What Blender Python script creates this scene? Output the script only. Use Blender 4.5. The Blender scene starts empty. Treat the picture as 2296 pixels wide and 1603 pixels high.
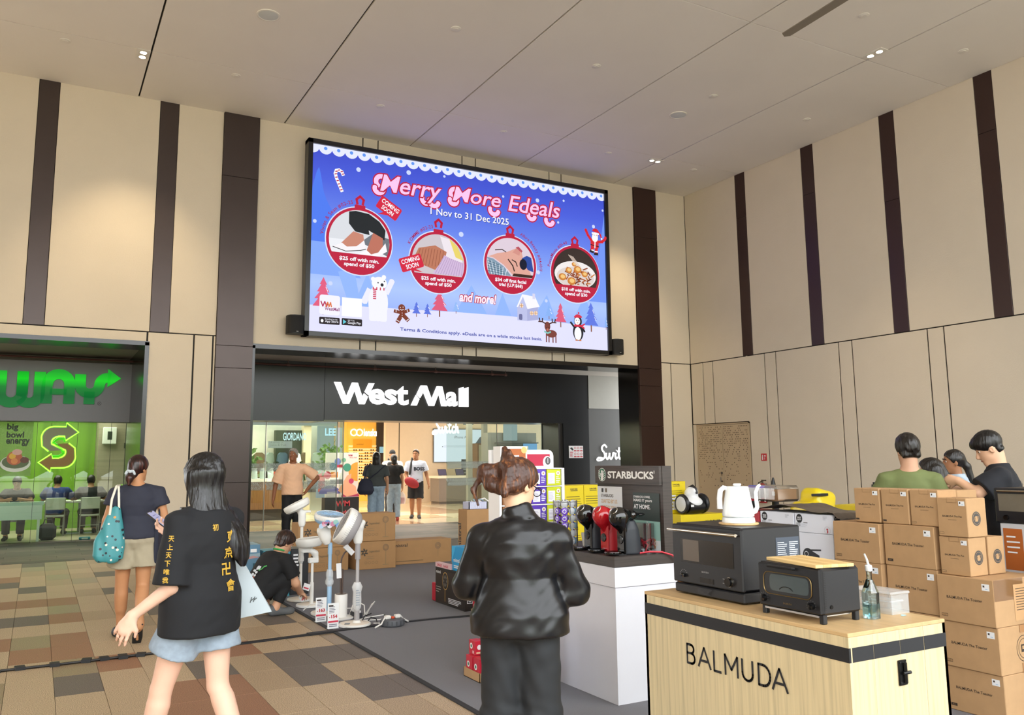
import bpy, math, random
import numpy as np
from mathutils import Matrix, Vector
random.seed(7)
SC = bpy.context.scene
COL = SC.collection
PI = math.pi
R = math.radians

# ------------------------------------------------------------------ camera, sky, exposure
cam_d = bpy.data.cameras.new('camera')
cam = bpy.data.objects.new('camera', cam_d)
COL.objects.link(cam)
YAW, PITCH, ROLL = 0.501905785, 0.139200850, -0.00859534267
fw = Vector((math.sin(YAW) * math.cos(PITCH), math.cos(YAW) * math.cos(PITCH), math.sin(PITCH)))
rt = Vector((math.cos(YAW), -math.sin(YAW), 0))
up = rt.cross(fw)
rt2 = math.cos(ROLL) * rt + math.sin(ROLL) * up
up2 = -math.sin(ROLL) * rt + math.cos(ROLL) * up
cam.matrix_world = Matrix((
    (rt2.x, up2.x, -fw.x, 0.0), (rt2.y, up2.y, -fw.y, 0.0), (rt2.z, up2.z, -fw.z, 1.6), (0, 0, 0, 1)))
cam_d.sensor_width = 36
cam_d.lens = 1883.204 / 2296 * 36
cam_d.shift_x = (1148 - 1123.389) / 2296
cam_d.shift_y = (766.167 - 801.5) / 2296
cam_d.clip_start = 0.05
cam_d.clip_end = 200
SC.camera = cam

SC.view_settings.view_transform = 'Standard'
SC.view_settings.look = 'None'
SC.view_settings.exposure = 0.22
SC.view_settings.gamma = 1.0
SC.view_settings.use_curve_mapping = False
SC.cycles.max_bounces = 8
SC.cycles.diffuse_bounces = 5
SC.cycles.transparent_max_bounces = 16
SC.cycles.use_denoising = True

SKY_STRENGTH = 4.8
w = bpy.data.worlds.new('world')
SC.world = w
w.use_nodes = True
bg = w.node_tree.nodes['Background']
bg.inputs[0].default_value = (0.95, 0.98, 1.0, 1)
bg.inputs[1].default_value = SKY_STRENGTH


sun_d = bpy.data.lights.new('sun', 'SUN')
sun_d.energy = 15.0
sun_d.angle = R(6)
sun_d.color = (1, .96, .9)
sun_o = bpy.data.objects.new('sun', sun_d)
sun_o.rotation_euler = (R(-32), 0, R(-25))      # high, behind the building: it only reaches the paving outside
COL.objects.link(sun_o)


def area_light(name, loc, size, energy, col=(1, 1, 1), rot=(0, 0, 0), sy=None):
    d = bpy.data.lights.new(name, 'AREA')
    d.energy = energy
    d.color = col
    d.size = size
    if sy:
        d.shape = 'RECTANGLE'
        d.size_y = sy
    o = bpy.data.objects.new(name, d)
    o.location = loc
    o.rotation_euler = rot
    COL.objects.link(o)
    return o


# ceiling lamps of the mall corridor, the sandwich shop and the phone shop
area_light('mall_ceiling_lamp', (7.5, 23.5, 3.2), 5, 480, (1, .92, .8), sy=5)
area_light('mall_far_lamp', (6.5, 29, 3.25), 5, 480, (1, .95, .85), sy=5)
area_light('switch_lamp', (11.3, 22.8, 3.0), 2.4, 150, (1, .93, .8), sy=3)
area_light('sandwich_shop_lamp', (0.2, 22.0, 2.95), 3.0, 130, (1, .95, .85), sy=2.5)


# ------------------------------------------------------------------ materials
def lin(c):
    if isinstance(c, str):
        c = c.lstrip('#')
        c = [int(c[i:i + 2], 16) / 255 for i in (0, 2, 4)]
        return tuple(x / 12.92 if x <= .04045 else ((x + .055) / 1.055) ** 2.4 for x in c)
    return tuple(c[:3])


_mats = {}


def mat(col, rough=.55, metal=0., var=.05, sc=9., bump=0., bsc=60., emit=0., spec=.5, coat=0., kind=None, c2=None, sheen=0.):
    key = (col if isinstance(col, str) else tuple(col), rough, metal, var, sc, bump, bsc, emit, spec, coat, kind, c2, sheen)
    if key in _mats:
        return _mats[key]
    m = bpy.data.materials.new('material_%d' % len(_mats))
    _mats[key] = m
    m.use_nodes = True
    nt = m.node_tree
    N, L = nt.nodes, nt.links
    b = N['Principled BSDF']
    c = lin(col)
    I = b.inputs
    I['Base Color'].default_value = (*c, 1)
    I['Roughness'].default_value = rough
    I['Metallic'].default_value = metal
    I['Specular IOR Level'].default_value = spec
    I['Coat Weight'].default_value = coat
    I['Coat Roughness'].default_value = .05
    if sheen:
        I['Sheen Weight'].default_value = sheen
    m.diffuse_color = (*c, 1)
    tc = N.new('ShaderNodeTexCoord')

    def noise(scale, detail=3., vec=None, stretch=None):
        n = N.new('ShaderNodeTexNoise')
        n.inputs['Scale'].default_value = scale
        n.inputs['Detail'].default_value = detail
        if stretch:
            mp = N.new('ShaderNodeMapping')
            mp.inputs['Scale'].default_value = stretch
            L.new(tc.outputs['Object'], mp.inputs[0])
            L.new(mp.outputs[0], n.inputs['Vector'])
        else:
            L.new(tc.outputs['Object'], n.inputs['Vector'])
        return n

    def ramp(src, stops):
        r = N.new('ShaderNodeValToRGB')
        e = r.color_ramp.elements
        while len(e) < len(stops):
            e.new(.5)
        for i, (p, cc) in enumerate(stops):
            e[i].position = p
            e[i].color = (*lin(cc), 1)
        L.new(src, r.inputs[0])
        return r

    colout = None
    if kind == 'granite':
        n = noise(170, 2)
        r = ramp(n.outputs['Fac'], [(.36, c2), (.5, col), (.66, tuple(min(1, x * 1.55 + .02) for x in c))])
        colout = r.outputs[0]
    elif kind == 'wood':
        n = noise(sc, 4, stretch=c2)
        r = ramp(n.outputs['Fac'], [(.3, tuple(x * (1 - var * 2.2) for x in c)), (.5, col), (.72, tuple(min(1, x * (1 + var)) for x in c))])
        colout = r.outputs[0]
    elif kind == 'print':       # patterned cloth: voronoi patches of several colours
        v = N.new('ShaderNodeTexVoronoi')
        v.inputs['Scale'].default_value = sc
        L.new(tc.outputs['Object'], v.inputs['Vector'])
        sp = N.new('ShaderNodeSeparateColor')
        L.new(v.outputs['Color'], sp.inputs[0])
        r = ramp(sp.outputs[0], [(0, '#20262e'), (.3, '#e6e0d2'), (.5, '#d99a4a'), (.62, '#3f8f95'), (.8, '#20262e')])
        r.color_ramp.interpolation = 'CONSTANT'
        lt = N.new('ShaderNodeMath')
        lt.operation = 'LESS_THAN'
        lt.inputs[1].default_value = .26
        L.new(v.outputs['Distance'], lt.inputs[0])
        mx = N.new('ShaderNodeMix')
        mx.data_type = 'RGBA'
        mx.inputs[6].default_value = (*c, 1)
        L.new(lt.outputs[0], mx.inputs[0])
        L.new(r.outputs[0], mx.inputs[7])
        colout = mx.outputs[2]
    elif kind == 'grad':        # printed / displayed vertical gradient, c2 = (z0, z1, top colour)
        sp = N.new('ShaderNodeSeparateXYZ')
        L.new(tc.outputs['Object'], sp.inputs[0])
        mr = N.new('ShaderNodeMapRange')
        mr.inputs[1].default_value = c2[0]
        mr.inputs[2].default_value = c2[1]
        L.new(sp.outputs[2], mr.inputs[0])
        r = ramp(mr.outputs[0], [(i / (len(c2) - 2), q) for i, q in enumerate((col,) + tuple(c2[2:]))])
        colout = r.outputs[0]
    elif kind == 'hair':
        n = noise(60, 3, stretch=(1, 1, .06))
        r = ramp(n.outputs['Fac'], [(.3, tuple(x * .45 for x in c)), (.55, col), (.75, c2 or tuple(min(1, x * 1.9) for x in c))])
        colout = r.outputs[0]
    elif var > 0:
        n = noise(sc, 4)
        r = ramp(n.outputs['Fac'], [(.25, tuple(x * (1 - var) for x in c)), (.75, tuple(min(1, x * (1 + var)) for x in c))])
        colout = r.outputs[0]
    if colout:
        L.new(colout, I['Base Color'])
    if emit:
        if colout:
            L.new(colout, I['Emission Color'])
        else:
            I['Emission Color'].default_value = (*c, 1)
        I['Emission Strength'].default_value = emit
        if emit > .3:
            I['Base Color'].default_value = (0.01, .01, .01, 1)
            for l in list(I['Base Color'].links):
                L.remove(l)
            I['Specular IOR Level'].default_value = .1
    if bump:
        n = noise(bsc, 3, stretch=(1, 1, .05) if kind == 'hair' else None)
        bp = N.new('ShaderNodeBump')
        bp.inputs['Strength'].default_value = bump
        bp.inputs['Distance'].default_value = .01
        L.new(n.outputs['Fac'], bp.inputs['Height'])
        L.new(bp.outputs[0], I['Normal'])
    return m


def glass(tint='#eef6f2', refl=.08, rough=0., key=None):
    k = ('glass', tint, refl, rough)
    if k in _mats:
        return _mats[k]
    m = bpy.data.materials.new('glass_%d' % len(_mats))
    _mats[k] = m
    m.use_nodes = True
    nt = m.node_tree
    N, L = nt.nodes, nt.links
    N.remove(N['Principled BSDF'])
    t = N.new('ShaderNodeBsdfTransparent')
    t.inputs[0].default_value = (*lin(tint), 1)
    g = N.new('ShaderNodeBsdfGlossy')
    g.inputs['Roughness'].default_value = rough
    lw = N.new('ShaderNodeFresnel')
    lw.inputs[0].default_value = 1.45
    ad = N.new('ShaderNodeMath')
    ad.operation = 'ADD'
    ad.inputs[1].default_value = refl
    L.new(lw.outputs[0], ad.inputs[0])
    mx = N.new('ShaderNodeMixShader')
    L.new(ad.outputs[0], mx.inputs[0])
    L.new(t.outputs[0], mx.inputs[1])
    L.new(g.outputs[0], mx.inputs[2])
    L.new(mx.outputs[0], N['Material Output'].inputs[0])
    return m


def film(col, alpha=.5, rough=.4):
    k = ('film', col, alpha, rough)
    if k in _mats:
        return _mats[k]
    m = mat(col, rough, var=0.001 + alpha * 1e-4)
    _mats[k] = m
    m.node_tree.nodes['Principled BSDF'].inputs['Alpha'].default_value = alpha
    return m


# ------------------------------------------------------------------ mesh builder
class MB:
    def __init__(s, mat_=None):
        s.v, s.f, s.mi, s.mats, s.n = [], [], [], [], 0
        s.dm = mat_

    def add(s, V, F, m=None, T=None):
        m = m or s.dm
        if m not in s.mats:
            s.mats.append(m)
        i = s.mats.index(m)
        V = np.asarray(V, float).reshape(-1, 3)
        if T is not None:
            T = np.array(T)
            V = V @ T[:3, :3].T + T[:3, 3]
        s.v.append(V)
        o = s.n
        for f in F:
            s.f.append([q + o for q in f])
        s.mi += [i] * len(F)
        s.n += len(V)
        return s

    def box(s, x0, x1, y0, y1, z0, z1, m=None, c=0., T=None):
        if x0 > x1: x0, x1 = x1, x0
        if y0 > y1: y0, y1 = y1, y0
        if z0 > z1: z0, z1 = z1, z0
        lo, hi = (x0, y0, z0), (x1, y1, z1)
        if c <= 0:
            V = [(x, y, z) for x in (x0, x1) for y in (y0, y1) for z in (z0, z1)]
            F = [(0, 1, 3, 2), (4, 6, 7, 5), (0, 4, 5, 1), (2, 3, 7, 6), (0, 2, 6, 4), (1, 5, 7, 3)]
            return s.add(V, F, m, T)
        c = min(c, *(0.49 * (h - l) for l, h in zip(lo, hi)))
        V, ix = [], {}
        for a in (0, 1):
            for b in (0, 1):
                for d in (0, 1):
                    sg = (a, b, d)
                    for k in range(3):
                        p = [hi[i] if sg[i] else lo[i] for i in range(3)]
                        for i in range(3):
                            if i != k:
                                p[i] += -c if sg[i] else c
                        ix[sg, k] = len(V)
                        V.append(p)
        F = []
        for k in range(3):
            i, j = [(1, 2), (2, 0), (0, 1)][k]
            for g in (0, 1):
                q = []
                for a, b in ((0, 0), (1, 0), (1, 1), (0, 1)):
                    sg = [0, 0, 0]
                    sg[k], sg[i], sg[j] = g, a, b
                    q.append(ix[tuple(sg), k])
                F.append(q if g else q[::-1])
            for a in (0, 1):
                for b in (0, 1):
                    c1, c2 = [0, 0, 0], [0, 0, 0]
                    c1[i] = c2[i] = a
                    c1[j] = c2[j] = b
                    c1[k], c2[k] = 0, 1
                    c1, c2 = tuple(c1), tuple(c2)
                    q = [ix[c1, i], ix[c2, i], ix[c2, j], ix[c1, j]]
                    F.append(q if a == b else q[::-1])
        for sg in [(a, b, d) for a in (0, 1) for b in (0, 1) for d in (0, 1)]:
            F.append([ix[sg, k] for k in range(3)])
        return s.add(V, F, m, T)

    def tube(s, pts, r, n=8, m=None, closed=False, cap=True, T=None):
        P = np.array(pts, float)
        k = len(P)
        rr = np.full(k, r) if np.isscalar(r) else np.array(r, float)
        if closed:
            tg = np.roll(P, -1, 0) - np.roll(P, 1, 0)
        else:
            tg = np.gradient(P, axis=0)
        tg /= np.linalg.norm(tg, axis=1)[:, None] + 1e-12
        u = np.cross(tg[0], (0, 0, 1.))
        if np.linalg.norm(u) < .05:
            u = np.cross(tg[0], (1., 0, 0))
        V = []
        a = np.arange(n) * 2 * PI / n
        for i in range(k):
            u = u - tg[i] * (u @ tg[i])
            u /= np.linalg.norm(u) + 1e-12
            v = np.cross(tg[i], u)
            V += list(P[i] + rr[i] * (np.cos(a)[:, None] * u + np.sin(a)[:, None] * v))
        F = []
        for i in range(k if closed else k - 1):
            j = (i + 1) % k
            for q in range(n):
                t = (q + 1) % n
                F.append((i * n + q, i * n + t, j * n + t, j * n + q))
        if cap and not closed:
            F.append(list(range(n))[::-1])
            F.append([(k - 1) * n + q for q in range(n)])
        return s.add(V, F, m, T)

    def lathe(s, prof, n=24, m=None, T=None, sx=1., sy=1.):
        a = np.arange(n) * 2 * PI / n
        V, F = [], []
        for r, z in prof:
            V += [(r * sx * math.cos(t), r * sy * math.sin(t), z) for t in a]
        for i in range(len(prof) - 1):
            for q in range(n):
                t = (q + 1) % n
                F.append((i * n + q, i * n + t, (i + 1) * n + t, (i + 1) * n + q))
        F.append(list(range(n))[::-1])
        F.append([(len(prof) - 1) * n + q for q in range(n)])
        return s.add(V, F, m, T)

    def prism(s, poly, z0, z1, m=None, T=None):
        n = len(poly)
        V = [(x, y, z0) for x, y in poly] + [(x, y, z1) for x, y in poly]
        F = [list(range(n))[::-1], [n + i for i in range(n)]]
        F += [(i, (i + 1) % n, n + (i + 1) % n, n + i) for i in range(n)]
        return s.add(V, F, m, T)

    def mesh(s, name, smooth=True, angle=38):
        me = bpy.data.meshes.new(name)
        V = np.concatenate(s.v) if s.v else np.zeros((0, 3))
        me.from_pydata(V.tolist(), [], s.f)
        for m in s.mats:
            me.materials.append(m)
        if len(s.mats) > 1:
            me.polygons.foreach_set('material_index', s.mi)
        if smooth:
            me.shade_smooth()
            me.set_sharp_from_angle(angle=R(angle))
        me.update()
        return me

    def build(s, name, parent=None, loc=(0, 0, 0), rot=(0, 0, 0), smooth=True, angle=38):
        return link(name, s.mesh(name, smooth, angle), parent, loc, rot)


def link(name, me, parent=None, loc=(0, 0, 0), rot=(0, 0, 0)):
    o = bpy.data.objects.new(name, me)
    COL.objects.link(o)
    if parent is not None:
        o.parent = parent
    o.location = loc
    o.rotation_euler = rot
    return o


def tag(o, label=None, cat=None, group=None, kind=None):
    if label: o['label'] = label
    if cat: o['category'] = cat
    if group: o['group'] = group
    if kind: o['kind'] = kind
    return o


def thing(name, label, cat, loc=(0, 0, 0), rz=0., group=None):
    return tag(link(name, None, None, loc, (0, 0, rz)), label, cat, group)


def structure(name, parent=None):
    o = link(name, None, parent)
    o['kind'] = 'structure'
    return o


def dup(o, parent=None, loc=None, rz=None, label=None, group=None):
    c = o.copy()
    COL.objects.link(c)
    if parent is not None:
        c.parent = parent
    if loc is not None: c.location = loc
    if rz is not None: c.rotation_euler = (0, 0, rz)
    if label: c['label'] = label
    if group: c['group'] = group
    for ch in [x for x in o.children]:
        dup(ch, c)
    return c


def TM(loc=(0, 0, 0), rot=(0, 0, 0)):
    from mathutils import Euler
    return Matrix.Translation(loc) @ Euler(rot).to_matrix().to_4x4()


# ------------------------------------------------------------------ flat print and lettering
_txt = {}


def text_geo(s, bold=0., shear=0., space=1.):
    k = (s, bold, shear, space)
    if k not in _txt:
        c = bpy.data.curves.new('lettering', 'FONT')
        c.body = s
        c.offset = bold
        c.shear = shear
        c.space_character = space
        c.resolution_u = 2 if len(s) > 12 else 3
        o = bpy.data.objects.new('lettering', c)
        COL.objects.link(o)
        dg = bpy.context.evaluated_depsgraph_get()
        dg.update()
        me = bpy.data.meshes.new_from_object(o.evaluated_get(dg))
        V = np.array([v.co[:] for v in me.vertices]).reshape(-1, 3)
        F = [list(p.vertices) for p in me.polygons]
        bpy.data.objects.remove(o)
        bpy.data.curves.remove(c)
        bpy.data.meshes.remove(me)
        _txt[k] = (V, F)
    return _txt[k]


class Art:
    """Layered flat print on a plane: origin O, axes U and V (unit vectors), k = metres per drawing unit."""

    def __init__(s, O, U, V, k=1., dz=.0004, d0=.0006, depth=0.):
        s.O, s.U, s.V = Vector(O), Vector(U).normalized(), Vector(V).normalized()
        s.N = s.U.cross(s.V)
        s.k, s.dz, s.z = k, dz, d0
        s.mb = MB()

    def T(s):
        s.z += s.dz
        k = s.k
        O = s.O + s.N * s.z
        return np.array([[s.U.x * k, s.V.x * k, s.N.x, O.x], [s.U.y * k, s.V.y * k, s.N.y, O.y],
                         [s.U.z * k, s.V.z * k, s.N.z, O.z], [0, 0, 0, 1]])

    def poly(s, pts, m, same=False):
        if same: s.z -= s.dz
        s.mb.add([(x, y, 0) for x, y in pts], [list(range(len(pts)))], m, s.T())
        return s

    def rect(s, x0, y0, x1, y1, m, r=0, same=False):
        if r:
            pts = []
            for cx, cy, a0 in ((x1 - r, y1 - r, 0), (x0 + r, y1 - r, 90), (x0 + r, y0 + r, 180), (x1 - r, y0 + r, 270)):
                pts += [(cx + r * math.cos(R(a0 + t)), cy + r * math.sin(R(a0 + t))) for t in (0, 22.5, 45, 67.5, 90)]
            return s.poly(pts, m, same)
        return s.poly([(x0, y0), (x1, y0), (x1, y1), (x0, y1)], m, same)

    def circ(s, x, y, r, m, ry=None, n=24, same=False, a0=0, a1=360):
        ry = ry or r
        return s.poly([(x + r * math.cos(R(a0 + (a1 - a0) * i / n)), y + ry * math.sin(R(a0 + (a1 - a0) * i / n))) for i in range(n if a1 - a0 == 360 else n + 1)], m, same)

    def line(s, pts, wd, m, same=False):
        for i in range(len(pts) - 1):
            (x0, y0), (x1, y1) = pts[i], pts[i + 1]
            dx, dy = x1 - x0, y1 - y0
            l = math.hypot(dx, dy) or 1
            nx, ny = -dy / l * wd / 2, dx / l * wd / 2
            ex, ey = dx / l * wd * .3, dy / l * wd * .3
            s.poly([(x0 + nx - ex, y0 + ny - ey), (x1 + nx + ex, y1 + ny + ey), (x1 - nx + ex, y1 - ny + ey), (x0 - nx - ex, y0 - ny - ey)], m, same or i > 0)
        return s

    def ring(s, x, y, r0, r1, m, n=28):
        V = [(x + r * math.cos(2 * PI * i / n), y + r * math.sin(2 * PI * i / n), 0) for r in (r0, r1) for i in range(n)]
        F = [(i, (i + 1) % n, n + (i + 1) % n, n + i) for i in range(n)]
        s.mb.add(V, F, m, s.T())
        return s

    def text(s, t, x, y, w, m, h=None, bold=0., shear=0., rot=0., depth=0., space=1., align='l'):
        V, F = text_geo(t, bold, shear, space)
        if len(V) == 0:
            return s
        lo, hi = V.min(0), V.max(0)
        kx = w / (hi[0] - lo[0]) if w else None
        ky = h / (hi[1] - lo[1]) if h else kx
        if kx is None: kx = ky
        X = (V[:, 0] - lo[0]) * kx
        Y = (V[:, 1] - lo[1]) * ky
        if align == 'c': X = X - (hi[0] - lo[0]) * kx / 2
        ca, sa = math.cos(R(rot)), math.sin(R(rot))
        P = np.stack([x + X * ca - Y * sa, y + X * sa + Y * ca, np.zeros(len(X))], 1)
        T = s.T()
        s.mb.add(P, F, m, T)
        if depth:
            T2 = T.copy()
            T2[:3, 3] += np.array(s.N) * depth
            from collections import Counter
            e = Counter()
            dirs = {}
            for f in F:
                for a, b in zip(f, f[1:] + f[:1]):
                    e[frozenset((a, b))] += 1
                    dirs[frozenset((a, b))] = (a, b)
            n = len(P)
            S = [(dirs[q][0], dirs[q][1], dirs[q][1] + n, dirs[q][0] + n) for q in e if e[q] == 1 and len(q) == 2]
            P2 = P.copy()
            P2[:, 2] = depth
            s.mb.add(np.concatenate([P, P2]), S + [[q + n for q in f] for f in F], m, T)
        return s

    def lines(s, x0, y0, x1, y1, n, m, seed=0, fill=.5):
        """rows of small print too small to read"""
        rr = random.Random(seed)
        p = (y1 - y0) / n
        for i in range(n):
            y = y1 - (i + .75) * p
            s.rect(x0, y, x0 + (x1 - x0) * (.6 + .4 * rr.random()), y + p * fill, m, same=i > 0)
        return s

    def part(s, name):
        if s.mb.n:
            s.mb.build(name, s.parent, smooth=False)
            s.mb = MB()
        return s

    def build(s, name, parent=None):
        return s.mb.build(name, parent, smooth=False) if s.mb.n else None


X, Y, Z = (1, 0, 0), (0, 1, 0), (0, 0, 1)
NX, NY = (-1, 0, 0), (0, -1, 0)
# ------------------------------------------------------------------ rounded bodies: signed distances meshed with surface nets
def unit(v):
    v = np.array(v, float)
    return v / (np.linalg.norm(v) + 1e-12)


def frame_from(axis, side):
    """3x3 with columns x (side), y, z (axis)"""
    z = unit(axis)
    x = np.array(side, float)
    x = unit(x - z * (x @ z))
    return np.stack([x, np.cross(z, x), z], 1)


def rot3(yaw=0, pitch=0, roll=0):
    """head/hand style rotation: yaw left (+), pitch up (+), roll to the right (+)"""
    from mathutils import Euler
    return np.array(Euler((R(pitch), R(roll), R(yaw)), 'XYZ').to_matrix())


class SDF:
    def __init__(s, k=.03):
        s.p, s.k, s.cuts, s.disp = [], k, [], None

    def cap(s, a, b, ra, rb=None, k=None, sub=False):
        a, b = np.array(a, float), np.array(b, float)
        rb = ra if rb is None else rb
        m = max(ra, rb)
        lo, hi = np.minimum(a, b) - m, np.maximum(a, b) + m
        ba = b - a
        q = float(ba @ ba) + 1e-9

        def f(x, y, z):
            px, py, pz = x - a[0], y - a[1], z - a[2]
            t = np.clip((px * ba[0] + py * ba[1] + pz * ba[2]) / q, 0, 1)
            return np.sqrt((px - t * ba[0]) ** 2 + (py - t * ba[1]) ** 2 + (pz - t * ba[2]) ** 2) - (ra + (rb - ra) * t)
        s.p.append((f, lo, hi, s.k if k is None else k, sub))
        return s

    def ell(s, c, r, M=None, k=None, sub=False):
        c, r = np.array(c, float), np.array(r, float)
        M = np.eye(3) if M is None else M
        e = np.sqrt((M ** 2) @ (r ** 2))

        def f(x, y, z):
            px, py, pz = x - c[0], y - c[1], z - c[2]
            u = [(M[0, i] * px + M[1, i] * py + M[2, i] * pz) / r[i] for i in range(3)]
            k0 = np.sqrt(u[0] ** 2 + u[1] ** 2 + u[2] ** 2)
            k1 = np.sqrt((u[0] / r[0]) ** 2 + (u[1] / r[1]) ** 2 + (u[2] / r[2]) ** 2) + 1e-6
            return k0 * (k0 - 1) / k1
        s.p.append((f, c - e, c + e, s.k if k is None else k, sub))
        return s

    def loft(s, o, M, rings, k=None, sub=False, rnd=.0):
        """rings (z, rx, ry[, cx, cy]) along column 2 of M from o"""
        o = np.array(o, float)
        Rg = np.array([tuple(r) + (0, 0) * (len(r) == 3) for r in rings], float)
        zz, rx, ry, cx, cy = Rg.T
        pts = []
        for r in Rg:
            for sx in (-1, 1):
                for sy in (-1, 1):
                    pts.append(o + M @ np.array([r[3] + sx * r[1], r[4] + sy * r[2], r[0]]))
        pts = np.array(pts)

        def f(x, y, z):
            px, py, pz = x - o[0], y - o[1], z - o[2]
            u, v, w_ = [M[0, i] * px + M[1, i] * py + M[2, i] * pz for i in range(3)]
            a, b = np.interp(w_, zz, rx), np.interp(w_, zz, ry)
            uu, vv = (u - np.interp(w_, zz, cx)) / a, (v - np.interp(w_, zz, cy)) / b
            k0 = np.sqrt(uu ** 2 + vv ** 2)
            k1 = np.sqrt((uu / a) ** 2 + (vv / b) ** 2) + 1e-6
            d = np.where(k0 > .3, k0 * (k0 - 1) / k1, -np.minimum(a, b) * .7) + rnd
            dz = np.maximum(zz[0] - w_, w_ - zz[-1]) + rnd
            return np.minimum(np.maximum(d, dz), 0) + np.sqrt(np.maximum(d, 0) ** 2 + np.maximum(dz, 0) ** 2) - rnd
        s.p.append((f, pts.min(0), pts.max(0), s.k if k is None else k, sub))
        return s

    def box(s, c, h, M=None, r=.01, k=None, sub=False):
        c, h = np.array(c, float), np.array(h, float)
        M = np.eye(3) if M is None else M
        e = np.abs(M) @ h

        def f(x, y, z):
            p = (x - c[0], y - c[1], z - c[2])
            q = [np.abs(M[0, i] * p[0] + M[1, i] * p[1] + M[2, i] * p[2]) - h[i] + r for i in range(3)]
            return np.sqrt(sum(np.maximum(t, 0) ** 2 for t in q)) + np.minimum(np.maximum(np.maximum(q[0], q[1]), q[2]), 0) - r
        s.p.append((f, c - e, c + e, s.k if k is None else k, sub))
        return s

    def cut(s, n, p, lo=None, hi=None):
        """remove everything on the side n points to (inside an optional box)"""
        s.cuts.append((unit(n), np.array(p, float), lo, hi))
        return s

    def mesh(s, name, h, m):
        pos = [q for q in s.p if not q[4]]
        lo = np.min([q[1] for q in pos], 0) - 3 * h
        hi = np.max([q[2] for q in pos], 0) + 3 * h
        n = np.ceil((hi - lo) / h).astype(int) + 1
        ax = [(lo[i] + h * np.arange(n[i])).astype(np.float32) for i in range(3)]
        d = np.full(n, 1., np.float32)

        def sl(a, b, pad):
            i0 = np.clip(np.floor((a - pad - lo) / h).astype(int), 0, n)
            i1 = np.clip(np.ceil((b + pad - lo) / h).astype(int) + 1, 0, n)
            return i0, i1
        for f, a, b, k, sub in s.p:
            i0, i1 = sl(a, b, k + 2.5 * h)
            if np.any(i1 <= i0): continue
            S_ = tuple(slice(i0[i], i1[i]) for i in range(3))
            x, y, z = ax[0][S_[0]][:, None, None], ax[1][S_[1]][None, :, None], ax[2][S_[2]][None, None, :]
            v = f(x, y, z).astype(np.float32)
            o = d[S_]
            if sub:
                d[S_] = np.maximum(o, -v)
            elif k > 0:
                hh = np.maximum(k - np.abs(o - v), 0) / k
                d[S_] = np.minimum(o, v) - hh * hh * k * .25
            else:
                d[S_] = np.minimum(o, v)
        x, y, z = ax[0][:, None, None], ax[1][None, :, None], ax[2][None, None, :]
        if s.disp is not None:
            d += s.disp(x, y, z).astype(np.float32)
        for nn, p, a, b in s.cuts:
            if a is None: i0, i1 = np.zeros(3, int), n
            else: i0, i1 = sl(np.array(a, float), np.array(b, float), 0)
            S_ = tuple(slice(i0[i], i1[i]) for i in range(3))
            v = (ax[0][S_[0]][:, None, None] - p[0]) * nn[0] + (ax[1][S_[1]][None, :, None] - p[1]) * nn[1] + (ax[2][S_[2]][None, None, :] - p[2]) * nn[2]
            d[S_] = np.maximum(d[S_], v)
        for i in range(3):          # keep the border empty so that every surface closes
            q = [slice(None)] * 3
            for e in (0, -1):
                q[i] = e
                d[tuple(q)] = np.maximum(d[tuple(q)], h * .5)
        # surface nets
        g = d < 0
        c = np.zeros(n - 1, np.uint8)
        cs = [(i, j, k) for i in (0, 1) for j in (0, 1) for k in (0, 1)]
        sh = lambda A, o: A[o[0]:A.shape[0] - 1 + o[0], o[1]:A.shape[1] - 1 + o[1], o[2]:A.shape[2] - 1 + o[2]]
        for o in cs: c += sh(g, o)
        I = np.argwhere((c > 0) & (c < 8))
        dv = {o: d[I[:, 0] + o[0], I[:, 1] + o[1], I[:, 2] + o[2]].astype(float) for o in cs}
        acc, cnt = np.zeros((len(I), 3)), np.zeros(len(I))
        for a in cs:
            for i in range(3):
                if a[i] == 0:
                    b = list(a); b[i] = 1; b = tuple(b)
                    A, B = dv[a], dv[b]
                    w_ = (A < 0) != (B < 0)
                    t = np.where(w_, A / np.where(w_, A - B, 1), 0)
                    P = np.tile(np.array(a, float), (len(I), 1))
                    P[:, i] += t
                    acc[w_] += P[w_]
                    cnt[w_] += 1
        V = lo + h * (I + acc / np.maximum(cnt, 1)[:, None])
        ix = np.full(n - 1, -1, np.int64)
        ix[I[:, 0], I[:, 1], I[:, 2]] = np.arange(len(I))
        F = []
        for i in range(3):
            j, k = [(1, 2), (2, 0), (0, 1)][i]
            A = np.moveaxis(g, (i, j, k), (0, 1, 2))
            X_ = np.moveaxis(ix, (i, j, k), (0, 1, 2))
            e = A[:-1] != A[1:]
            Q = np.argwhere(e[:, 1:-1, 1:-1])
            if not len(Q): continue
            q0, q1, q2 = Q[:, 0], Q[:, 1] + 1, Q[:, 2] + 1
            quad = np.stack([X_[q0, q1 - 1, q2 - 1], X_[q0, q1, q2 - 1], X_[q0, q1, q2], X_[q0, q1 - 1, q2]], 1)
            flip = ~A[q0, q1, q2]
            quad[flip] = quad[flip][:, ::-1]
            F.append(quad)
        F = np.concatenate(F)
        F = F[(F >= 0).all(1)]
        me = bpy.data.meshes.new(name)
        me.vertices.add(len(V))
        me.vertices.foreach_set('co', V.astype(np.float32).ravel())
        me.loops.add(len(F) * 4)
        me.loops.foreach_set('vertex_index', F.astype(np.int32).ravel())
        me.polygons.add(len(F))
        me.polygons.foreach_set('loop_start', np.arange(0, len(F) * 4, 4, dtype=np.int32))
        me.update(calc_edges=True)
        me.shade_smooth()
        me.materials.append(m)
        return me

    def build(s, name, h, m, parent=None):
        return link(name, s.mesh(name, h, m), parent)


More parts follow.
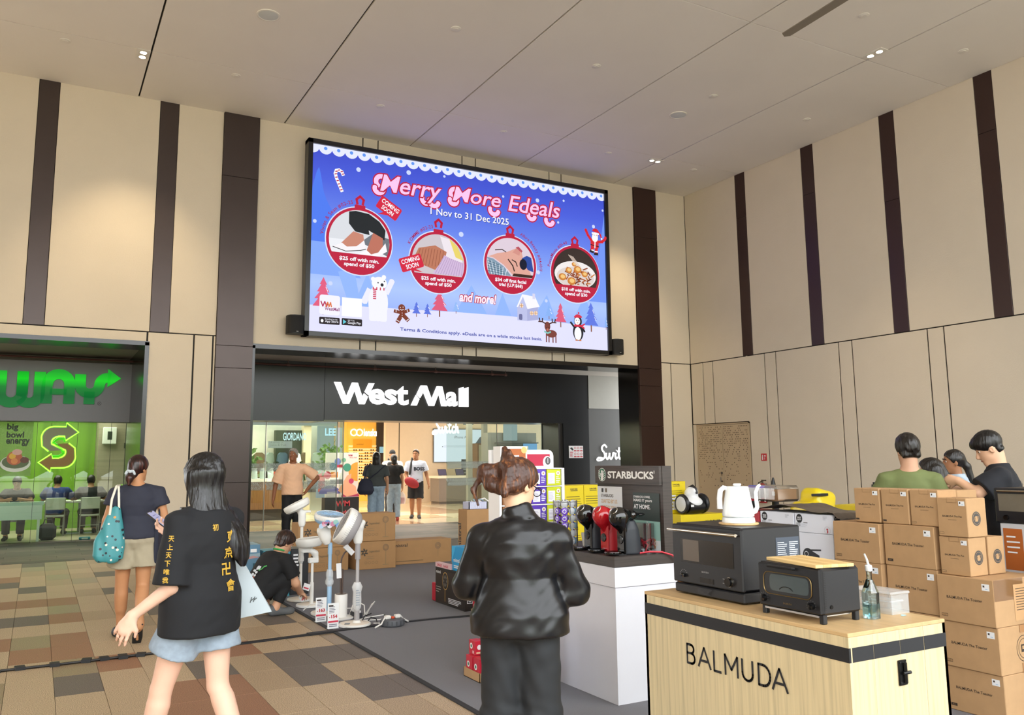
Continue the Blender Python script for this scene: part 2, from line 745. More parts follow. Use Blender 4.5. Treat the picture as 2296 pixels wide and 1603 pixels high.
# ================================================================== the setting
D, W, ZC, ZS = 16.93, 14.993, 8.6275, 4.047     # back wall, right wall, ceiling, wall seam
plaster = mat('#d6cab6', .85, var=.025, sc=1.3, bump=.25, bsc=45)
brown = mat('#3b2823', .33, metal=.25, var=.04, sc=2)
steel = mat('#4b413f', .3, metal=.55, var=.05, sc=2)
black = mat('#0c0c0d', .5, var=0)
groove = mat('#17120f', .7, var=0)
black_gloss = mat('#0b0b0c', .12, var=0, spec=.6)

# ---- floor
floor = structure('floor')
mb = MB(mat('#6b6256', .9, var=.05))
mb.box(-16, 15.2, -12, 34, -.12, -.012)
mb.build('floor_base', floor)
t_tan = mat('#b09a7c', .5, kind='granite', c2='#7a664e')
t_tan2 = mat('#a38d70', .5, kind='granite', c2='#715e48')
t_drk = mat('#655b52', .55, kind='granite', c2='#504841')
t_red = mat('#8f684d', .5, kind='granite', c2='#724c37')
t_brn = mat('#8d7a5f', .42, kind='granite', c2='#6b5a43')
DARK = {(-2, 7), (-2, 12), (-1, 7), (-1, 11), (-1, 16), (0, 2), (1, 17), (2, 10), (2, 13), (3, 2), (3, 7), (5, 1), (5, 2), (6, 0), (6, 2), (6, 5), (7, 0), (7, 2)}
RED = {(-2, 5), (-2, 9), (-2, 13), (-1, 4), (-1, 9), (0, 4), (0, 5), (0, 7), (0, 9), (1, 3), (2, 0), (2, 1), (3, 0), (3, 1), (3, 8), (4, 3), (4, 14)}
BRN = {(-1, 5), (0, 13), (0, 15), (0, 16)}
tile_me = {}
for m in (t_tan, t_tan2, t_drk, t_red, t_brn):
    tile_me[m] = MB(m).box(-.1547, .1547, -.301, .301, -.012, 0, c=.0015).mesh('tile', False)
rest = MB(t_tan)
FIRST = [6, 6, 6, 3, 3, 2, 2, 1, 1, 1, 0, 0, 0, 0, -1, -1, -2, -2, -2, -3, -3]
for j in range(-10, 17):
    for i in range(-30, 19):
        if i > 8 and j < 11: continue
        x, y = .205 + .3125 * (i + .5), 5.62 + .605 * (j + .5)
        k = (i, j)
        m = t_drk if k in DARK else t_red if k in RED else t_brn if k in BRN else None
        if m is None:
            q = random.random()
            vis0 = -3 <= i <= 7 and -3 <= j <= 16
            m = (t_tan if q < .55 else t_tan2 if q < .93 else t_brn) if vis0 else (t_tan if q < .5 else t_tan2 if q < .75 else t_drk if q < .88 else t_red)
        if j >= -3 and (i <= 7 or j > 11) and i >= FIRST[j + 4]:
            link('tile', tile_me[m], floor, (x, y, 0))
        else:
            rest.box(x - .1547, x + .1547, y - .301, y + .301, -.012, 0, m)
o = rest.build('tile_field', floor, smooth=False)
o['kind'] = 'stuff'
# wood look planks across the shop fronts
pk = [mat(c, .6, kind='wood', c2=(6, 60, 6), var=.09, sc=1.2) for c in ('#5f574d', '#6a6156', '#554e46', '#71665a')]
plank_me = [MB(m).box(-.598, .598, -.147, .147, -.012, .0, c=.001).mesh('plank', False) for m in pk]
n = 0
for r in range(14):
    y = 15.95 + .15 + .3 * r
    for q in range(16):
        x = -2.6 + 1.2 * q + (.4, .8, 0)[r % 3]
        if x > 13.0: continue
        link('plank', plank_me[(q * 7 + r * 5 + (q * r) % 3) % 4], floor, (x, y, 0))
# polished tiles of the mall corridor
mt = [mat(c, .12, var=.05, sc=1.5) for c in ('#d9c2a0', '#cbb190', '#b99a7e', '#e2d2b6')]
mall_me = [MB(m).box(-.798, .798, -.798, .798, -.012, .0, c=.001).mesh('slab', False) for m in mt]
for r in range(9):
    for q in range(8):
        link('slab', mall_me[(q + 2 * r + (q * r) % 3) % 4], floor, (4.8 + 1.6 * q, 21.0 + 1.6 * r, 0))
sh = MB(mat('#b8ae96', .4, var=.05)).box(-4, 3.0, 20.0, 26, -.011, .0).build('shop_floor', floor, smooth=False)

# ---- ceiling
ceil = structure('ceiling')
MB(groove).box(-12, W + .2, -3.5, D + .3, ZC + .05, ZC + .3).build('ceiling_void', ceil, smooth=False)
cm = mat('#ebe6de', .8, var=.02, sc=.8, bump=.05, bsc=5)
xs = [1.322 + 2.8255 * i for i in range(-5, 5)] + [W + .01]
ys = [-1.85, 3.72, 9.287, 14.85, D + .01]
for a, b in zip(xs, xs[1:]):
    for c, d in zip([-3.4] + ys, ys):
        MB(cm).box(a + .016, b - .016, c + .007, d - .007, ZC, ZC + .04, c=.003).build('panel', ceil, smooth=False)
wmat = mat('#e4e0d8', .6, var=0)
SPR = [(0, 15.12), (2.79, 15.12), (5.62, 15.17), (8.44, 15.2), (11.22, 15.2), (13.78, 15.17), (5.63, 11.71), (8.45, 11.73), (11.22, 11.7), (13.78, 11.67), (11.25, 8.27), (13.83, 8.26)]
ORD = ['first', 'second', 'third', 'fourth', 'fifth', 'sixth', 'seventh', 'eighth']
for i, (x, y) in enumerate(SPR):
    r_, q = ('the row along the screen wall', i) if i < 6 else ('the middle row', i - 6) if i < 10 else ('the row nearest the fan blade', i - 10)
    lb = 'small round white sprinkler cover, %s from the left in %s' % (ORD[q], r_)
    if i == 0:
        sp0 = thing('sprinkler', lb, 'sprinkler', (x, y, ZC), group='ceiling sprinklers')
        MB(wmat).lathe([(.085, 0), (.085, -.008), (.07, -.014), (.0, -.014)], 20).build('flange', sp0)
        MB(wmat).lathe([(.045, -.012), (.05, -.022), (.0, -.024)], 16).build('cap', sp0)
    else:
        dup(sp0, None, (x, y, ZC), label=lb)
for x, y, lb in ((2.81, 12.71, 'large round ceiling speaker above the left wall stripes'), (11.21, 12.73, 'large round ceiling speaker toward the right wall')):
    t = thing('ceiling_speaker', lb, 'speaker', (x, y, ZC), group='ceiling speakers')
    MB(wmat).lathe([(.18, 0), (.18, -.012), (.16, -.018), (.155, -.012), (0, -.012)], 32).build('rim', t)
    MB(mat('#cfd3d2', .7, var=0, bump=.3, bsc=400)).lathe([(.155, -.012), (.12, -.02), (0, -.024)], 32).build('grille', t)
lampm = mat('#fff3d8', .5, var=0, emit=14)
for x, y, rz, lb in ((1.2, 15.03, 0, 'twin spot downlight at the panel corner over the left wall'), (12.51, 15.09, PI / 2, 'twin spot downlight near the right end of the screen'), (12.52, 9.04, 0, 'twin spot downlight near the right wall, closest one')):
    t = thing('downlight', lb, 'light', (x, y, ZC), rz, group='recessed twin downlights')
    MB(wmat).box(-.11, .11, -.2, .2, -.012, .0, c=.004).build('frame', t, smooth=False)
    for s_ in (-1, 1):
        MB(mat('#c9c2b2', .4, var=0)).lathe([(.075, -.012), (.075, -.018), (.05, -.018)], 20, T=TM((0, s_ * .09, 0))).build('ring', t)
        MB(lampm).lathe([(.055, -.0185), (.03, -.024), (0, -.025)], 18, T=TM((0, s_ * .09, 0))).build('bulb', t)
    d = bpy.data.lights.new('downlight_beam', 'SPOT')
    d.energy = 420
    d.color = (1, .78, .5)
    d.spot_size = R(75)
    d.spot_blend = .8
    d.shadow_soft_size = .08
    lo = bpy.data.objects.new('downlight_beam', d)
    COL.objects.link(lo)
    lo.location = (x, y, ZC - .06)
    lo.rotation_euler = (R(14), 0, 0)

# ---- back wall
wb = structure('wall_back')
g = MB(groove)
g.box(-6, 1.69, D + .025, D + .3, 3.84, ZC + .05)
g.box(1.69, 3.647, D + .025, D + .3, 0, ZC + .05)
g.box(3.647, 13.29, D + .025, D + .3, 3.9, ZC + .05)
g.box(13.29, W + .2, D + .025, D + .3, 0, ZC + .05)
g.build('wall_core', wb, smooth=False)


def panel(x0, x1, z0, z1, m=plaster, name='panel', g=.016, p=0., par=wb):
    return MB(m).box(x0 + g, x1 - g, D - p, D + .03, z0 + g, z1 - g, c=.003).build(name, par, smooth=False)


for a, b in ((-5.5, -2.5), (-2.15, -.365), (-.03, 1.722), (2.064, 2.93)):
    panel(a, b, ZS, ZC + .03, g=.006)
for a, b in ((-2.5, -2.15), (-.365, -.03), (1.722, 2.064)):
    panel(a, b, ZS, ZC + .03, steel, 'stripe', .003, .003)
for a, b in ((3.63, 5.874), (5.874, 6.226), (6.226, 8.295), (8.295, 8.645), (8.645, 10.685), (10.685, 11.038), (11.038, 13.26)):
    panel(a, b, 3.89, ZC + .03, g=.014)
panel(13.975, 14.99, ZS, ZC + .03, g=.006)
panel(-5.5, 1.69, 3.82, ZS)
for a, b in ((1.69, 2.526), (2.526, 2.88), (2.88, 2.94), (13.97, 14.325), (14.325, 14.99)):
    panel(a, b, 0, ZS)
for a, b, m in ((2.93, 3.635, steel), (13.26, 13.975, brown)):
    for z0, z1 in ((0, 1.2), (1.2, 2.4), (2.4, 3.42), (3.42, 3.86), (3.86, 7.3), (7.3, ZC + .03)):
        MB(m).box(a, b, D - .05, D + .03, z0 + .003, z1 - .003, c=.003).build('pilaster_sheet', wb, smooth=False)

# ---- right wall with grooves, stripes and the perforated double door
wr = structure('wall_right')
MB(groove).box(W + .025, W + .3, -3, D + .3, 0, ZC + .05).build('wall_core', wr, smooth=False)


def rpanel(y0, y1, z0, z1, m=plaster, name='panel', g=.016, p=0.):
    return MB(m).box(W - p, W + .03, y0 + g, y1 - g, z0 + g, z1 - g, c=.003).build(name, wr, smooth=False)


st = [(14.70, 15.03), (12.59, 12.93), (10.52, 10.86), (8.48, 8.82), (6.42, 6.76), (4.36, 4.7), (2.3, 2.64), (.24, .58)]
prev = D
for a, b in st:
    rpanel(b, prev, ZS, ZC + .03, g=.006)
    zj = 6.77 if abs(a - 10.52) < .1 else 7.5
    rpanel(a, b, ZS, zj, brown, 'stripe', .003, .003)
    rpanel(a, b, zj, ZC + .03, brown, 'stripe', .003, .003)
    prev = a
rpanel(-3, prev, ZS, ZC + .03, g=.006)
gr = [16.47, 16.107, 14.35, 14.003, 12.229, 11.887, 10.152, 9.811, 8.06, 7.72, 5.97, 5.63, 3.88, 3.54, 1.79, 1.45, -3]
prev = D
for y in gr:
    if y > 16.2 or y == 16.107:
        rpanel(y, prev, 2.45, ZS)
    elif prev == 16.107:
        rpanel(14.925, prev, 2.45, ZS, g=.016)
        rpanel(y, 14.925, 0, ZS, g=.016)
        rpanel(14.925 - .02, 14.925 + .02, 2.45, ZS, g=.0)
    else:
        rpanel(y, prev, 0, ZS)
    prev = y
rpanel(16.8, D, 0, 2.45, g=.002)
door = structure('door_1')
dm = mat('#bda88a', .55, var=.02, sc=3)
MB(dm).box(W - .015, W + .04, 14.94, 14.965, 0, 2.445).box(W - .015, W + .04, 16.765, 16.79, 0, 2.445).box(W - .015, W + .04, 14.94, 16.79, 2.42, 2.445).build('door_frame', door, smooth=False)
rr = random.Random(4)
for a, b in ((14.97, 15.858), (15.866, 16.76)):
    lf = MB(dm).box(W - .005, W + .03, a, b, .01, 2.415, c=.003).build('door_leaf', door, smooth=False)
    h = MB(mat('#241a14', .8, var=0))
    for r_ in range(34):
        z = 2.36 - r_ * .052
        pz = 1 if z > 1.75 else max(.06, (z - .55) / 1.6)
        for c_ in range(15):
            if rr.random() < (.62 if z > 1.7 else .52 * pz):
                y = a + .06 + c_ * (b - a - .12) / 14 + (.012 if r_ % 2 else -.012)
                h.prism([(y + .011 * math.cos(t * PI / 4), z + .011 * math.sin(t * PI / 4)) for t in range(8)], 0, .002, T=[[0, 0, -1, W - .005], [1, 0, 0, 0], [0, 1, 0, 0], [0, 0, 0, 1]])
    q = h.build('perforation', lf, smooth=False)
    q['kind'] = 'stuff'
MB(mat('#8b8580', .3, metal=1, var=0)).tube([(W - .005, 15.92, 1.02), (W - .06, 15.92, 1.02), (W - .06, 15.92, 1.12), (W - .06, 15.92, 1.12)], .014).lathe([(.03, 0), (.03, .02), (0, .022)], T=TM((W - .005, 15.93, 1.22), (0, -PI / 2, 0))).build('door_handle', door)

# ---- west mall entrance recess
ent = structure('trim_1')
dkm = mat('#16110f', .18, var=0, spec=.6)
MB(dkm).box(13.27, 13.36, D - .02, 17.8, 0, 3.9).box(3.6, 13.36, D - .02, 17.8, 3.84, 3.93).box(3.6, 3.69, D - .02, 17.8, 0, 3.9).build('entrance_frame', ent, smooth=False)
MB(mat('#a59d92', .7, var=.02)).box(3.4, 14.8, 17.8, 19.6, 3.9, 3.98).build('recess_soffit', ent, smooth=False)
MB(mat('#9c9a92', .7, var=.02)).box(13.34, 14.8, 19.28, 19.6, 2.98, 3.92).build('grey_lintel', ent, smooth=False)
gw = MB(mat('#4c4b49', .6, var=.02)).box(13.34, 14.8, 19.3, 19.6, 0, 2.98).build('grey_wall', ent, smooth=False)
fas = structure('trim_2')
fm = mat('#0d0d0f', .28, var=0)
MB(fm).box(3.69, 5.84, 19.3, 20.25, 2.52, 3.93).build('fascia_panel', fas, smooth=False)
MB(fm).box(5.85, 13.34, 19.3, 20.25, 2.555, 3.93).build('fascia_panel', fas, smooth=False)
MB(mat('#060606', .3, var=0)).box(12.5, 13.34, 19.3, 20.25, 0, 2.555).build('black_portal', fas, smooth=False)
MB(mat('#2a2622', .4, var=0)).box(12.37, 12.5, 19.35, 20.25, 0, 2.555).build('portal_reveal', fas, smooth=False)
pp = thing('water_pipe', 'thin dark red pipe running under the ceiling above the black fascia', 'pipe')
MB(mat('#4a2520', .5, var=0)).tube([(3.72, 19.15, 3.79), (10.6, 19.15, 3.79)], .022, 10).build('pipe_run', pp)
for x in (4.9, 7.0, 8.6, 10.2, 10.6):
    MB(mat('#5a3a34', .5, var=0)).tube([(x, 19.15, 3.79), (x + .07, 19.15, 3.79)], .034, 10).tube([(x + .03, 19.15, 3.8), (x + .03, 19.15, 3.9)], .008, 6).build('clamp', pp)

# letters of the entrance sign, lit from inside
sg = thing('mall_sign', 'white lit West Mall letters on the black fascia', 'sign', (0, 19.3, 0))
wl = mat('#ffffff', .5, var=0, emit=1.6)
lt = MB(wl)


def letters(polys, y0=-.06, y1=-.01):
    for p in polys:
        lt.prism(p, 0, .05, T=[[1, 0, 0, 0], [0, 0, -1, -.01], [0, 1, 0, 0], [0, 0, 0, 1]])


# W: two slanted strokes and a cut one; M the mirrored idea
letters([[(6.06, 3.45), (6.22, 3.45), (6.43, 2.94), (6.29, 2.94)], [(6.29, 2.94), (6.43, 2.94), (6.64, 3.45), (6.5, 3.45)],
         [(6.5, 3.45), (6.64, 3.45), (6.82, 2.94), (6.68, 2.94)], [(6.68, 2.94), (6.82, 2.94), (6.90, 3.12), (6.80, 3.2)], [(6.82, 3.24), (6.92, 3.16), (7.06, 3.45), (6.92, 3.45)]])
letters([[(8.02, 2.94), (8.17, 2.94), (8.24, 3.1), (8.15, 3.2)], [(8.17, 3.22), (8.26, 3.13), (8.44, 3.44), (8.28, 3.44)], [(8.28, 3.44), (8.44, 3.44), (8.64, 2.94), (8.5, 2.94)],
         [(8.5, 2.94), (8.64, 2.94), (8.84, 3.44), (8.72, 3.44)], [(8.72, 3.44), (8.86, 3.44), (8.99, 2.94), (8.85, 2.94)]])
letters([[(9.34, 2.94), (9.46, 2.94), (9.46, 3.44), (9.34, 3.41)], [(9.52 - .04, 2.94), (9.6, 2.94), (9.6, 3.44), (9.48, 3.41)]])
lt.build('letter_strokes', sg, smooth=False)['kind'] = 'stuff'
a = Art((0, -.012, 0), X, Z, 1)
a.text('est', 6.93, 2.94, 1.02, wl, h=.47, bold=.032, depth=.045)
a.text('a', 8.98, 2.94, .31, wl, h=.37, bold=.035, depth=.045)
a.build('lettering', sg)['kind'] = 'stuff'

# notice on the black portal, switch lettering on the grey wall
nt_ = thing('notice_board', 'small white notice with red symbols on the black portal', 'sign', (12.66, 19.3, 1.62))
MB(mat('#d8d6d6', .5, var=0)).box(0, .46, -.012, 0, 0, .33).build('plate', nt_, smooth=False)
a = Art((0, -.012, 0), X, Z)
rd = mat('#b3343c', .5, var=0)
a.poly([(.03, .27), (.1, .29), (.15, .23), (.12, .2), (.06, .24)], black)
for i in range(3):
    for j in range(2):
        a.ring(.2 + .1 * i, .27 - .16 * j, .022, .034, rd, 12)
        a.rect(.16 + .1 * i, .18 - .16 * j, .24 + .1 * i, .215 - .16 * j, rd)
a.lines(.03, .03, .14, .18, 5, rd)
a.build('print', nt_)
sw = thing('wall_sign', 'white handwriting style Switch sign on the grey wall beside the entrance', 'sign', (0, 19.3, 0))


def script_switch(mb, T, r=.03, m=None):
    """the word Switch in connected script, drawn in a unit about 4 wide and 1.3 high"""
    def sp(pts, n=6):
        P = np.array(pts, float)
        out = []
        for i in range(len(P) - 1):
            p0, p1, p2, p3 = P[max(0, i - 1)], P[i], P[i + 1], P[min(len(P) - 1, i + 2)]
            for k in range(n):
                t = k / n
                out.append(.5 * (2 * p1 + (p2 - p0) * t + (2 * p0 - 5 * p1 + 4 * p2 - p3) * t * t + (3 * p1 - p0 - 3 * p2 + p3) * t ** 3))
        out.append(P[-1])
        return np.array(out)
    S_ = [[(.95, 1.05), (.75, 1.25), (.5, 1.1), (.5, .85), (.7, .6), (.75, .3), (.45, .05), (0, .02), (.1, .2), (.5, .18)],
          [(.9, .6), (.88, .25), (1.02, .1), (1.2, .4), (1.22, .6), (1.22, .3), (1.36, .1), (1.55, .35), (1.6, .6), (1.75, .55)],
          [(1.85, .6), (1.8, .3), (1.88, .12), (2.02, .25)], [(1.93, .8), (1.94, .82)],
          [(2.2, 1.05), (2.15, .5), (2.18, .2), (2.3, .12), (2.4, .25)], [(2.02, .72), (2.42, .76)],
          [(2.85, .55), (2.68, .62), (2.55, .4), (2.6, .15), (2.8, .12), (2.95, .25)],
          [(3.1, 1.2), (3.02, .6), (3.0, .1), (3.1, .5), (3.25, .58), (3.3, .35), (3.3, .15), (3.42, .15)]]
    for st_ in S_:
        p = sp(st_)
        mb.tube([(x, y, 0) for x, y in p], r, 6, m, T=T)


mbs = MB(wl)
script_switch(mbs, [[.34, 0, 0, 13.58], [0, 0, -.34, -.03], [0, .34, 0, 1.55], [0, 0, 0, 1]], .075)
mbs.build('lettering', sw)['kind'] = 'stuff'

# frameless glass screens with a chevron band
gl = glass('#eaf3ee', .02)


def frost(x0, x1, z0, z1, y):
    m = film('#cfd8d6', .55, .6)
    b = MB(m)
    wd = .085
    n = int((x1 - x0) / wd)
    zm = (z0 + z1) / 2
    for i in range(n):
        x = x0 + wd * i
        for za, zb, s_ in ((z0, zm - .01, 1), (zm + .01, z1, -1)):
            for k in (0, .036):
                q = [(x + k, za), (x + k + .022, za), (x + k + .022 + .05 * s_, zb), (x + k + .05 * s_, zb)]
                b.prism(q, 0, .002, T=[[1, 0, 0, 0], [0, 0, -1, y], [0, 1, 0, 0], [0, 0, 0, 1]])
    b.box(x0, x1, y - .004, y - .003, z0 - .02, z1 + .02, film('#b9c4c2', .28, .6))
    return b


for i, (x0, x1) in enumerate(((4.1, 4.72), (4.74, 6.46), (6.52, 6.62), (9.42, 10.93), (10.96, 12.36))):
    wg = structure('window_%d' % (i + 1))
    MB(gl).box(x0, x1, 20.19, 20.202, .01, 2.55).build('pane', wg, smooth=False)
    if x1 - x0 > .3:
        for z0, z1 in ((1.82, 1.97), (1.38, 1.54)):
            o = frost(x0 + .02, x1 - .03, z0 - .43 + .0, z1 - .43, 20.188).build('chevron_band', wg, smooth=False)
            o['kind'] = 'stuff'
    MB(mat('#6d736f', .3, metal=.8, var=0)).box(x1 - .012, x1 + .006, 20.185, 20.21, 0, 2.555).build('edge_channel', wg, smooth=False)

# ---- the sandwich shop front
so = structure('trim_3')
MB(dkm).box(1.655, 1.73, D - .02, 19.9, 0, 3.84).box(-6, 1.73, D - .02, 17.7, 3.78, 3.86).build('shopfront_frame', so, smooth=False)
MB(mat('#8b8478', .7, var=.02)).box(-6, 1.66, 17.7, 19.9, 3.82, 3.92).box(-6, 1.7, 19.84, 19.9, 2.46, 3.9).build('shopfront_soffit', so, smooth=False)
sp_ = thing('shop_sign_pipe', 'thin dark red pipe along the top of the sandwich shop sign', 'pipe')
MB(mat('#4a2520', .5, var=0)).tube([(-6, 19.1, 3.72), (1.66, 19.1, 3.70)], .022, 8).build('pipe_run', sp_)
sb = thing('shop_sign', 'grey sign board with green half lit WAY letters and arrow', 'sign', (0, 19.3, 0))
MB(mat('#77777a', .45, var=.015)).box(-5, 1.86, 0, .5, 2.44, 3.66, c=.004).build('board', sb, smooth=False)
gg = mat('#1f7a3c', .5, var=0, kind='grad', c2=(2.79, 3.45, '#187034', '#1d8a36', '#22e02c', '#1fae2f'), emit=.75)
sl = MB(gg)


def stroke(pts, wd, cap=False, T=None):
    P = np.array(pts, float)
    tg = np.gradient(P, axis=0)
    tg /= np.linalg.norm(tg, axis=1)[:, None] + 1e-9
    nn = np.stack([-tg[:, 1], tg[:, 0]], 1) * wd / 2
    poly = list(map(tuple, P + nn)) + list(map(tuple, (P - nn)[::-1]))
    return poly


FT = [[1, 0, 0, 0], [0, 0, -1, 0], [0, 1, 0, 0], [0, 0, 0, 1]]
arc = lambda cx, cy, r, a0, a1, n=10: [(cx + r * math.cos(R(a0 + (a1 - a0) * i / n)), cy + r * math.sin(R(a0 + (a1 - a0) * i / n))) for i in range(n + 1)]
lw_ = .21


def slab(poly):
    sl.prism(poly, 0, .05, T=FT)


# W (its right half in view), A, Y with the arrow
slab(stroke([(-.34, 3.43), (-.34, 3.05)] + arc(-.53, 2.99, .19, 0, -180, 10) + [(-.72, 3.43)], .2))
slab([(-.44, 3.43), (-.24, 3.43), (-.24, 3.0), (-.3, 2.9), (-.44, 2.95)])
slab(stroke([(-.0 - .04, 3.43), (-.04, 3.05)] + arc(-.21, 2.97, .17, 0, -150, 10), .2))
slab(stroke([(.09 + .0, 2.80), (.09, 3.15)] + arc(.3, 3.2, .2, 180, 0, 12)[1:] + [(.5, 3.15), (.5, 2.80)], .2))
slab([(.15, 2.98), (.45, 2.98), (.45, 3.1), (.15, 3.1)])
slab(stroke([(.69, 3.41), (.69, 3.22)] + arc(.87, 3.2, .18, 180, 360, 10)[1:] + arc(1.21, 3.2, .16, 180, 90, 6)[1:] + [(1.25, 3.35)], .2))
slab([(.77, 3.06), (.97, 3.06), (.97, 2.80), (.77, 2.80)])
slab([(1.2, 3.46), (1.2, 3.24), (1.2, 3.16), (1.45, 3.35), (1.2, 3.54)])
sl.build('letters', sb, smooth=False)['kind'] = 'stuff'
a = Art((0, 0, 0), X, Z)
a.ring(1.07, 2.82, .03, .038, mat('#2f3033', .5, var=0), 16)
a.text('R', 1.055, 2.80, .03, mat('#2f3033', .5, var=0))
a.build('trademark', sb)
for i, (x0, x1) in enumerate(((-1.6, -.03), (-.02, .72), (.73, 1.36), (1.37, 1.65))):
    wg = structure('window_%d' % (i + 6))
    MB(glass('#ecf4ea', .0)).box(x0, x1, 19.88, 19.892, .01, 2.45).build('pane', wg, smooth=False)
    MB(black).box(x1 - .001, x1 + .007, 19.878, 19.894, 0, 2.45).build('seal', wg, smooth=False)

# left side of the forecourt, outside the picture, and the ground outside
wl_ = structure('wall_left')
MB(plaster).box(-9.3, -9, -3, D, 0, ZC).build('wall_sheet', wl_, smooth=False)
gd = structure('ground')
MB(mat('#b5afa3', .9, var=.06, sc=.5)).box(-70, 70, -70, -12, -.3, -.02).build('paving', gd, smooth=False)
tl = structure('backdrop_trees')        # trees across the street: only their reflection is in view
rr = random.Random(9)
tb_ = MB(mat('#3f5a2c', .9, var=.3, sc=.8))
for i in range(46):
    x, h = -62 + 2.8 * i, rr.uniform(6, 9.5)
    tb_.lathe([(.1, .2), (1.9, 1.2), (2.4, h * .45), (1.9, h * .75), (.9, h * .95), (.05, h)], 9, T=TM((x, -48 + rr.uniform(-2, 2), 0)))
tb_.build('tree_row', tl)
# ================================================================== the big screen
EM = .95


def em(c):
    return mat(c, .4, var=0, emit=EM)


led = thing('led_screen', 'huge bright blue Christmas deals screen in a black frame above the entrance', 'screen', (4.69, 16.7, 4.22))
fr = MB(mat('#101012', .3, var=0, spec=.6))
SWd, SH = 7.46, 3.99
for x0, x1, z0, z1 in ((-.1, 0, -.1, SH + .1), (SWd, SWd + .1, -.1, SH + .1), (-.1, SWd + .1, -.1, 0), (-.1, SWd + .1, SH, SH + .1)):
    fr.box(x0, x1, -.06, .2, z0, z1, c=.004)
fr.build('frame', led, smooth=False)
MB(mat('#8ea6f2', .5, kind='grad', c2=(.3, 4.0, '#a9c2f7', '#86a5f2', '#6480e6', '#4a5fd8', '#3c49c4'), emit=EM)).box(0, SWd, 0, .15, 0, SH).build('panel', led, smooth=False)
a = Art((0, 0, 0), X, Z, .01, dz=.0006)
WH, PW, RED, CR = em('#f3f3fd'), em('#dfe3fb'), em('#c0203c'), em('#b81e3e')
PK, SNOW = em('#f2c3ea'), em('#dcdcfa')
mt1, mt2, LBL = em('#3f6fe8'), em('#8fb2f4'), em('#7d9bef')
a.poly([(0, 295), (4, 315), (10, 340), (15, 350), (19, 335), (26, 298), (33, 280), (46, 258), (60, 225), (70, 190), (0, 190)], em('#4d78ea'))
a.poly([(0, 190), (70, 190), (110, 120), (0, 120)], em('#7fa4f1'), True)
a.poly([(746, 345), (738, 300), (728, 240), (712, 190), (690, 120), (746, 120)], em('#6f92ee'))
for p in ([(60, 130), (95, 140), (108, 75), (80, 75)], [(95, 60), (125, 135), (150, 60)], [(330, 60), (372, 130), (415, 60)], [(430, 60), (452, 118), (478, 60)], [(530, 60), (573, 125), (600, 60)], [(640, 60), (680, 130), (720, 60)]):
    a.poly(p, mt2)
a.poly([(0, 0), (746, 0), (746, 57), (640, 60), (481, 66), (328, 65), (220, 62), (111, 60), (0, 55)], SNOW)
# scalloped garland
for i in range(26):
    x = 28 + 28.4 * i - (.0 if i else 0)
    a.circ(x - 28.4 * 0, 394.5, 15, PW, same=i > 0, n=20)
a.circ(0, 394.5, 15, PW, same=True, a0=-90, a1=90)
a.rect(0, 391, 746, 399, PW)
for i in range(26):
    a.circ(28 + 28.4 * i, 392.5, 3.8, em('#5f93ea'), same=i > 0, n=14)
for x, y, r in ((101, 358, 5), (217, 370, 5.4), (304, 375, 3), (8, 232, 4), (346, 245, 6), (456, 350, 3), (550, 354, 5), (625, 364, 3), (608, 307, 3), (712, 310, 4.5), (741, 355, 3), (44, 103, 4.5), (549, 177, 5), (570, 110, 4)):
    a.circ(x, y, r, em('#c7d3fa'), n=16)


def tree(x, y0, y1, wd, c, tr='#8a5a4a'):
    m = em(c)
    h = y1 - y0
    a.rect(x - h * .025, y0, x + h * .025, y0 + h * .25, em(tr))
    p = []
    L_ = [(0, 1), (.18, .80), (.1, .80), (.3, .6), (.17, .6), (.42, .42), (.24, .42), (.5, .22)]
    p = [(x + wd * u, y0 + h * v) for u, v in L_] + [(x - wd * u, y0 + h * v) for u, v in L_[::-1][:-1]]
    a.poly(p, m)
    a.line([(x + wd * .12, y0 + h * .74), (x + wd * .22, y0 + h * .62)], 1.3, WH)
    a.line([(x + wd * .24, y0 + h * .5), (x + wd * .36, y0 + h * .4)], 1.3, WH)


for q in ((29, 36, 115, 44, '#dc5a7c'), (237, 47, 80, 20, '#5a72d8'), (263, 48, 78, 19, '#5a72d8'), (292, 51, 114, 40, '#d85a7a'), (332, 61, 88, 17, '#8fb4ee'), (609, 49, 108, 33, '#d85a7a'), (697, 44, 116, 42, '#5f77dd'), (576, 66, 100, 22, '#86aeee'), (741, 52, 84, 10, '#86aeee')):
    tree(*q)
# candy cane
a.line([(64, 304), (58, 317), (52, 330), (49, 340), (51, 347), (57, 349), (63, 346), (66, 340)], 7, WH)
for i, (x, y) in enumerate(((63, 306), (60, 312), (57.5, 318), (54.5, 325), (51.5, 332), (50, 339), (51.5, 345), (57, 348.5), (63, 346), (66, 341))):
    a.poly([(x - 2.6, y - 1.6), (x + 2.6, y), (x + 2.6, y + 2.2), (x - 2.6, y + .8)], CR, i > 0)


# headline
def head(t, x, y, w_, h_):
    a.text(t, x - 2, y - 2, w_ + 4, CR, h=h_ + 4, bold=.06, shear=.22)
    a.text(t, x + 1, y + 1, w_ - 2, PK, h=h_ - 2, bold=.012, shear=.22)


def swash(cx, cy, r, a0, a1, wd=10):
    pts = arc(cx, cy, r, a0, a1, 14)
    for k, m_ in ((5, CR), (0, PK)):
        a.line(pts, wd + k, m_)
        a.circ(*pts[0], (wd + k) / 2, m_, n=14, same=True)
        a.circ(*pts[-1], (wd + k) / 2, m_, n=14, same=True)


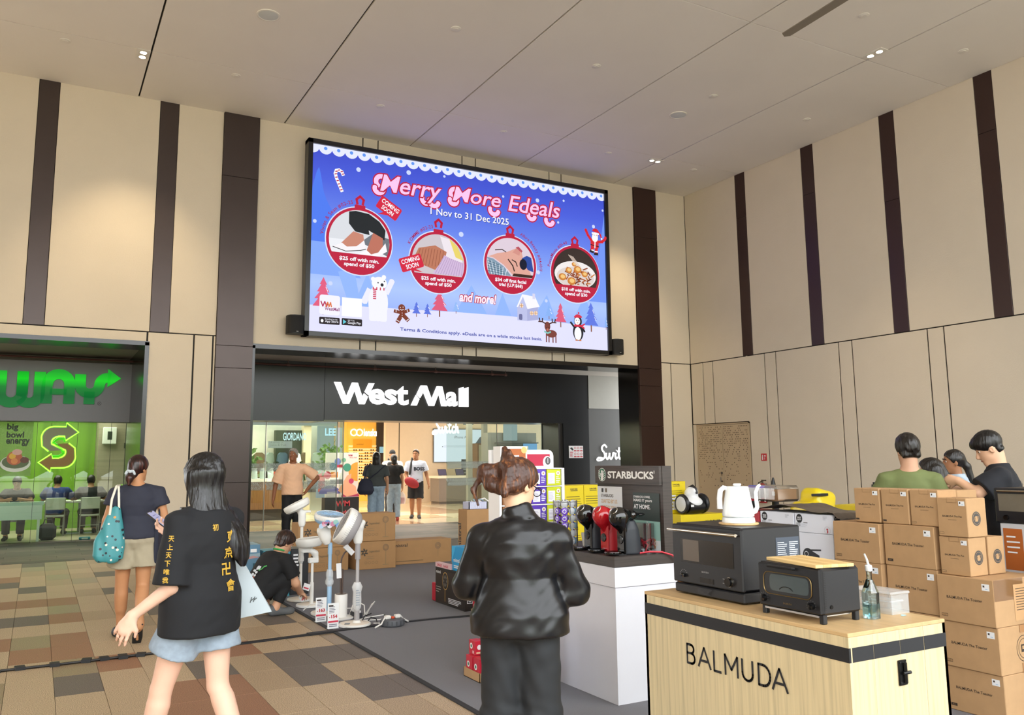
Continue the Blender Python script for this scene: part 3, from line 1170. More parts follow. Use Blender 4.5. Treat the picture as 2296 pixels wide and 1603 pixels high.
for q in ((152, 338, 12, 60, 230), (147, 322, 10, 20, -190), (258, 314, 10, 170, 340), (277, 312, 11, 170, 340), (329, 337, 11, 60, 230), (325, 321, 9, 20, -190), (430, 313, 11, 170, 340), (531, 313, 9, 170, 340), (581, 307, 10, 170, 340)):
    swash(*q)
head('Merry', 148, 304, 148, 52)
head('More', 322, 319, 126, 36)
head('Edeals', 466, 315, 146, 40)
a.text('1 Nov to 31 Dec 2025', 269.4, 279.4, 200, em('#3a3f8c'), h=16, bold=.012)
a.text('1 Nov to 31 Dec 2025', 268, 280.6, 200, WH, h=16, bold=.012)
a.text('and more!', 338, 88, 96, CR, h=25, bold=.09, shear=.2)
a.text('and more!', 339, 89, 94, em('#fbe9f6'), h=22, bold=.03, shear=.2)
a.text('Terms & Conditions apply. eDeals are on a while stocks last basis.', 198, 11, 356, em('#35459c'), h=9.5, bold=.02)


def arctext(t, cx, cy, r, a0, sz, m, bold=.012):
    ang = a0
    k = sz / .73
    for ch in t:
        V, F = text_geo(ch, bold) if ch != ' ' else (np.zeros((0, 3)), [])
        wd = (V[:, 0].max() - V[:, 0].min() if len(V) else .22) * k
        ang -= math.degrees(wd / 2 / r)
        if len(V):
            q = R(ang - 90)
            xx = (V[:, 0] - (V[:, 0].max() + V[:, 0].min()) / 2) * k
            yy = V[:, 1] * k
            bx, by = cx + r * math.cos(R(ang)), cy + r * math.sin(R(ang))
            P = np.stack([bx + xx * math.cos(q) - yy * math.sin(q), by + xx * math.sin(q) + yy * math.cos(q), 0 * xx], 1)
            a.mb.add(P, F, m, a.T())
        ang -= math.degrees((wd / 2 + .09 * k) / r)


def ball(cx, cy, r, chord, ringtop, t1, t2, photo):
    a.circ(cx, cy, r + 2.5, em('#cfdcfb'), n=48)
    a.rect(cx - 12, cy + r - 4, cx + 12, cy + r + 6, CR, 2)
    a.line([(cx - 6, ringtop - 18), (cx - 8, ringtop - 8), (cx, ringtop - 1), (cx + 8, ringtop - 8), (cx + 6, ringtop - 18)], 5.5, CR)
    a.circ(cx, cy, r, CR, n=48)
    ri = r * .925
    s_ = math.degrees(math.asin((chord - cy) / ri))
    m0 = photo(None, ri)
    a.circ(cx, cy, ri, m0, n=40, a0=s_, a1=180 - s_)
    photo((cx, cy), ri)
    a.ring(cx, cy, ri - .5, r, CR, 48)
    h_ = math.sqrt(max(0, r * r - (chord - cy) ** 2))
    a.circ(cx, cy, r - .2, CR, n=40, a0=180 - math.degrees(math.asin((chord - cy) / r)), a1=360 + math.degrees(math.asin((chord - cy) / r)))
    a.text(t1, cx, chord - (chord - cy + r) * .38, r * 1.2, WH, h=9.5, bold=.03, align='c')
    a.text(t2, cx, chord - (chord - cy + r) * .66, r * .92, WH, h=10.5, bold=.03, align='c')


def shoes(c, r):
    if c is None: return em('#d5d8de')
    x, y = c
    a.poly([(x - 66, y - 30), (x + 64, y - 30), (x + 66, y), (x - 66, y)], em('#e6e8ee'))
    a.poly([(x + 2, y - 2), (x + 66, y - 28), (x + 67, y + 12), (x + 30, y + 20)], em('#6e737c'))
    a.poly([(x - 24, y + 62), (x - 9, y + 65), (x + 20, y + 62), (x + 44, y + 48), (x + 58, y + 30), (x + 56, y + 8), (x + 20, y + 26), (x + 22, y + 16), (x - 10, y + 20), (x - 24, y + 36)], em('#22262a'))
    a.poly([(x - 14, y + 20), (x + 8, y + 15), (x + 10, y + 2), (x - 8, y - 13), (x - 30, y - 16), (x - 40, y - 8)], em('#c58470'))
    a.poly([(x + 30, y + 22), (x + 52, y + 12), (x + 52, y - 12), (x + 40, y - 26), (x + 22, y - 26), (x + 16, y - 18)], em('#b9705e'))
    a.poly([(x - 58, y - 17), (x - 38, y - 8), (x - 28, y - 15), (x - 6, y - 12), (x + 10, y + 3), (x + 14, y - 14), (x + 2, y - 19), (x - 30, y - 24)], em('#f0ecf0'))
    a.poly([(x - 4, y - 29), (x + 16, y - 18), (x + 26, y - 26), (x + 42, y - 20), (x + 58, y + 2), (x + 62, y - 16), (x + 40, y - 30)], em('#f4f0f4'))
    a.line([(x - 58, y - 18), (x - 30, y - 25), (x + 2, y - 20), (x + 14, y - 16)], 1.6, em('#2a2624'))


def pillows(c, r):
    if c is None: return em('#c9c0c6')
    x, y = c
    a.poly([(x + 4, y + 60), (x + 28, y + 56), (x + 58, y + 20), (x + 60, y - 4), (x + 20, y + 10)], em('#e8dfe6'))
    a.poly([(x + 26, y + 58), (x + 46, y + 42), (x + 62, y + 10), (x + 42, y + 16)], em('#e3cf6a'))
    a.poly([(x - 48, y + 28), (x - 8, y + 38), (x + 20, y + 26), (x + 8, y - 22), (x - 14, y - 16), (x - 62, y - 2)], em('#b9765c'))
    for i in range(9):
        u = x - 44 + i * 7
        a.line([(u, y + 30 - abs(i - 4) * .8), (u - 10 + i * .6, y - 10)], 1.2, em('#8f5340'), i > 0)
    a.poly([(x + 14, y + 18), (x + 30, y + 12), (x + 64, y + 4), (x + 60, y - 26), (x - 14, y - 26), (x + 2, y - 4)], em('#cdb4d6'))
    for i in range(11):
        a.line([(x + 14 + i * 4.6, y + 16 - i * 1.2), (x - 8 + i * 6.4, y - 26)], 1.0, em('#a78cb4'), i > 0)


def facial(c, r):
    if c is None: return em('#d9c9d6')
    x, y = c
    a.poly([(x - 58, y + 14), (x - 34, y + 24), (x - 8, y + 30), (x + 18, y + 42), (x + 30, y + 36), (x + 34, y + 18), (x + 50, y - 6), (x + 58, y - 26), (x + 8, y - 26), (x - 18, y - 2), (x - 44, y + 12)], em('#dba394'))
    a.poly([(x + 6, y + 30), (x + 18, y + 44), (x + 28, y + 38), (x + 24, y + 24)], em('#cf8f84'))
    a.poly([(x + 14, y + 43), (x + 30, y + 32), (x + 33, y + 36), (x + 22, y + 46)], em('#b5505c'))
    a.line([(x - 40, y + 31), (x - 22, y + 34), (x - 12, y + 29)], 2.2, em('#3a2a2a'))
    a.line([(x - 6, y + 12), (x + 6, y - 2), (x + 10, y - 14)], 3, em('#332524'))
    a.line([(x + 4, y + 12), (x + 14, y + 8), (x + 18, y - 2)], 2.4, em('#2a2020'))
    a.poly([(x - 62, y + 12), (x - 46, y + 10), (x - 18, y - 6), (x + 2, y - 27), (x - 58, y - 27)], em('#7f98ac'))
    for i in range(6):
        a.line([(x - 60 + i * 10, y + 8 - i * 4), (x - 50 + i * 7, y - 27)], 1.4, em('#e6eef6'), i > 0)
        a.line([(x - 60, y + 4 - i * 6), (x - 30 + i * 4, y - 4 - i * 5)], 1.2, em('#2d4a5e'), True)
    a.poly([(x + 30, y + 18), (x + 44, y + 26), (x + 56, y + 22), (x + 62, y - 12), (x + 46, y - 8)], em('#2c4a9c'))
    a.circ(x + 34, y + 4, 10, em('#161a30'), ry=13)
    a.poly([(x + 8, y - 20), (x + 62, y - 20), (x + 58, y - 27), (x + 4, y - 27)], em('#3d2620'))


def pasta(c, r):
    if c is None: return em('#3a2f2b')
    x, y = c
    a.circ(x, y - 2, 60, em('#ece6e4'), ry=34, n=32)
    a.circ(x, y - 8, 54, em('#d8cdc8'), ry=26, n=32)
    rr_ = random.Random(3)
    for i in range(60):
        t = rr_.random() * 2 * PI
        q = math.sqrt(rr_.random())
        px_, py_ = x + 6 + 40 * q * math.cos(t), y - 4 + 22 * q * math.sin(t)
        a.line([(px_, py_), (px_ + rr_.uniform(-14, 14), py_ + rr_.uniform(-8, 8))], 3, em(('#a8552c', '#8a3f22', '#c47a3c', '#6e2f1c')[i % 4]), i > 0 and i % 8 > 0)
    for u, v, q in ((-38, -10, 11), (-12, -18, 12), (6, 12, 11), (-20, 8, 9), (26, 2, 9), (-4, 24, 7)):
        a.circ(x + u, y + v, q, em('#c9803a'), ry=q * .8)
        a.circ(x + u + 1, y + v + 1, q * .6, em('#edc27a'), ry=q * .45)
    for i in range(4):
        a.line([(x - 20 + i * 4, y + 46 - i), (x + 2 + i * 4, y + 22 - i)], 1.5, em('#d9c6b8'), i > 0)


ball(104, 199, 73, 170, 298, '$25 off with min.', 'spend of $50', shoes)
ball(287, 172, 69.5, 144, 271, '$25 off with min.', 'spend of $50', pillows)
ball(470, 186, 69, 158, 279, '$34 off first facial', 'trial (U.P.$68)', facial)
ball(650, 181, 70, 152, 274, '$10 off with min.', 'spend of $30', pasta)
nv = em('#a02050')
arctext('Vivian & Sean #02-25', 104, 199, 80, 177, 8, nv)
arctext('KOMME #02-23', 287, 172, 77, 155, 7.5, nv)
arctext('Allure Beauty #04-10/11', 470, 186, 76, 72, 7.5, nv)
arctext('PastaMania #01-40', 650, 181, 76, 172, 7.5, nv)
for cx, cy, rot_, tx in ((166, 277, -31, 0), (219, 162, 20, 0)):
    cr_, sr_ = math.cos(R(rot_)), math.sin(R(rot_))
    P_ = lambda u, v: (cx + u * cr_ - v * sr_, cy + u * sr_ + v * cr_)
    a.poly([P_(-25, -15), (P_(-6, -15)), P_(-14 if rot_ < 0 else 20, -26), P_(6, -15), P_(25, -15), P_(27, -12), P_(27, 13), P_(24, 16), P_(-24, 16), P_(-27, 13), P_(-27, -12)], em('#cf2440'))
    a.text('COMING', *P_(-22, 2), 44, WH, h=10, bold=.02, rot=rot_)
    a.text('SOON', *P_(-15, -11), 30, WH, h=10, bold=.02, rot=rot_)
# polar bear waving, red striped scarf
bw = em('#f1f1fb')
for P0, P1, wd in (((124, 92), (114, 70), 14), ((163, 92), (174, 116), 12)):
    a.line([P0, P1], wd, em('#e6e6f8'))
    a.circ(*P1, wd * .5, em('#e6e6f8'), n=16)
a.circ(144, 68, 22, em('#ececfb'), ry=40)
a.rect(124, 28, 142, 60, em('#ececfb'), 5)
a.rect(146, 28, 164, 60, em('#ececfb'), 5)
a.circ(132, 118, 5, bw, n=14); a.circ(156, 124, 5, bw, n=14)
a.circ(146, 110, 17, bw, ry=14)
a.circ(152, 107, 3.6, em('#20202a'), n=12); a.circ(143, 111, 1.6, em('#20202a'), n=8); a.circ(157, 115, 1.6, em('#20202a'), n=8)
for i in range(7):
    a.poly([(131 + 4 * i, 95), (133.4 + 4 * i, 95), (133.4 + 4 * i, 101), (131 + 4 * i, 101)], em('#c8284a') if i % 2 == 0 else bw, i > 0)
for i in range(6):
    a.poly([(132, 75 + 4 * i), (139, 75 + 4 * i), (139, 77.6 + 4 * i), (132, 77.6 + 4 * i)], em('#c8284a'), i > 0)
# gingerbread figure
gb = em('#7a3a2a')
a.circ(197, 61, 8, gb, n=18)
a.line([(181, 53), (198, 50), (213, 57)], 7, gb)
a.line([(188, 31), (197, 46), (198, 52)], 9, gb, True)
a.line([(211, 36), (200, 46)], 9, gb, True)
for x, y in ((194, 62), (200, 63), (198, 50), (198, 45), (198, 40)):
    a.circ(x, y, 1, WH, n=8)
a.line([(193, 58), (197, 56), (201, 58)], 1.2, WH)
for p in ([(184, 51), (184, 55)], [(210, 53), (209, 58)], [(185, 34), (191, 31)], [(208, 34), (213, 38)]):
    a.line(p, 1.4, WH)
# snowy house
a.poly([(482, 55), (508, 55), (508, 86), (495, 114), (482, 88)], em('#b9bde2'))
a.poly([(508, 55), (538, 60), (538, 92), (508, 86)], em('#a9add6'))
a.poly([(495, 117), (530, 114), (542, 91), (509, 83)], em('#f0effc'))
a.poly([(480, 86), (495, 117), (498, 113), (484, 86)], em('#f0effc'))
a.rect(523, 108, 530, 121, em('#d3d2ea'))
a.rect(486, 56, 495, 70, em('#6a6c98'), 3)
for x, y in ((493, 90), (520, 74), (531, 75)):
    a.circ(x, y, 5, em('#f6d8b8'), n=14)
    a.line([(x - 5, y), (x + 5, y)], 1.4, em('#b98a6a')); a.line([(x, y - 5), (x, y + 5)], 1.4, em('#b98a6a'))
# deer
dr = em('#7a4038')
for x in (559, 566, 577, 585):
    a.line([(x, 9), (x, 28)], 3, dr)
a.circ(573, 29, 15, dr, ry=9)
a.line([(562, 46), (562, 32)], 8, dr)
a.circ(562, 46, 8, dr, ry=11)
for s_ in (-1, 1):
    for p in ([(562 + 5 * s_, 52), (562 + 14 * s_, 56), (562 + 24 * s_, 56)], [(562 + 14 * s_, 56), (562 + 13 * s_, 64)], [(562 + 20 * s_, 56), (562 + 22 * s_, 64)]):
        a.line(p, 3, em('#4a2a24'))
a.line([(554, 33), (562, 30), (570, 33)], 4, em('#7fc0b8'))
a.circ(559, 42, 1.2, black, n=8); a.circ(566, 43, 1.2, black, n=8); a.circ(562, 38, 3, em('#b9705e'), n=10)
# penguin with red hat and scarf
pg = em('#23242c')
a.circ(648, 38, 15, pg, ry=21)
a.circ(648, 64, 11, pg, ry=13)
a.circ(647, 34, 10, WH, ry=16)
a.circ(646, 64, 8, WH, ry=9)
a.line([(636, 50), (627, 60)], 5, pg); a.line([(660, 50), (666, 40)], 5, pg)
a.circ(648, 73, 10, em('#d2304a'), ry=8, a0=0, a1=180)
a.line([(638, 74), (658, 75)], 4, em('#d2304a')); a.circ(650, 84, 2.5, em('#d2304a'), n=10)
a.line([(638, 53), (658, 53)], 5, em('#d2304a')); a.line([(658, 53), (666, 58)], 4, em('#d2304a')); a.line([(658, 52), (665, 48)], 4, em('#d2304a'))
a.circ(643, 66, 1.2, black, n=8); a.circ(650, 66, 1.2, black, n=8); a.poly([(644, 61), (649, 61), (646, 58)], em('#e08a4a'))
a.line([(640, 18), (645, 18)], 3, em('#c87a4a')); a.line([(650, 18), (655, 18)], 3, em('#c87a4a'))
# father christmas cartoon in red
rd_, bk = em('#cf2434'), em('#241c20')
a.line([(692, 268), (682, 280), (677, 290)], 7, rd_); a.line([(710, 266), (724, 268), (733, 276)], 7, rd_)
a.circ(676, 292, 4, rd_, n=10); a.circ(734, 279, 4, rd_, n=10)
a.rect(689, 248, 713, 272, rd_, 5)
a.line([(694, 252), (692, 240)], 9, rd_); a.line([(706, 250), (705, 238)], 9, rd_)
a.line([(688, 241), (696, 239)], 6, bk); a.line([(700, 235), (709, 235)], 6, bk)
a.line([(692, 244), (698, 243)], 3, WH); a.line([(701, 241), (709, 241)], 3, WH)
a.circ(703, 281, 9, em('#eebfa6'), n=18)
a.circ(702, 275, 9, WH, ry=10)
a.circ(704, 290, 10, rd_, ry=9, a0=-10, a1=170); a.line([(712, 292), (719, 284), (721, 277)], 4, rd_); a.circ(722, 275, 2.5, WH, n=10)
a.line([(694, 287), (713, 286)], 4, WH)
a.line([(689, 257), (713, 254)], 2, bk); a.line([(701, 250), (702, 268)], 3, WH)
a.circ(700, 282, 1, bk, n=8); a.circ(706, 282, 1, bk, n=8)
# app cards
a.rect(16, 33, 59, 74, em('#ecebfb'), 5)
a.line([(19, 60), (23, 50), (27, 60), (31, 50), (33, 56)], 2.4, em('#b02a50')); a.line([(29, 50), (33, 59), (36, 50), (39, 59), (41, 50)], 2.4, em('#d8703a'))
a.text('WestMall', 27, 42, 31, em('#8a2a68'), h=7, bold=.02)
a.rect(63, 33, 106, 72, em('#f4f4fc'))
a.rect(16, 13.5, 59, 28, bk, 2); a.rect(63, 14, 107, 28.5, bk, 2)
a.text('Download on the', 28, 22.5, 26, WH, h=3.4); a.text('App Store', 28, 16, 28, WH, h=6, bold=.01)
a.circ(22, 20, 3, WH, ry=3.4, n=12)
a.text('GET IT ON', 76, 23, 14, WH, h=2.8); a.text('Google Play', 76, 16, 28, WH, h=6.4, bold=.01)
a.poly([(66, 16), (66, 26), (73, 21)], em('#5fc8d8'))
a.build('display_image', led)

spk_m = mat('#121214', .5, var=0)
for x, lb in ((4.43, 'black wall speaker at the left corner of the big screen'), (12.435, 'black wall speaker at the right corner of the big screen')):
    t = thing('wall_speaker', lb, 'speaker', (x, 16.72, 4.33), 0, 'speakers beside the big screen')
    MB(spk_m).prism([(-.17, .1), (-.17, -.04), (-.13, -.12), (-.06, -.16), (.06, -.16), (.13, -.12), (.17, -.04), (.17, .1)], -.19, .19).build('body', t)
    MB(mat('#1c1c1e', .8, var=0, bump=.4, bsc=300)).prism([(-.13, -.125), (-.06, -.168), (.06, -.168), (.13, -.125)], -.17, .17).build('grille', t)
    MB(spk_m).box(-.04, .04, .08, .22, -.05, .05).build('bracket', t, smooth=False)
    MB(mat('#c8c8c8', .4, var=0)).box(-.02, .02, -.171, -.169, -.155, -.145).build('badge', t, smooth=False)

# ================================================================== inside the mall
ms = structure('wall_mall')
MB(mat('#cfc4b2', .6, var=.02)).box(2.6, 4.1, 20.25, 36, 0, 3.4).box(2.6, 19, 35, 35.2, 0, 3.4).box(18.8, 19, 20.25, 36, 0, 3.4).build('wall_sheet', ms, smooth=False)
MB(mat('#d8d2c6', .7, var=.02)).box(2.6, 19, 20.25, 36, 3.3, 3.4).build('ceiling_sheet', ms, smooth=False)
for i, (x, y) in enumerate(((6, 26), (8.5, 28), (10.5, 26), (12, 31), (7, 31))):
    MB(mat('#fff4e0', .5, var=0, emit=4)).box(x - .6, x + .6, y - .12, y + .12, 3.27, 3.3).build('light_strip', ms, smooth=False)
pl = structure('column_1')
MB(mat('#3a2f28', .4, var=.04)).box(12.05, 12.55, 32.5, 33.2, 0, 3.3).build('column_sheet', pl, smooth=False)
# phone shop: cream wall with a black joint, light box, counter
pw = structure('wall_shop')
cream = mat('#e2cdb0', .6, var=.02)
MB(cream).box(11.47, 12.0, 30, 30.2, 0, 3.3).box(12.04, 17, 30, 30.2, 0, 3.3).build('wall_sheet', pw, smooth=False)
MB(black).box(12.0, 12.04, 30.03, 30.2, 0, 3.3).build('wall_joint', pw, smooth=False)
lb = thing('light_box', 'large pale lit advertising panel of a slim phone on the cream shop wall', 'sign', (13.44, 29.94, 1.53))
MB(mat('#6b6b6b', .4, var=0)).box(-.03, 2.24, 0, .06, -.03, 1.28).build('frame', lb, smooth=False)
MB(mat('#dfe9f4', .4, var=0, emit=1.0)).box(0, 2.21, -.005, .01, 0, 1.25).build('lit_panel', lb, smooth=False)
a = Art((0, -.005, 0), X, Z)
a.text('iPhone Air', .86, .9, .62, mat('#5a6672', .5, var=0), h=.1)
a.rect(.4, .6, 1.75, .61, mat('#7e93a6', .5, var=0)); a.rect(.4, .55, 1.75, .556, mat('#9fb4c4', .5, var=0), same=True)
a.circ(.36, .58, .02, mat('#22262c', .5, var=0))
a.poly([(1.72, .62), (1.98, .95), (2.2, 1.05), (2.2, .82), (1.8, .58)], mat('#4a5560', .5, var=0)); a.poly([(1.7, .52), (1.9, .35), (2.1, .3), (2.0, .5), (1.75, .56)], mat('#4a5560', .5, var=0))
a.build('print', lb)
ct = thing('shop_counter', 'long taupe shop counter with a pale top under the lit phone panel', 'counter', (12.96, 28.4, 0))
MB(mat('#7d7064', .5, var=.03)).box(0, 3.6, .03, .8, .08, .93, c=.004).build('body', ct, smooth=False)
MB(mat('#e6d8c0', .3, var=.02)).box(-.05, 3.65, 0, .85, .93, 1.02, c=.004).build('top', ct, smooth=False)
MB(mat('#5a5048', .5, var=0)).box(.03, 3.57, .06, .78, 0, .08).build('plinth', ct, smooth=False)
for i, (x, lb_) in enumerate(((.3, 'leftmost dark tablet on the pale shop counter'), (1.02, 'second dark tablet on the pale shop counter'), (1.75, 'third dark tablet on the pale shop counter'), (2.4, 'rightmost dark tablet on the pale shop counter'))):
    t = thing('tablet', lb_, 'tablet', (12.96 + x, 28.75, 1.02), group='tablets on the shop counter')
    MB(mat('#23222a', .3, var=0)).box(-.17, .17, -.006, .006, 0, .25, T=TM((0, 0, .01), (R(-25), 0, 0))).build('slab', t, smooth=False)
    MB(mat('#4a4560', .3, var=0, emit=.25)).box(-.155, .155, -.008, -.006, .015, .235, T=TM((0, 0, .01), (R(-25), 0, 0))).build('display', t, smooth=False)
    MB(mat('#dddddd', .4, var=0)).box(-.05, .05, 0, .14, 0, .012).build('foot', t, smooth=False)
t = thing('price_stand', 'dark upright price card between the tablets on the shop counter', 'stand', (14.35, 29.0, 1.02))
MB(mat('#26282a', .5, var=0)).box(-.19, .19, 0, .02, 0, .6).build('card', t, smooth=False)
a = Art((0, 0, 0), X, Z)
for i in range(4):
    a.rect(-.13, .07 + .12 * i, .13, .12 + .12 * i, mat('#8b9094', .5, var=0))
a.build('print', t)
hs = thing('hanging_sign', 'hanging white script shop sign above the cream wall', 'sign', (12.35, 27.5, 2.72))
MB(black).box(0, .95, -.06, .06, .2, .34).box(.1, .13, -.02, .02, .34, .58).box(.8, .83, -.02, .02, .34, .58).build('housing', hs, smooth=False)
mbs = MB(wl)
script_switch(mbs, [[.3, 0, 0, -.1], [0, 0, -.3, -.09], [0, .42, 0, -.2], [0, 0, 0, 1]], .1)
mbs.build('lettering', hs)['kind'] = 'stuff'
# eyewear shop with a golden display wall
ew = thing('eyewear_wall', 'golden lit eyewear display wall with rows of small frames', 'display', (11.0, 32.6, 0))
yl = mat('#f0b548', .5, var=.03, emit=.28)
yl2 = mat('#f7dca0', .5, var=.02, emit=.28)
MB(yl).box(-.2, 1.35, 0, .3, 0, 3.3).build('back_panel', ew, smooth=False)
for i in range(13):
    z = .75 + i * .115
    MB(yl2).box(-.1, 1.3, -.06, 0, z, z + .08).build('shelf', ew, smooth=False)
sg_ = MB(mat('#2a1c12', .5, var=0))
for i in range(12):
    for j in range(5):
        if (i * 3 + j) % 4:
            for k in (0, .09):
                sg_.lathe([(.03, 0), (.03, .01)], 8, T=TM((.1 + j * .24 + k, -.07, .87 + i * .115), (PI / 2, 0, 0)))
o = sg_.build('eyewear_frames', ew)
o['kind'] = 'stuff'
a = Art((0, -.08, 0), X, Z)
a.ring(.08, 2.72, .1, .15, wl, 20); a.ring(.32, 2.72, .1, .15, wl, 20)
a.text('lenskart', .5, 2.57, .75, wl, h=.3, bold=.03)
a.rect(.05, 2.1, .85, 2.45, mat('#e39a22', .5, var=0, emit=.2)); a.text('summer', .2, 2.22, .3, mat('#6a4210', .5, var=0))
a.build('lettering', ew)
wsgn = thing('way_sign', 'small pale blue lit sign on the dark column', 'sign', (12.0, 32.4, 1.9))
MB(mat('#a8d4dc', .5, var=0, emit=.7)).box(.15, .5, 0, .05, 0, .25).build('lit_plate', wsgn, smooth=False)
# clothes shops on the left
gsh = thing('clothes_shop', 'bright clothes shop front with white letters behind the left glass screen', 'shop', (5.6, 27.2, 0))
MB(mat('#cfd0c4', .6, var=.05)).box(0, 3.1, .6, .8, 0, 3.3).build('back_wall', gsh, smooth=False)
MB(mat('#e9ece8', .5, var=0, emit=.35)).box(.2, 3.1, -.05, .1, 2.75, 3.2).build('fascia', gsh, smooth=False)
MB(mat('#23211e', .5, var=.1)).box(1.15, 2.2, .3, .55, 1.2, 2.6).build('dark_display', gsh, smooth=False)
MB(mat('#d6c8a8', .6, var=.03)).box(2.0, 2.25, .1, .4, 0, 2.75).build('column', gsh, smooth=False)
MB(mat('#dfeaee', .4, var=.03, emit=.4)).box(2.5, 3.05, .2, .3, .4, 2.75).build('lit_window', gsh, smooth=False)
MB(mat('#eef2f0', .4, var=0, emit=.5)).box(3.1, 3.3, .1, .2, 1.0, 2.7).build('lit_pillar', gsh, smooth=False)
MB(mat('#f2f4f0', .5, var=0, emit=.4)).box(.8, 1.55, -.2, -.15, 2.02, 2.24).build('hanging_board', gsh, smooth=False)
a = Art((0, -.2, 0), X, Z)
a.text('GIORDANO', 1.25, 2.26, .75, mat('#d8f4ff', .5, var=0, emit=1.2), h=.25, bold=.02)
a.text('LEE', 2.62, 2.42, .36, mat('#bfe6ff', .5, var=0, emit=1.2), h=.24, bold=.03)
a.text('A variety of', .86, 2.15, .4, mat('#555c58', .5, var=0)); a.text('juice & fruit', .86, 2.06, .5, mat('#555c58', .5, var=0))
a.build('lettering', gsh)
shirt_m = [mat(c, .7, var=.05) for c in ('#5a4632', '#2e2a28', '#7f8e86', '#a33a34', '#33495e', '#8a7440', '#d9dcd8', '#3c5030')]
for i in range(14):
    x = .55 + .19 * i
    z = 1.15 if i % 2 else 1.2
    MB(shirt_m[i % 8]).prism([(-.16, .62), (-.08, .68), (.08, .68), (.16, .62), (.2, .4), (.14, .38), (.13, 0), (-.13, 0), (-.14, .38), (-.2, .4)], -.04, .04, T=TM((x, -.05 + .1 * (i % 3), z - .55 * (i % 2)), (PI / 2, 0, R(20 * (i % 3))))).build('hanging_shirt', gsh, smooth=False)
jd = thing('juice_counter', 'white topped counter with a wooden base behind the left glass screen', 'counter', (4.9, 23.6, 0))
MB(mat('#8a6038', .5, kind='wood', c2=(20, 20, 1.2), var=.15, sc=1.5)).box(0, 1.5, 0, .7, .3, 1.05).build('body', jd, smooth=False)
MB(mat('#e9ebe6', .3, var=.02)).box(-.05, 1.55, -.05, .75, 1.05, 1.13).build('top', jd, smooth=False)
MB(mat('#3a2f25', .6, var=0)).box(.03, 1.47, .05, .68, 0, .3).build('plinth', jd, smooth=False)
for i in range(6):
    t = thing('glass_jar', '%s glass jar from the left on the white juice counter' % ORD[i], 'jar', (5.05 + .22 * i, 23.75, 1.13), group='jars on the juice counter')
    MB(mat('#b7c6c4', .15, var=.05)).lathe([(.07, 0), (.08, .02), (.08, .2), (.06, .25)], 14).build('body', t)
    MB(mat('#e8ecea', .4, var=0)).lathe([(.065, .25), (.065, .29), (0, .29)], 14).build('lid', t)
foliage = mat('#4e6a35', .8, var=.25, sc=4)
for i, (x, y, lb_) in enumerate(((5.3, 25.5, 'tall leafy green plant behind the leftmost glass'), (7.9, 25.2, 'potted green plant near the clothes rack'))):
    t = thing('indoor_plant', lb_, 'plant', (x, y, 0))
    MB(mat('#7a756c', .6, var=.05)).lathe([(.16, 0), (.22, .4), (.2, .4), (.0, .36)], 18).build('pot', t)
    MB(mat('#5c4a35', .8, var=.05)).tube([(0, 0, .36), (.02, 0, 1.2)], .02).build('stem', t)
    lf = MB(foliage)
    rr_ = random.Random(i)
    for k in range(160):
        th, ph, q = rr_.random() * 6.3, rr_.uniform(-.5, 1.4), .2 + .3 * rr_.random()
        c_ = (q * math.cos(th) * math.cos(ph), q * math.sin(th) * math.cos(ph), 1.45 + .9 * q * math.sin(ph) * 1.6)
        lf.add([(0, 0, 0), (.05, .1, .01), (0, .22, 0), (-.05, .1, .01)], [(0, 1, 2, 3)], None, TM(c_, (rr_.random() * 6, rr_.random() * 6, th)))
    o = lf.build('foliage', t, smooth=False)
    o['kind'] = 'stuff'
# standee with a phone picture
sd = thing('standee', 'printed West Mall app standee with a phone picture and black base', 'standee', (6.86, 22.4, 0))
MB(mat('#dcd6d2', .5, var=.01)).box(0, .92, 0, .05, .62, 1.82).build('picture_board', sd, smooth=False)
MB(mat('#141214', .4, var=0)).box(-.02, .94, -.03, .25, 0, .62).build('base', sd, smooth=False)
a = Art((0, 0, 0), X, Z)
f_ = lambda c: mat(c, .5, var=0)
a.circ(.12, .72, .3, f_('#5a5aa0'), ry=.22, n=24, a0=0, a1=180); a.circ(.7, .63, .26, f_('#b03060'), ry=.14, n=20, a0=0, a1=180)
a.circ(.9, 1.3, .26, f_('#d99a3a'), n=24, a0=90, a1=270)
a.poly([(.35, .8), (.6, 1.2), (.72, 1.25), (.7, 1.0), (.85, .9), (.9, .7), (.6, .63)], f_('#e3a88a'))
a.rect(.1, .95, .5, 1.55, f_('#f2f0f0'), .04); a.rect(.12, 1.42, .48, 1.5, f_('#b3344a')); a.rect(.14, 1.15, .34, 1.3, f_('#e08a3a')); a.rect(.12, .98, .48, 1.1, f_('#7c7f86'))
for x, y, r_, c_ in ((.2, 1.45, .1, '#3f7f9a'), (.33, 1.58, .09, '#6f7fc0'), (.6, 1.42, .11, '#3f8f7a'), (.05, 1.22, .1, '#b3344a'), (.5, 1.62, .06, '#6aa88a'), (.72, 1.05, .07, '#c03a6a')):
    a.circ(x, y, r_, f_(c_))
a.text('WM', .62, 1.72, .12, f_('#b02a50'), bold=.03); a.text('West Mall', .66, 1.67, .2, f_('#b02a50'))
a.lines(.04, .64, .35, .78, 4, f_('#c8c8d4'))
a.build('print', sd)
a = Art((0, -.03, 0), X, Z)
a.text('WM', .28, .38, .4, f_('#b83a48'), h=.15, bold=.02); a.text('WestMall', .25, .15, .5, f_('#b83a48'), h=.13, bold=.02)
a.build('base_print', sd)
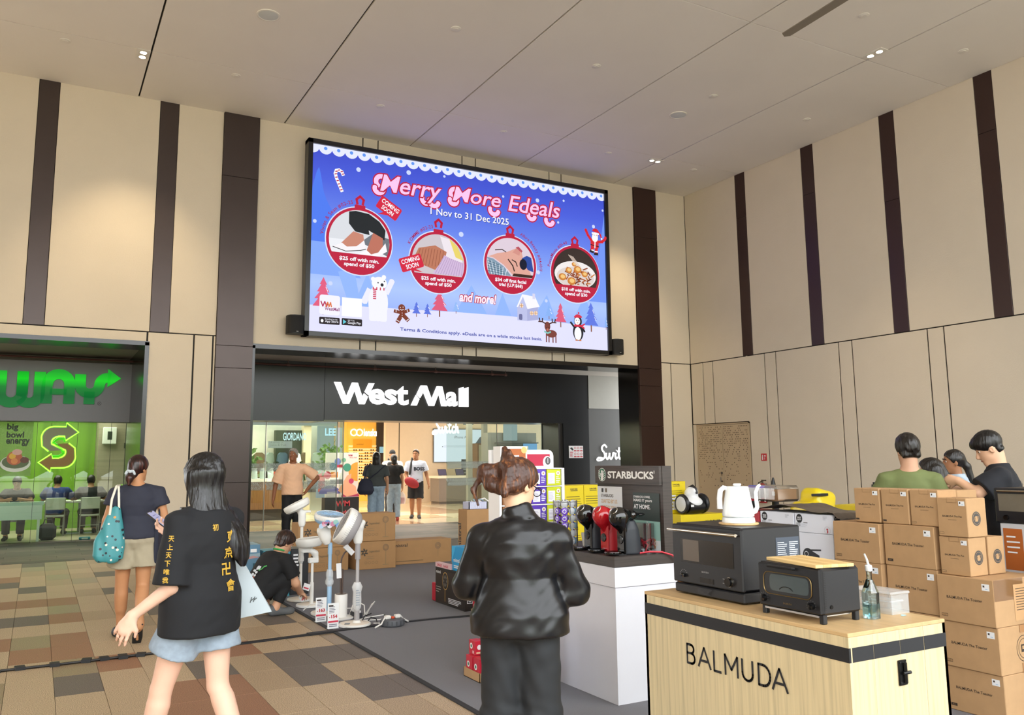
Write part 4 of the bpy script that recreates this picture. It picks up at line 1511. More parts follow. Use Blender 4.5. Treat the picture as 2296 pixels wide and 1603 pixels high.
# accessories shop seen through the right glass screen
ash = thing('shelf_bay', 'grey shelf bay with rows of pale boxes behind the right glass screen', 'shelf', (12.35, 23.8, 0))
MB(mat('#6f6f6a', .5, var=.03)).box(.2, 2.0, 0, .4, 0, 2.45).build('back', ash, smooth=False)
for z, nm in ((1.62, 'lower'), (2.1, 'upper')):
    t = thing('shelf_board', 'dark %s shelf board above the pale boxes bay behind the right glass' % nm, 'shelf', (12.75, 23.5, z), 0, 'dark shelf boards')
    MB(mat('#3c3c3a', .5, var=0)).box(0, 1.5, 0, .23, 0, .038).build('board', t, smooth=False)
    MB(mat('#2a2a28', .5, var=0)).box(0, 1.5, -.004, 0, 0, .02).build('edge_strip', t, smooth=False)
for i in range(8):
    t = thing('slim_box', '%s slim cream box from the left on the grey shelf' % ORD[i], 'box', (12.95 + .12 * i, 23.62, 1.6585), group='slim boxes on the grey shelf')
    MB(mat('#dcd6c0', .5, var=.02)).box(0, .1, -.07, .07, 0, .36, c=.004).build('body', t, smooth=False)
    MB(mat('#a8865a', .5, var=0)).box(.03, .07, -.072, -.07, .05, .3).build('window', t, smooth=False)
MB(mat('#7fb4e8', .4, var=0, emit=.9)).box(1.5, 2.0, -.04, 0, 1.55, 2.1).build('lit_screen', ash, smooth=False)
a = Art((0, -.045, 0), X, Z)
a.circ(1.78, 1.75, .16, mat('#2f6fc8', .4, var=0, emit=.7), ry=.1)
a.build('screen_image', ash)
MB(mat('#cfe2e6', .4, var=0, emit=.5)).box(.75, 1.25, -.06, -.02, 2.2, 2.9).build('hanging_poster', ash, smooth=False)
for i, (x, z1) in enumerate(((10.95, 2.55), (12.0, 2.3))):
    c_ = structure('column_%d' % (i + 2))
    MB(mat('#77756c', .4, var=.03)).box(x + .6, x + .75, 23.2 + i, 23.35 + i, 0, 3.3).build('column_sheet', c_, smooth=False)
cb = thing('brown_cabinet', 'brown display cabinet standing beside the column behind the right glass', 'cabinet', (13.1, 25.6, 0))
MB(mat('#6a4f3a', .5, var=.06)).box(0, .7, 0, .5, 0, 2.15, c=.005).build('body', cb, smooth=False)
MB(mat('#9c9a86', .3, var=.03)).box(.05, .65, -.012, 0, 1.5, 2.1).build('glass_door', cb, smooth=False)
es = thing('exit_sign', 'small dark sign with a white arrow under the mall ceiling', 'sign', (12.05, 24.5, 2.72))
MB(mat('#3a4448', .5, var=0)).box(0, .34, 0, .05, 0, .2).build('plate', es, smooth=False)
a = Art((0, 0, 0), X, Z)
a.poly([(.04, .1), (.11, .16), (.11, .12), (.16, .12), (.16, .08), (.11, .08), (.11, .04)], wl); a.rect(.2, .11, .3, .15, wl); a.rect(.2, .05, .28, .08, wl)
a.build('arrow', es)

# ================================================================== inside the sandwich shop
sw_ = structure('wall_sandwich')
grn = mat('#6d9c22', .5, kind='wood', c2=(3, 3, .15), var=.14, sc=1.2)
MB(grn).box(-4, 1.28, 23.8, 24, 0, 3.0).build('green_wall', sw_, smooth=False)
MB(mat('#8f8674', .5, kind='wood', c2=(.3, .3, 12), var=.06, sc=2)).box(1.28, 2.6, 22.6, 24, 0, 3.0).build('tiled_wall', sw_, smooth=False)
MB(mat('#c8c2b2', .6, var=.02)).box(-4, 2.6, 19.9, 24, 2.98, 3.1).box(-4.2, -4, 19.9, 24, 0, 3.1).build('ceiling_sheet', sw_, smooth=False)
MB(mat('#2a2620', .5, var=0)).box(1.3, 2.3, 22.57, 22.6, 0, .18).build('skirting', sw_, smooth=False)
nb = thing('neon_sign', 'green glowing neon S sign with two arrows hanging in the shop window', 'sign', (.38, 19.82, 1.93))
ng = mat('#6bff2a', .5, var=0, emit=5)
z_ = lambda P: [(x, 0, z) for x, z in P]
top = [(-.18, -.08), (-.30, .02), (-.32, .2)] + arc(-.1, .2, .22, 180, 90, 8) + [(.12, .42), (.12, .5), (.35, .31), (.12, .14), (.1, .23), (-.02, .23)] + arc(-.02, .1, .12, 90, 200, 6) + [(.1, -.06)]
bot = [(-x, -z) for x, z in top]
MB(ng).tube(z_(top), .018, 8).build('neon_tube', nb)
MB(ng).tube(z_(bot), .018, 8).build('neon_tube', nb)
MB(film('#5fe01e', .55)).tube(z_(stroke([(.1, .16), (-.04, .16)] + arc(-.02, .09, .07, 120, 230, 6) + [(.08, -.02)] + arc(.03, -.09, .08, 40, -60, 6) + [(-.1, -.17)], .1)[:1] + [(.1, .17), (-.02, .17), (-.1, .1), (-.02, .03), (.06, -.05), (.1, -.12), (.02, -.19), (-.1, -.19)]), .03, 8).build('inner_letter', nb)
for q, c_ in ((top, '#8f8a6a'), (bot, '#9a6a12')):
    MB(film(c_, .8)).prism(q, .012, .016, T=FT).build('arrow_face', nb, smooth=False)
MB(black).tube([(-.15, 0, .42), (-.15, 0, .5)], .004).tube([(.1, 0, .5), (.1, 0, .51)], .004).build('hanger', nb)
ps = thing('window_poster', 'translucent food poster with big bowl energy lettering in the shop window', 'poster', (-.9, 19.86, 1.35))
MB(film('#7f9a5a', .35)).box(0, .8, 0, .004, 0, 1.1).build('sheet', ps, smooth=False)
a = Art((0, 0, 0), X, Z)
tx = mat('#1f2a1c', .5, var=0)
a.text('big', .33, .9, .2, tx, h=.16, bold=.03); a.text('bowl', .33, .77, .31, tx, h=.13, bold=.03); a.text('energy', .33, .6, .42, tx, h=.15, bold=.03)
a.circ(.52, .25, .27, f_('#d8dccf'), ry=.17); a.circ(.52, .28, .24, f_('#5a6a44'), ry=.13); a.circ(.5, .36, .14, f_('#b9623a'), ry=.14); a.circ(.46, .4, .06, f_('#e0b03a')); a.circ(.54, .48, .09, f_('#d8a89a'), ry=.06); a.circ(.68, .32, .08, f_('#6a3f30'), ry=.06); a.circ(.5, .3, .06, f_('#d98a4a'))
a.build('print', ps)
wht = mat('#d9dcd8', .35, var=.02)
tb = thing('window_table', 'pale glass topped counter table behind the shop window', 'table', (-1.6, 20.2, 0))
MB(mat('#a9c7bf', .15, var=.02)).box(0, 1.78, 0, .6, .74, .8).build('top', tb, smooth=False)
MB(mat('#cfdcd8', .3, var=.02)).box(0, 1.76, 0, .02, .45, .74).build('front_panel', tb, smooth=False)
for x in (.03, 1.68):
    for y in (.04, .5):
        MB(mat('#b9bcb8', .3, metal=.6, var=0)).box(x, x + .05, y, y + .05, 0, .74).build('leg', tb, smooth=False)
t2 = thing('cafe_table', 'white cafe table by the green wall in the sandwich shop', 'table', (.95, 22.2, 0))
MB(wht).box(-.75, .75, -.35, .35, .7, .74, c=.005).build('top', t2, smooth=False)
MB(mat('#8d8f8c', .3, metal=.7, var=0)).tube([(0, 0, .03), (0, 0, .7)], .04).box(-.3, .3, -.25, .25, 0, .03).build('pedestal', t2)


def cafe_chair(x, y, rz, lb_):
    t = thing('cafe_chair', lb_, 'chair', (x, y, 0), rz, 'grey cafe chairs')
    cm_ = mat('#9a9c96', .4, metal=.4, var=0)
    MB(mat('#c6c8c2', .4, var=.02)).box(-.2, .2, -.2, .2, .42, .46, c=.008).build('seat', t, smooth=False)
    MB(mat('#c6c8c2', .4, var=.02)).box(-.2, .2, -.225, -.2, .58, .84, c=.008).build('backrest', t, smooth=False)
    for sx in (-1, 1):
        MB(cm_).tube([(sx * .19, -.215, 0), (sx * .19, -.215, .84)], .012, 6).build('leg', t)
        MB(cm_).tube([(sx * .18, .19, 0), (sx * .18, .19, .43)], .012, 6).build('leg', t)
    MB(cm_).tube([(-.19, -.215, .22), (.19, -.215, .22)], .009, 6).build('stretcher', t)


cafe_chair(.42, 21.55, 0, 'left grey cafe chair in front of the seated blue shirt diner')
cafe_chair(1.12, 21.55, 0, 'right grey cafe chair nearest the tiled wall')
bp = thing('black_bag', 'black bag on the floor beside the window table', 'bag', (.28, 20.5, 0))
MB(mat('#1c1f1e', .7, var=.05)).box(-.17, .17, -.15, .15, 0, .34, c=.07).build('body', bp)
MB(mat('#1c1f1e', .7, var=0)).tube([(-.08, 0, .33), (-.06, 0, .42), (.06, 0, .42), (.08, 0, .33)], .012).build('handle', bp)
bl = thing('blue_packet', 'small blue packet lying on the floor inside the shop window', 'packet', (.98, 20.1, 0))
MB(mat('#2a8fa8', .5, var=.05)).box(-.11, .11, -.05, .05, 0, .06, c=.015).build('body', bl)
MB(mat('#d8ecf0', .5, var=0)).box(-.06, .06, -.051, -.049, .015, .045).build('sticker', bl, smooth=False)
pnl = thing('wall_dispenser', 'small white box fixed high on the tiled wall', 'box', (1.36, 22.4, 2.05))
MB(wht).box(0, .3, 0, .2, 0, .4, c=.01).build('body', pnl, smooth=False)
MB(black).box(.1, .2, -.004, 0, .1, .3).build('slot', pnl, smooth=False)
ms_ = thing('menu_plate', 'small dark plate on the tiled wall of the sandwich shop', 'sign', (1.85, 22.55, 1.95))
MB(mat('#2a2520', .5, var=0)).box(0, .3, 0, .04, 0, .13).build('plate', ms_, smooth=False)
MB(mat('#5a5048', .5, var=0)).box(.08, .22, -.003, 0, .05, .08).build('print', ms_, smooth=False)
bnch = thing('green_booth', 'green padded booth seat by the tiled wall', 'seat', (1.75, 21.9, 0))
MB(mat('#6f9a2a', .6, var=.04)).box(0, .6, 0, .15, .45, 1.1, c=.03).build('backrest', bnch)
MB(mat('#2a2620', .6, var=0)).box(0, .6, 0, .5, 0, .42, c=.01).build('base', bnch)
# ================================================================== carpet, tape, cable cover, ceiling fan
cp = thing('carpet', 'large grey carpet laid over the tiles under the sale displays', 'carpet')
MB(mat('#7d7d84', .95, var=.16, sc=260, bump=.5, bsc=500)).box(2.56, 14.9, 1.0, 12.95, .0005, .008, c=.002).build('pile', cp, smooth=False)
MB(mat('#2c2d30', .8, var=.05)).box(2.535, 2.575, 1.0, 12.95, .0006, .009).build('edge_strip', cp, smooth=False)
cc = thing('cable_cover', 'long black taped cable line running across the tiles onto the carpet', 'cable cover')
rr = random.Random(2)
pts = [(-2.6, 7.80), (-.15, 7.84), (.6, 7.85), (1.5, 7.89), (2.3, 7.96), (2.96, 8.02)]


def flat_strip(pts, wd, z, m):
    P = np.array(pts, float)
    b = MB(m)
    zb = .0085 if pts[0][0] > 2.7 else .0008
    for (x0, y0), (x1, y1) in zip(P, P[1:]):
        L_ = math.hypot(x1 - x0, y1 - y0)
        b.box(0, L_ + .003, -wd / 2, wd / 2, 0, z, T=TM((x0, y0, zb), (0, 0, math.atan2(y1 - y0, x1 - x0))))
    return b


flat_strip([(1.2, 7.875), (1.75, 7.9), (2.3, 7.96)], .055, .012, mat('#17171a', .6, var=.1)).build('tape', cc, smooth=False)
flat_strip([(2.3, 7.96), (2.62, 7.985), (2.98, 8.02)], .075, .018, mat('#17171a', .6, var=.1)).build('tape', cc, smooth=False)
flat_strip([(-2.6, 7.80), (-.15, 7.835)], .07, .012, mat('#1c1a1a', .7, var=.2, sc=30)).build('tape', cc, smooth=False)
MB(mat('#1a1614', .5, var=.1)).tube([(-.15, 7.835, .01), (.3, 7.84, .01), (.8, 7.86, .011), (1.25, 7.88, .01)], .011, 7).tube([(-.15, 7.845, .01), (.5, 7.858, .01), (1.25, 7.885, .01)], .009, 7, m=mat('#8a7a52', .5, var=.1)).build('cable', cc)
for x in (-.3, -.02, .22, .45, .58, .72, .86, 1.02, 1.3, 1.45):
    MB(mat('#1a1a1c', .6, var=.1)).box(-.035, .035, -.03 - .02 * rr.random(), .03 + .02 * rr.random(), .001, .026, T=TM((x, 7.845 + .02 * (x > .3), 0), (0, 0, rr.uniform(-.25, .25)))).build('tape_patch', cc, smooth=False)
c2 = thing('carpet_cable', 'black cable taped across the carpet from the reel to the red boxes', 'cable')
flat_strip([(3.3, 8.035), (3.62, 8.03), (4.1, 7.97), (4.6, 7.9)], .04, .012, mat('#141416', .6, var=.1)).build('tape', c2, smooth=False)
fn = thing('ceiling_fan', 'large ceiling fan whose one dark blade reaches in at the top right', 'fan', (9.75, 5.35, 8.2))
fm_ = mat('#8f877c', .4, metal=.4, var=.02)
MB(fm_).lathe([(.05, .43), (.05, .15), (.22, .12), (.24, -.06), (.1, -.1), (0, -.1)], 24).build('hub', fn)
for k in range(3):
    MB(fm_).prism([(-.09, .2), (.07, .2), (.06, 3.35), (.0, 3.42), (-.08, 3.38)], -.008, .008, T=TM((0, 0, -.02), (0, R(9), R(-3.5 + 120 * k)))).build('blade', fn)

# ================================================================== cartons
kraft = mat('#b48f66', .75, var=.05, sc=14)
kraft2 = mat('#a9835a', .75, var=.05, sc=10)
ink = mat('#3a2f26', .6, var=0)
wpap = mat('#e9eaec', .5, var=0)
pink = f_('#c9384e')
clear_tape = glass('#f5ecdc', .12, .1)


def carton(name, label, x0, x1, y0, y1, z0, z1, m=kraft, group=None, left=None, front=None, cat='box', gap=.0015):
    t = thing(name, label, cat, (x0, y0, z0), 0, group)
    dx, dy, dz = x1 - x0, y1 - y0, z1 - z0
    MB(m).box(0, dx, gap, dy - gap, 0, dz - gap, c=.004).build('body', t, smooth=False)
    MB(mat('#6a4e33', .8, var=0)).box(.01, dx - .01, dy / 2 - .002, dy / 2 + .002, dz - gap, dz - gap + .0006).build('top_seam', t, smooth=False)
    if left:
        a = Art((0, dy, 0), NY, Z)
        a.parent = t
        left(a, dy, dz)
        a.build('left_print', t)
    if front:
        a = Art((0, gap, 0), X, Z)
        a.parent = t
        front(a, dx, dz)
        a.build('front_print', t)
    return t


def toaster_print(tone):
    def f(a, w_, h):
        a.text('BALMUDA The Toaster', w_ * .17, h * .5, w_ * .62, ink, bold=.014).part('lettering')
        a.rect(w_ * .8, h * .76, w_ * .93, h * .9, wpap); a.rect(w_ * .82, h * .83, w_ * .85, h * .87, ink); a.rect(w_ * .86, h * .79, w_ * .9, h * .8, f_('#7fb0d8')).part('sticker')
        if tone: a.rect(w_ * .06, h * .1, w_ * .17, h * .16, ink); a.text('Black', w_ * .09, h * .12, w_ * .05, kraft)
        else:
            a.rect(w_ * .06, h * .1, w_ * .17, h * .16, ink); a.rect(w_ * .064, h * .108, w_ * .166, h * .152, kraft2); a.text('White', w_ * .09, h * .12, w_ * .05, ink)
    return f


def pot_print(tone):
    def f(a, w_, h):
        a.text('BALMUDA The Pot', w_ * .18, h * .5, w_ * .64, ink, bold=.014)
        a.rect(w_ * .36, h * .43, w_ * .64, h * .437, ink).part('lettering')
        a.rect(w_ * .74, h * .8, w_ * .94, h * .92, wpap); a.rect(w_ * .77, h * .85, w_ * .81, h * .9, ink); a.rect(w_ * .84, h * .83, w_ * .9, h * .84, f_('#7fb0d8')).part('sticker')
        a.line([(w_ * .36, h), (w_ * .36, h * .88), (w_ * .68, h * .88), (w_ * .68, h)], .0016, f_('#7a5c3c')).part('tab_outline')
        if tone: a.rect(w_ * .05, h * .06, w_ * .18, h * .11, ink)
        else: a.rect(w_ * .05, h * .06, w_ * .2, h * .11, ink); a.rect(w_ * .055, h * .066, w_ * .195, h * .104, kraft)
    return f


def pot_badge(a, w_, h):
    x, y, r = .093, h * .47, .045
    gk = mat('#4a4744', .6, var=0)
    a.circ(x, y, r, gk, n=28); a.ring(x, y, r * .78, r * .82, kraft)
    a.poly([(x - .016, y - .018), (x + .014, y - .018), (x + .01, y + .016), (x - .011, y + .016)], kraft)
    a.line([(x + .012, y - .01), (x + .022, y + .004), (x + .02, y + .016)], .004, kraft); a.line([(x - .012, y + .012), (x - .022, y + .008), (x - .021, y - .008)], .004, kraft)


def toaster_badge(a, w_, h):
    x, y = .25, h * .5
    a.ring(x, y, .075, .079, ink, 36); a.ring(x, y, .056, .059, ink, 36); a.rect(x - .03, y - .02, x + .03, y + .025, ink); a.rect(x - .022, y - .004, x + .022, y + .016, kraft)
    a.rect(w_ * .45, h * .84, w_ * .6, h, f_('#a8794c')); a.rect(w_ * .45, 0, w_ * .6, h * .2, f_('#a8794c'))


def toaster_side_tape(a, w_, h):
    a.rect(.0, h * .55, w_ * .62, h, clear_tape)
    a.rect(.2, h * .1, w_ * .9, h * .86, f_('#c2986a')); a.lines(.22, h * .3, w_ * .85, h * .8, 9, ink, 3, .25); a.rect(w_ * .62, h * .35, w_ * .8, h * .48, ink)


g1 = 'stacked cartons of toasters'
CX = 5.19
for i, (z0, z1, lb_, tone, fr_) in enumerate(((.0085, .277, 'bottom brown toaster carton of the front column by the display counter', 1, None), (.277, .557, 'middle brown toaster carton of the front column with a round stamp', 0, toaster_badge), (.557, .842, 'top brown toaster carton of the front column, glossy tape on its side', 0, toaster_side_tape))):
    carton('toaster_carton', lb_, CX - .012 * i, CX + .47, 3.195, 3.57, z0, z1, kraft, g1, toaster_print(tone), fr_)
for i, (z0, z1, lb_) in enumerate(((.57, .86, 'brown toaster carton left of the glossy taped one, partly hidden by the clear tub'), (.86, 1.138, 'wide brown toaster carton under the third pot carton, dark corner label'))):
    carton('toaster_carton', lb_, CX - .004 * i, CX + .45, 3.575, 3.955, z0, z1, kraft, g1, toaster_print(i))
for i, (z0, z1, lb_) in enumerate(((.57, .86, 'brown toaster carton behind the glass bottle, mostly hidden'), (.86, 1.134, 'leftmost brown toaster carton in the upper row beside the white coffee machine boxes'))):
    carton('toaster_carton', lb_, CX - .03, CX + .42, 3.97, 4.36, z0, z1, kraft, g1, toaster_print(0))
for i in range(2):
    carton('toaster_carton', 'brown toaster carton in the two low hidden rows, %s' % ('on the carpet', 'second up')[i], CX, CX + .45, 3.575, 3.955, .0085 + .28 * i, .0085 + .28 * (i + 1), kraft, g1)
    carton('toaster_carton', 'brown toaster carton under the leftmost column, %s' % ('on the carpet', 'second up')[i], CX, CX + .42, 3.97, 4.36, .0085 + .28 * i, .0085 + .28 * (i + 1), kraft, g1)
g2 = 'cartons of kettles'
for i, (y0, y1, tone, lb_) in enumerate(((3.972, 4.182, 1, 'leftmost kettle carton on the top row of the brown stack'), (3.752, 3.964, 1, 'second kettle carton on the top row of the brown stack'), (3.535, 3.745, 0, 'third kettle carton on the top row of the brown stack'))):
    carton('pot_carton', lb_, CX + .0 + .005 * i, CX + .21, y0, y1, 1.139, 1.376, kraft, g2, pot_print(tone))
carton('pot_carton', 'brown kettle carton behind the third one, only its plain top edge showing', CX + .215, CX + .43, 3.535, 3.74, 1.14, 1.37, kraft, g2)
carton('pot_carton', 'upper kettle carton at the front right corner, round kettle stamp on its side', CX - .006, CX + .195, 3.335, 3.54, 1.085, 1.33, kraft, g2, pot_print(0), pot_badge)
carton('pot_carton', 'lower kettle carton at the front right corner, standing on the taped toaster carton', CX, CX + .18, 3.345, 3.548, .843, 1.083, kraft, g2, pot_print(0), pot_badge)
carton('pot_carton', 'kettle carton beside the lower corner one, only its stamped side showing', CX + .2, CX + .37, 3.345, 3.55, .843, 1.08, kraft, g2, None, lambda a, w_, h: pot_badge(a, w_, h))

# ================================================================== wooden display counter
wood = mat('#d0be96', .5, kind='wood', c2=(55, 55, 1.6), var=.1, sc=1.0)
woodt = mat('#c9a878', .45, kind='wood', c2=(30, 3, 30), var=.06, sc=1.0)
bk_ = mat('#1b1c20', .55, var=0)
dc = thing('display_counter', 'pale wooden display counter with a black band and BALMUDA lettering', 'counter', (2.877, 2.39, 0))
DX, DY, DZ = .615, 1.29, .9
MB(wood).box(0, .018, 0, DY, .0085, DZ - .016).build('front_panel', dc, smooth=False)
for i, (u0, u1) in enumerate(((.0185, .145), (.146, .31), (.311, .464), (.466, DX))):
    MB(wood).box(u0, u1, 0, .018, .0085, DZ - .016).build('side_panel', dc, smooth=False)
    MB(bk_).box(u0 + .001, u1 - .001, -.0015, .018, .787, .843).build('black_band', dc, smooth=False)
MB(wood).box(0, DX, DY - .018, DY, .0085, DZ - .016).box(DX - .018, DX, 0, DY, .0085, DZ - .016).build('back_panel', dc, smooth=False)
MB(woodt).box(-.001, DX + .001, -.001, DY + .001, DZ - .016, DZ, c=.002).build('top', dc, smooth=False)
MB(bk_).box(-.0015, .01, -.0015, DY, .787, .843).build('black_band', dc, smooth=False)
MB(mat('#151515', .35, metal=.5, var=0)).box(.285, .335, -.008, -.0005, .665, .765, c=.002).tube([(.3, -.014, .715), (.345, -.016, .715)], .007, 8).tube([(.318, -.012, .675), (.318, -.012, .755)], .008, 8).build('latch', dc)
for z in (.675, .755):
    for x in (.293, .327):
        MB(mat('#3a3a3a', .3, metal=.8, var=0)).lathe([(.004, 0), (.004, .002), (0, .003)], 8, T=TM((x, -.008, z), (PI / 2, 0, 0))).build('screw', dc)
a = Art((0, DY, 0), NY, Z)
x0, hh, wd_ = 1.29 - .965, .088, .0115


def strokes(x, *pl):
    for pts in pl:
        a.line([(x + u * hh, .601 + v * hh) for u, v in pts], wd_, bk_)


bow = lambda cx, cy, rx, ry, a0, a1: [(cx + rx * math.cos(R(a0 + (a1 - a0) * i / 10)), cy + ry * math.sin(R(a0 + (a1 - a0) * i / 10))) for i in range(11)]
for lt_, u in zip('BALMUDA', (0, .085, .19, .265, .375, .475, .56)):
    if lt_ == 'B': strokes(x0 + u, [(0, 0), (0, 1), (.3, 1)] + bow(.3, .77, .24, .23, 90, -90) + [(.3, .54), (0, .54)], [(.3, .54)] + bow(.34, .27, .27, .27, 90, -90) + [(.3, 0), (0, 0)])
    elif lt_ == 'A': strokes(x0 + u, [(-.05, 0), (.42, 1.02), (.9, 0)], [(.12, .33), (.73, .33)])
    elif lt_ == 'L': strokes(x0 + u, [(0, 1), (0, 0), (.5, 0)])
    elif lt_ == 'M': strokes(x0 + u, [(0, 0), (0, 1), (.45, .3), (.9, 1), (.9, 0)])
    elif lt_ == 'U': strokes(x0 + u, [(0, 1), (0, .36)] + bow(.36, .36, .36, .36, 180, 360) + [(.72, 1)])
    elif lt_ == 'D': strokes(x0 + u, [(0, 0), (0, 1), (.3, 1)] + bow(.3, .5, .47, .5, 90, -90) + [(.3, 0), (0, 0)])
a.build('lettering', dc)['kind'] = 'stuff'

# ---- steam oven with kettle
blk = mat('#15161b', .42, var=.02)
blks = mat('#0b0b0d', .12, var=0, spec=.6)
chrome = mat('#b9b2a6', .18, metal=1, var=0)
ov = thing('steam_oven', 'black countertop oven range with a chrome bar handle, beside the kettle', 'oven', (2.99, 3.065, .9))
MB(blk).box(.0, .41, 0, .5, .008, .055, c=.006).build('base_plate', ov, smooth=False)
MB(blk).box(.01, .41, .01, .495, .06, .36, c=.008).build('body', ov, smooth=False)
for x in (.05, .36):
    for y in (.05, .45):
        MB(blks).lathe([(.015, 0), (.015, .06), (0, .06)], 10, T=TM((x, y, 0))).build('foot', ov)
dr_ = MB(blk).box(-.004, .018, .0, .505, .06, .355, c=.006).build('door', ov, smooth=False)
MB(blks).box(-.0055, -.003, .055, .44, .165, .285).build('window', dr_, smooth=False)
MB(mat('#5b5148', .2, var=0)).box(-.0058, -.0052, .3, .42, .175, .28).build('window_reflection_liner', dr_, smooth=False)  # reflection in the window glass, painted as a lighter patch
MB(chrome).tube([(-.035, .005, .328), (-.035, .5, .328)], .008, 12).tube([(-.005, .02, .328), (-.035, .02, .328)], .006).tube([(-.005, .485, .328), (-.035, .485, .328)], .006).build('handle', dr_)
MB(blks).lathe([(.022, 0), (.02, .018), (0, .018)], 24, T=TM((-.004, .088, .1), (0, -PI / 2, 0))).build('dial', dr_)
MB(chrome).lathe([(.023, 0), (.023, .006), (.02, .006)], 24, T=TM((-.004, .088, .1), (0, -PI / 2, 0))).build('dial_ring', dr_)
MB(blks).tube([(-.004, .435, .1), (-.012, .42, .098), (-.012, .405, .098)], .009, 8).build('lever', dr_)
MB(blks).box(-.0055, -.003, .2, .3, .075, .1).build('display_slot', dr_, smooth=False)
a = Art((-.004, .505, 0), NY, Z)
gw_ = f_('#a8a8a8')
for k in range(7):
    an = R(30 + k * 25)
    a.rect(.085 + .026 * math.cos(an) - .0015, .1 + .026 * math.sin(an) - .0015, .085 + .026 * math.cos(an) + .0015, .1 + .026 * math.sin(an) + .0015, gw_)
a.rect(.372, .11, .385, .112, gw_); a.rect(.372, .09, .385, .092, gw_); a.text('BALMUDA', .225, .125, .05, gw_)
a.lines(.19, .018, .3, .048, 5, f_('#3a3b40'))
a.build('markings', ov)
a = Art((0, .01, 0), X, Z)
a.rect(.235, .15, .395, .305, f_('#3f4856'))
a.lines(.245, .2, .315, .285, 9, f_('#c6ccd4'), 1, .4); a.lines(.325, .2, .388, .285, 9, f_('#c6ccd4'), 2, .4); a.rect(.245, .16, .29, .19, f_('#c6ccd4')); a.rect(.33, .16, .38, .185, f_('#c6ccd4'))
a.build('rating_label', ov)
MB(mat('#e08a2a', .5, var=0)).box(.02, .05, .46, .5, .04, .06).build('orange_tag', ov, smooth=False)

kt = thing('kettle', 'white gooseneck kettle standing on a round wooden board on the oven', 'kettle', (3.175, 3.27, 1.261))
MB(mat('#d9b27c', .5, kind='wood', c2=(4, 30, 30), var=.08, sc=1)).lathe([(.098, 0), (.1, .004), (.098, .009), (0, .009)], 40).build('trivet', kt)
kw = mat('#eef1f2', .28, var=0, coat=.3)
MB(kw).lathe([(.082, .01), (.083, .014), (.08, .034), (.073, .036), (0, .036)], 40).build('power_base', kt)
MB(kw).lathe([(.07, .037), (.079, .042), (.08, .055), (.074, .09), (.064, .14), (.057, .185), (.056, .19), (.052, .192), (0, .193)], 40).build('body', kt)
MB(kw).lathe([(.012, .193), (.02, .196), (.022, .203), (.018, .206), (0, .206)], 24).build('lid_knob', kt)
ax = np.array([math.cos(R(-27)), math.sin(R(-27))])
K2 = lambda pts: [(ax[0] * u, ax[1] * u, z) for u, z in pts]
MB(kw).tube(K2([(.066, .06), (.09, .065), (.1, .085), (.097, .12), (.096, .16), (.107, .187), (.12, .198)]), [.016, .013, .011, .01, .0095, .009, .008], 12).build('spout', kt)
MB(kw).tube(K2([(-.05, .18), (-.072, .185), (-.088, .17), (-.094, .13), (-.094, .09), (-.094, .078)]), [.012, .013, .014, .014, .014, .013], 12).build('handle', kt)
MB(wpap).tube(K2([(-.094, .078), (-.094, .095)]), .0146, 12).build('tag_sticker', kt)

# ---- toaster, board, bottle, tub
to = thing('toaster_oven', 'small black toaster oven with a bronze rimmed window on the wooden counter', 'toaster oven', (2.93, 2.55, .9))
MB(blk).box(.0, .24, .0, .36, .035, .23, c=.012).build('body', to, smooth=False)
for x in (.02, .22):
    for y in (.02, .34):
        MB(blk).box(x - .012, x + .012, y - .012, y + .012, 0, .04, c=.003).build('leg', to, smooth=False)
MB(mat('#cfcfcf', .3, metal=.8, var=0)).box(.004, .2, .03, .33, .026, .034).build('crumb_tray', to, smooth=False)
fp = MB(blk).box(-.006, .006, .006, .354, .04, .226, c=.005).build('front_plate', to, smooth=False)
br_ = mat('#8a744c', .3, metal=.9, var=0)


def rrect(x0, y0, x1, y1, r, n=5):
    p = []
    for cx, cy, a0 in ((x1 - r, y1 - r, 0), (x0 + r, y1 - r, 90), (x0 + r, y0 + r, 180), (x1 - r, y0 + r, 270)):
        p += [(cx + r * math.cos(R(a0 + 90 * t / n)), cy + r * math.sin(R(a0 + 90 * t / n))) for t in range(n + 1)]
    return p


MB(br_).tube([(-.008, y, z) for y, z in rrect(.05, .095, .32, .19, .03)], .0022, 6, closed=True).build('window_rim', fp)
MB(mat('#2a2b2d', .3, var=0)).add([(-.0065, y, z) for y, z in rrect(.05, .095, .32, .19, .03)], [list(range(24))]).build('window_recess', fp, smooth=False)
MB(mat('#4e5658', .12, var=.05)).add([(-.0075, y, z) for y, z in rrect(.065, .11, .285, .182, .02)], [list(range(24))]).build('window_glass', fp, smooth=False)
MB(black).tube([(-.009, .19 + .04 * math.cos(R(t)), .112 + .022 * math.sin(R(t))) for t in range(20, 161, 14)], .0015, 5).build('rack_arc', fp)
MB(blk).tube([(-.004, .14, .215), (-.022, .14, .218), (-.022, .28, .218), (-.004, .28, .215)], .006, 8).build('door_handle', fp)
for y in (.322, .052):
    MB(blks).lathe([(.015, 0), (.014, .016), (0, .017)], 20, T=TM((-.006, y, .072), (0, -PI / 2, 0))).build('knob', fp)
a = Art((-.006, .36, 0), NY, Z)
for cx in (.038, .308):
    for k in range(9):
        an = R(-20 + k * 28)
        a.rect(cx + .023 * math.cos(an) - .001, .072 + .023 * math.sin(an) - .001, cx + .023 * math.cos(an) + .001, .072 + .023 * math.sin(an) + .001, f_('#9a9a96'))
a.text('BALMUDA', .155, .06, .048, br_, bold=.01)
a.build('markings', to)
vt = MB(mat('#0a0a0b', .6, var=0))
for k in range(22):
    vt.box(.008, .022, -.001, .0, .06 + k * .0072, .063 + k * .0072)
vt.build('side_vents', to, smooth=False)['kind'] = 'stuff'
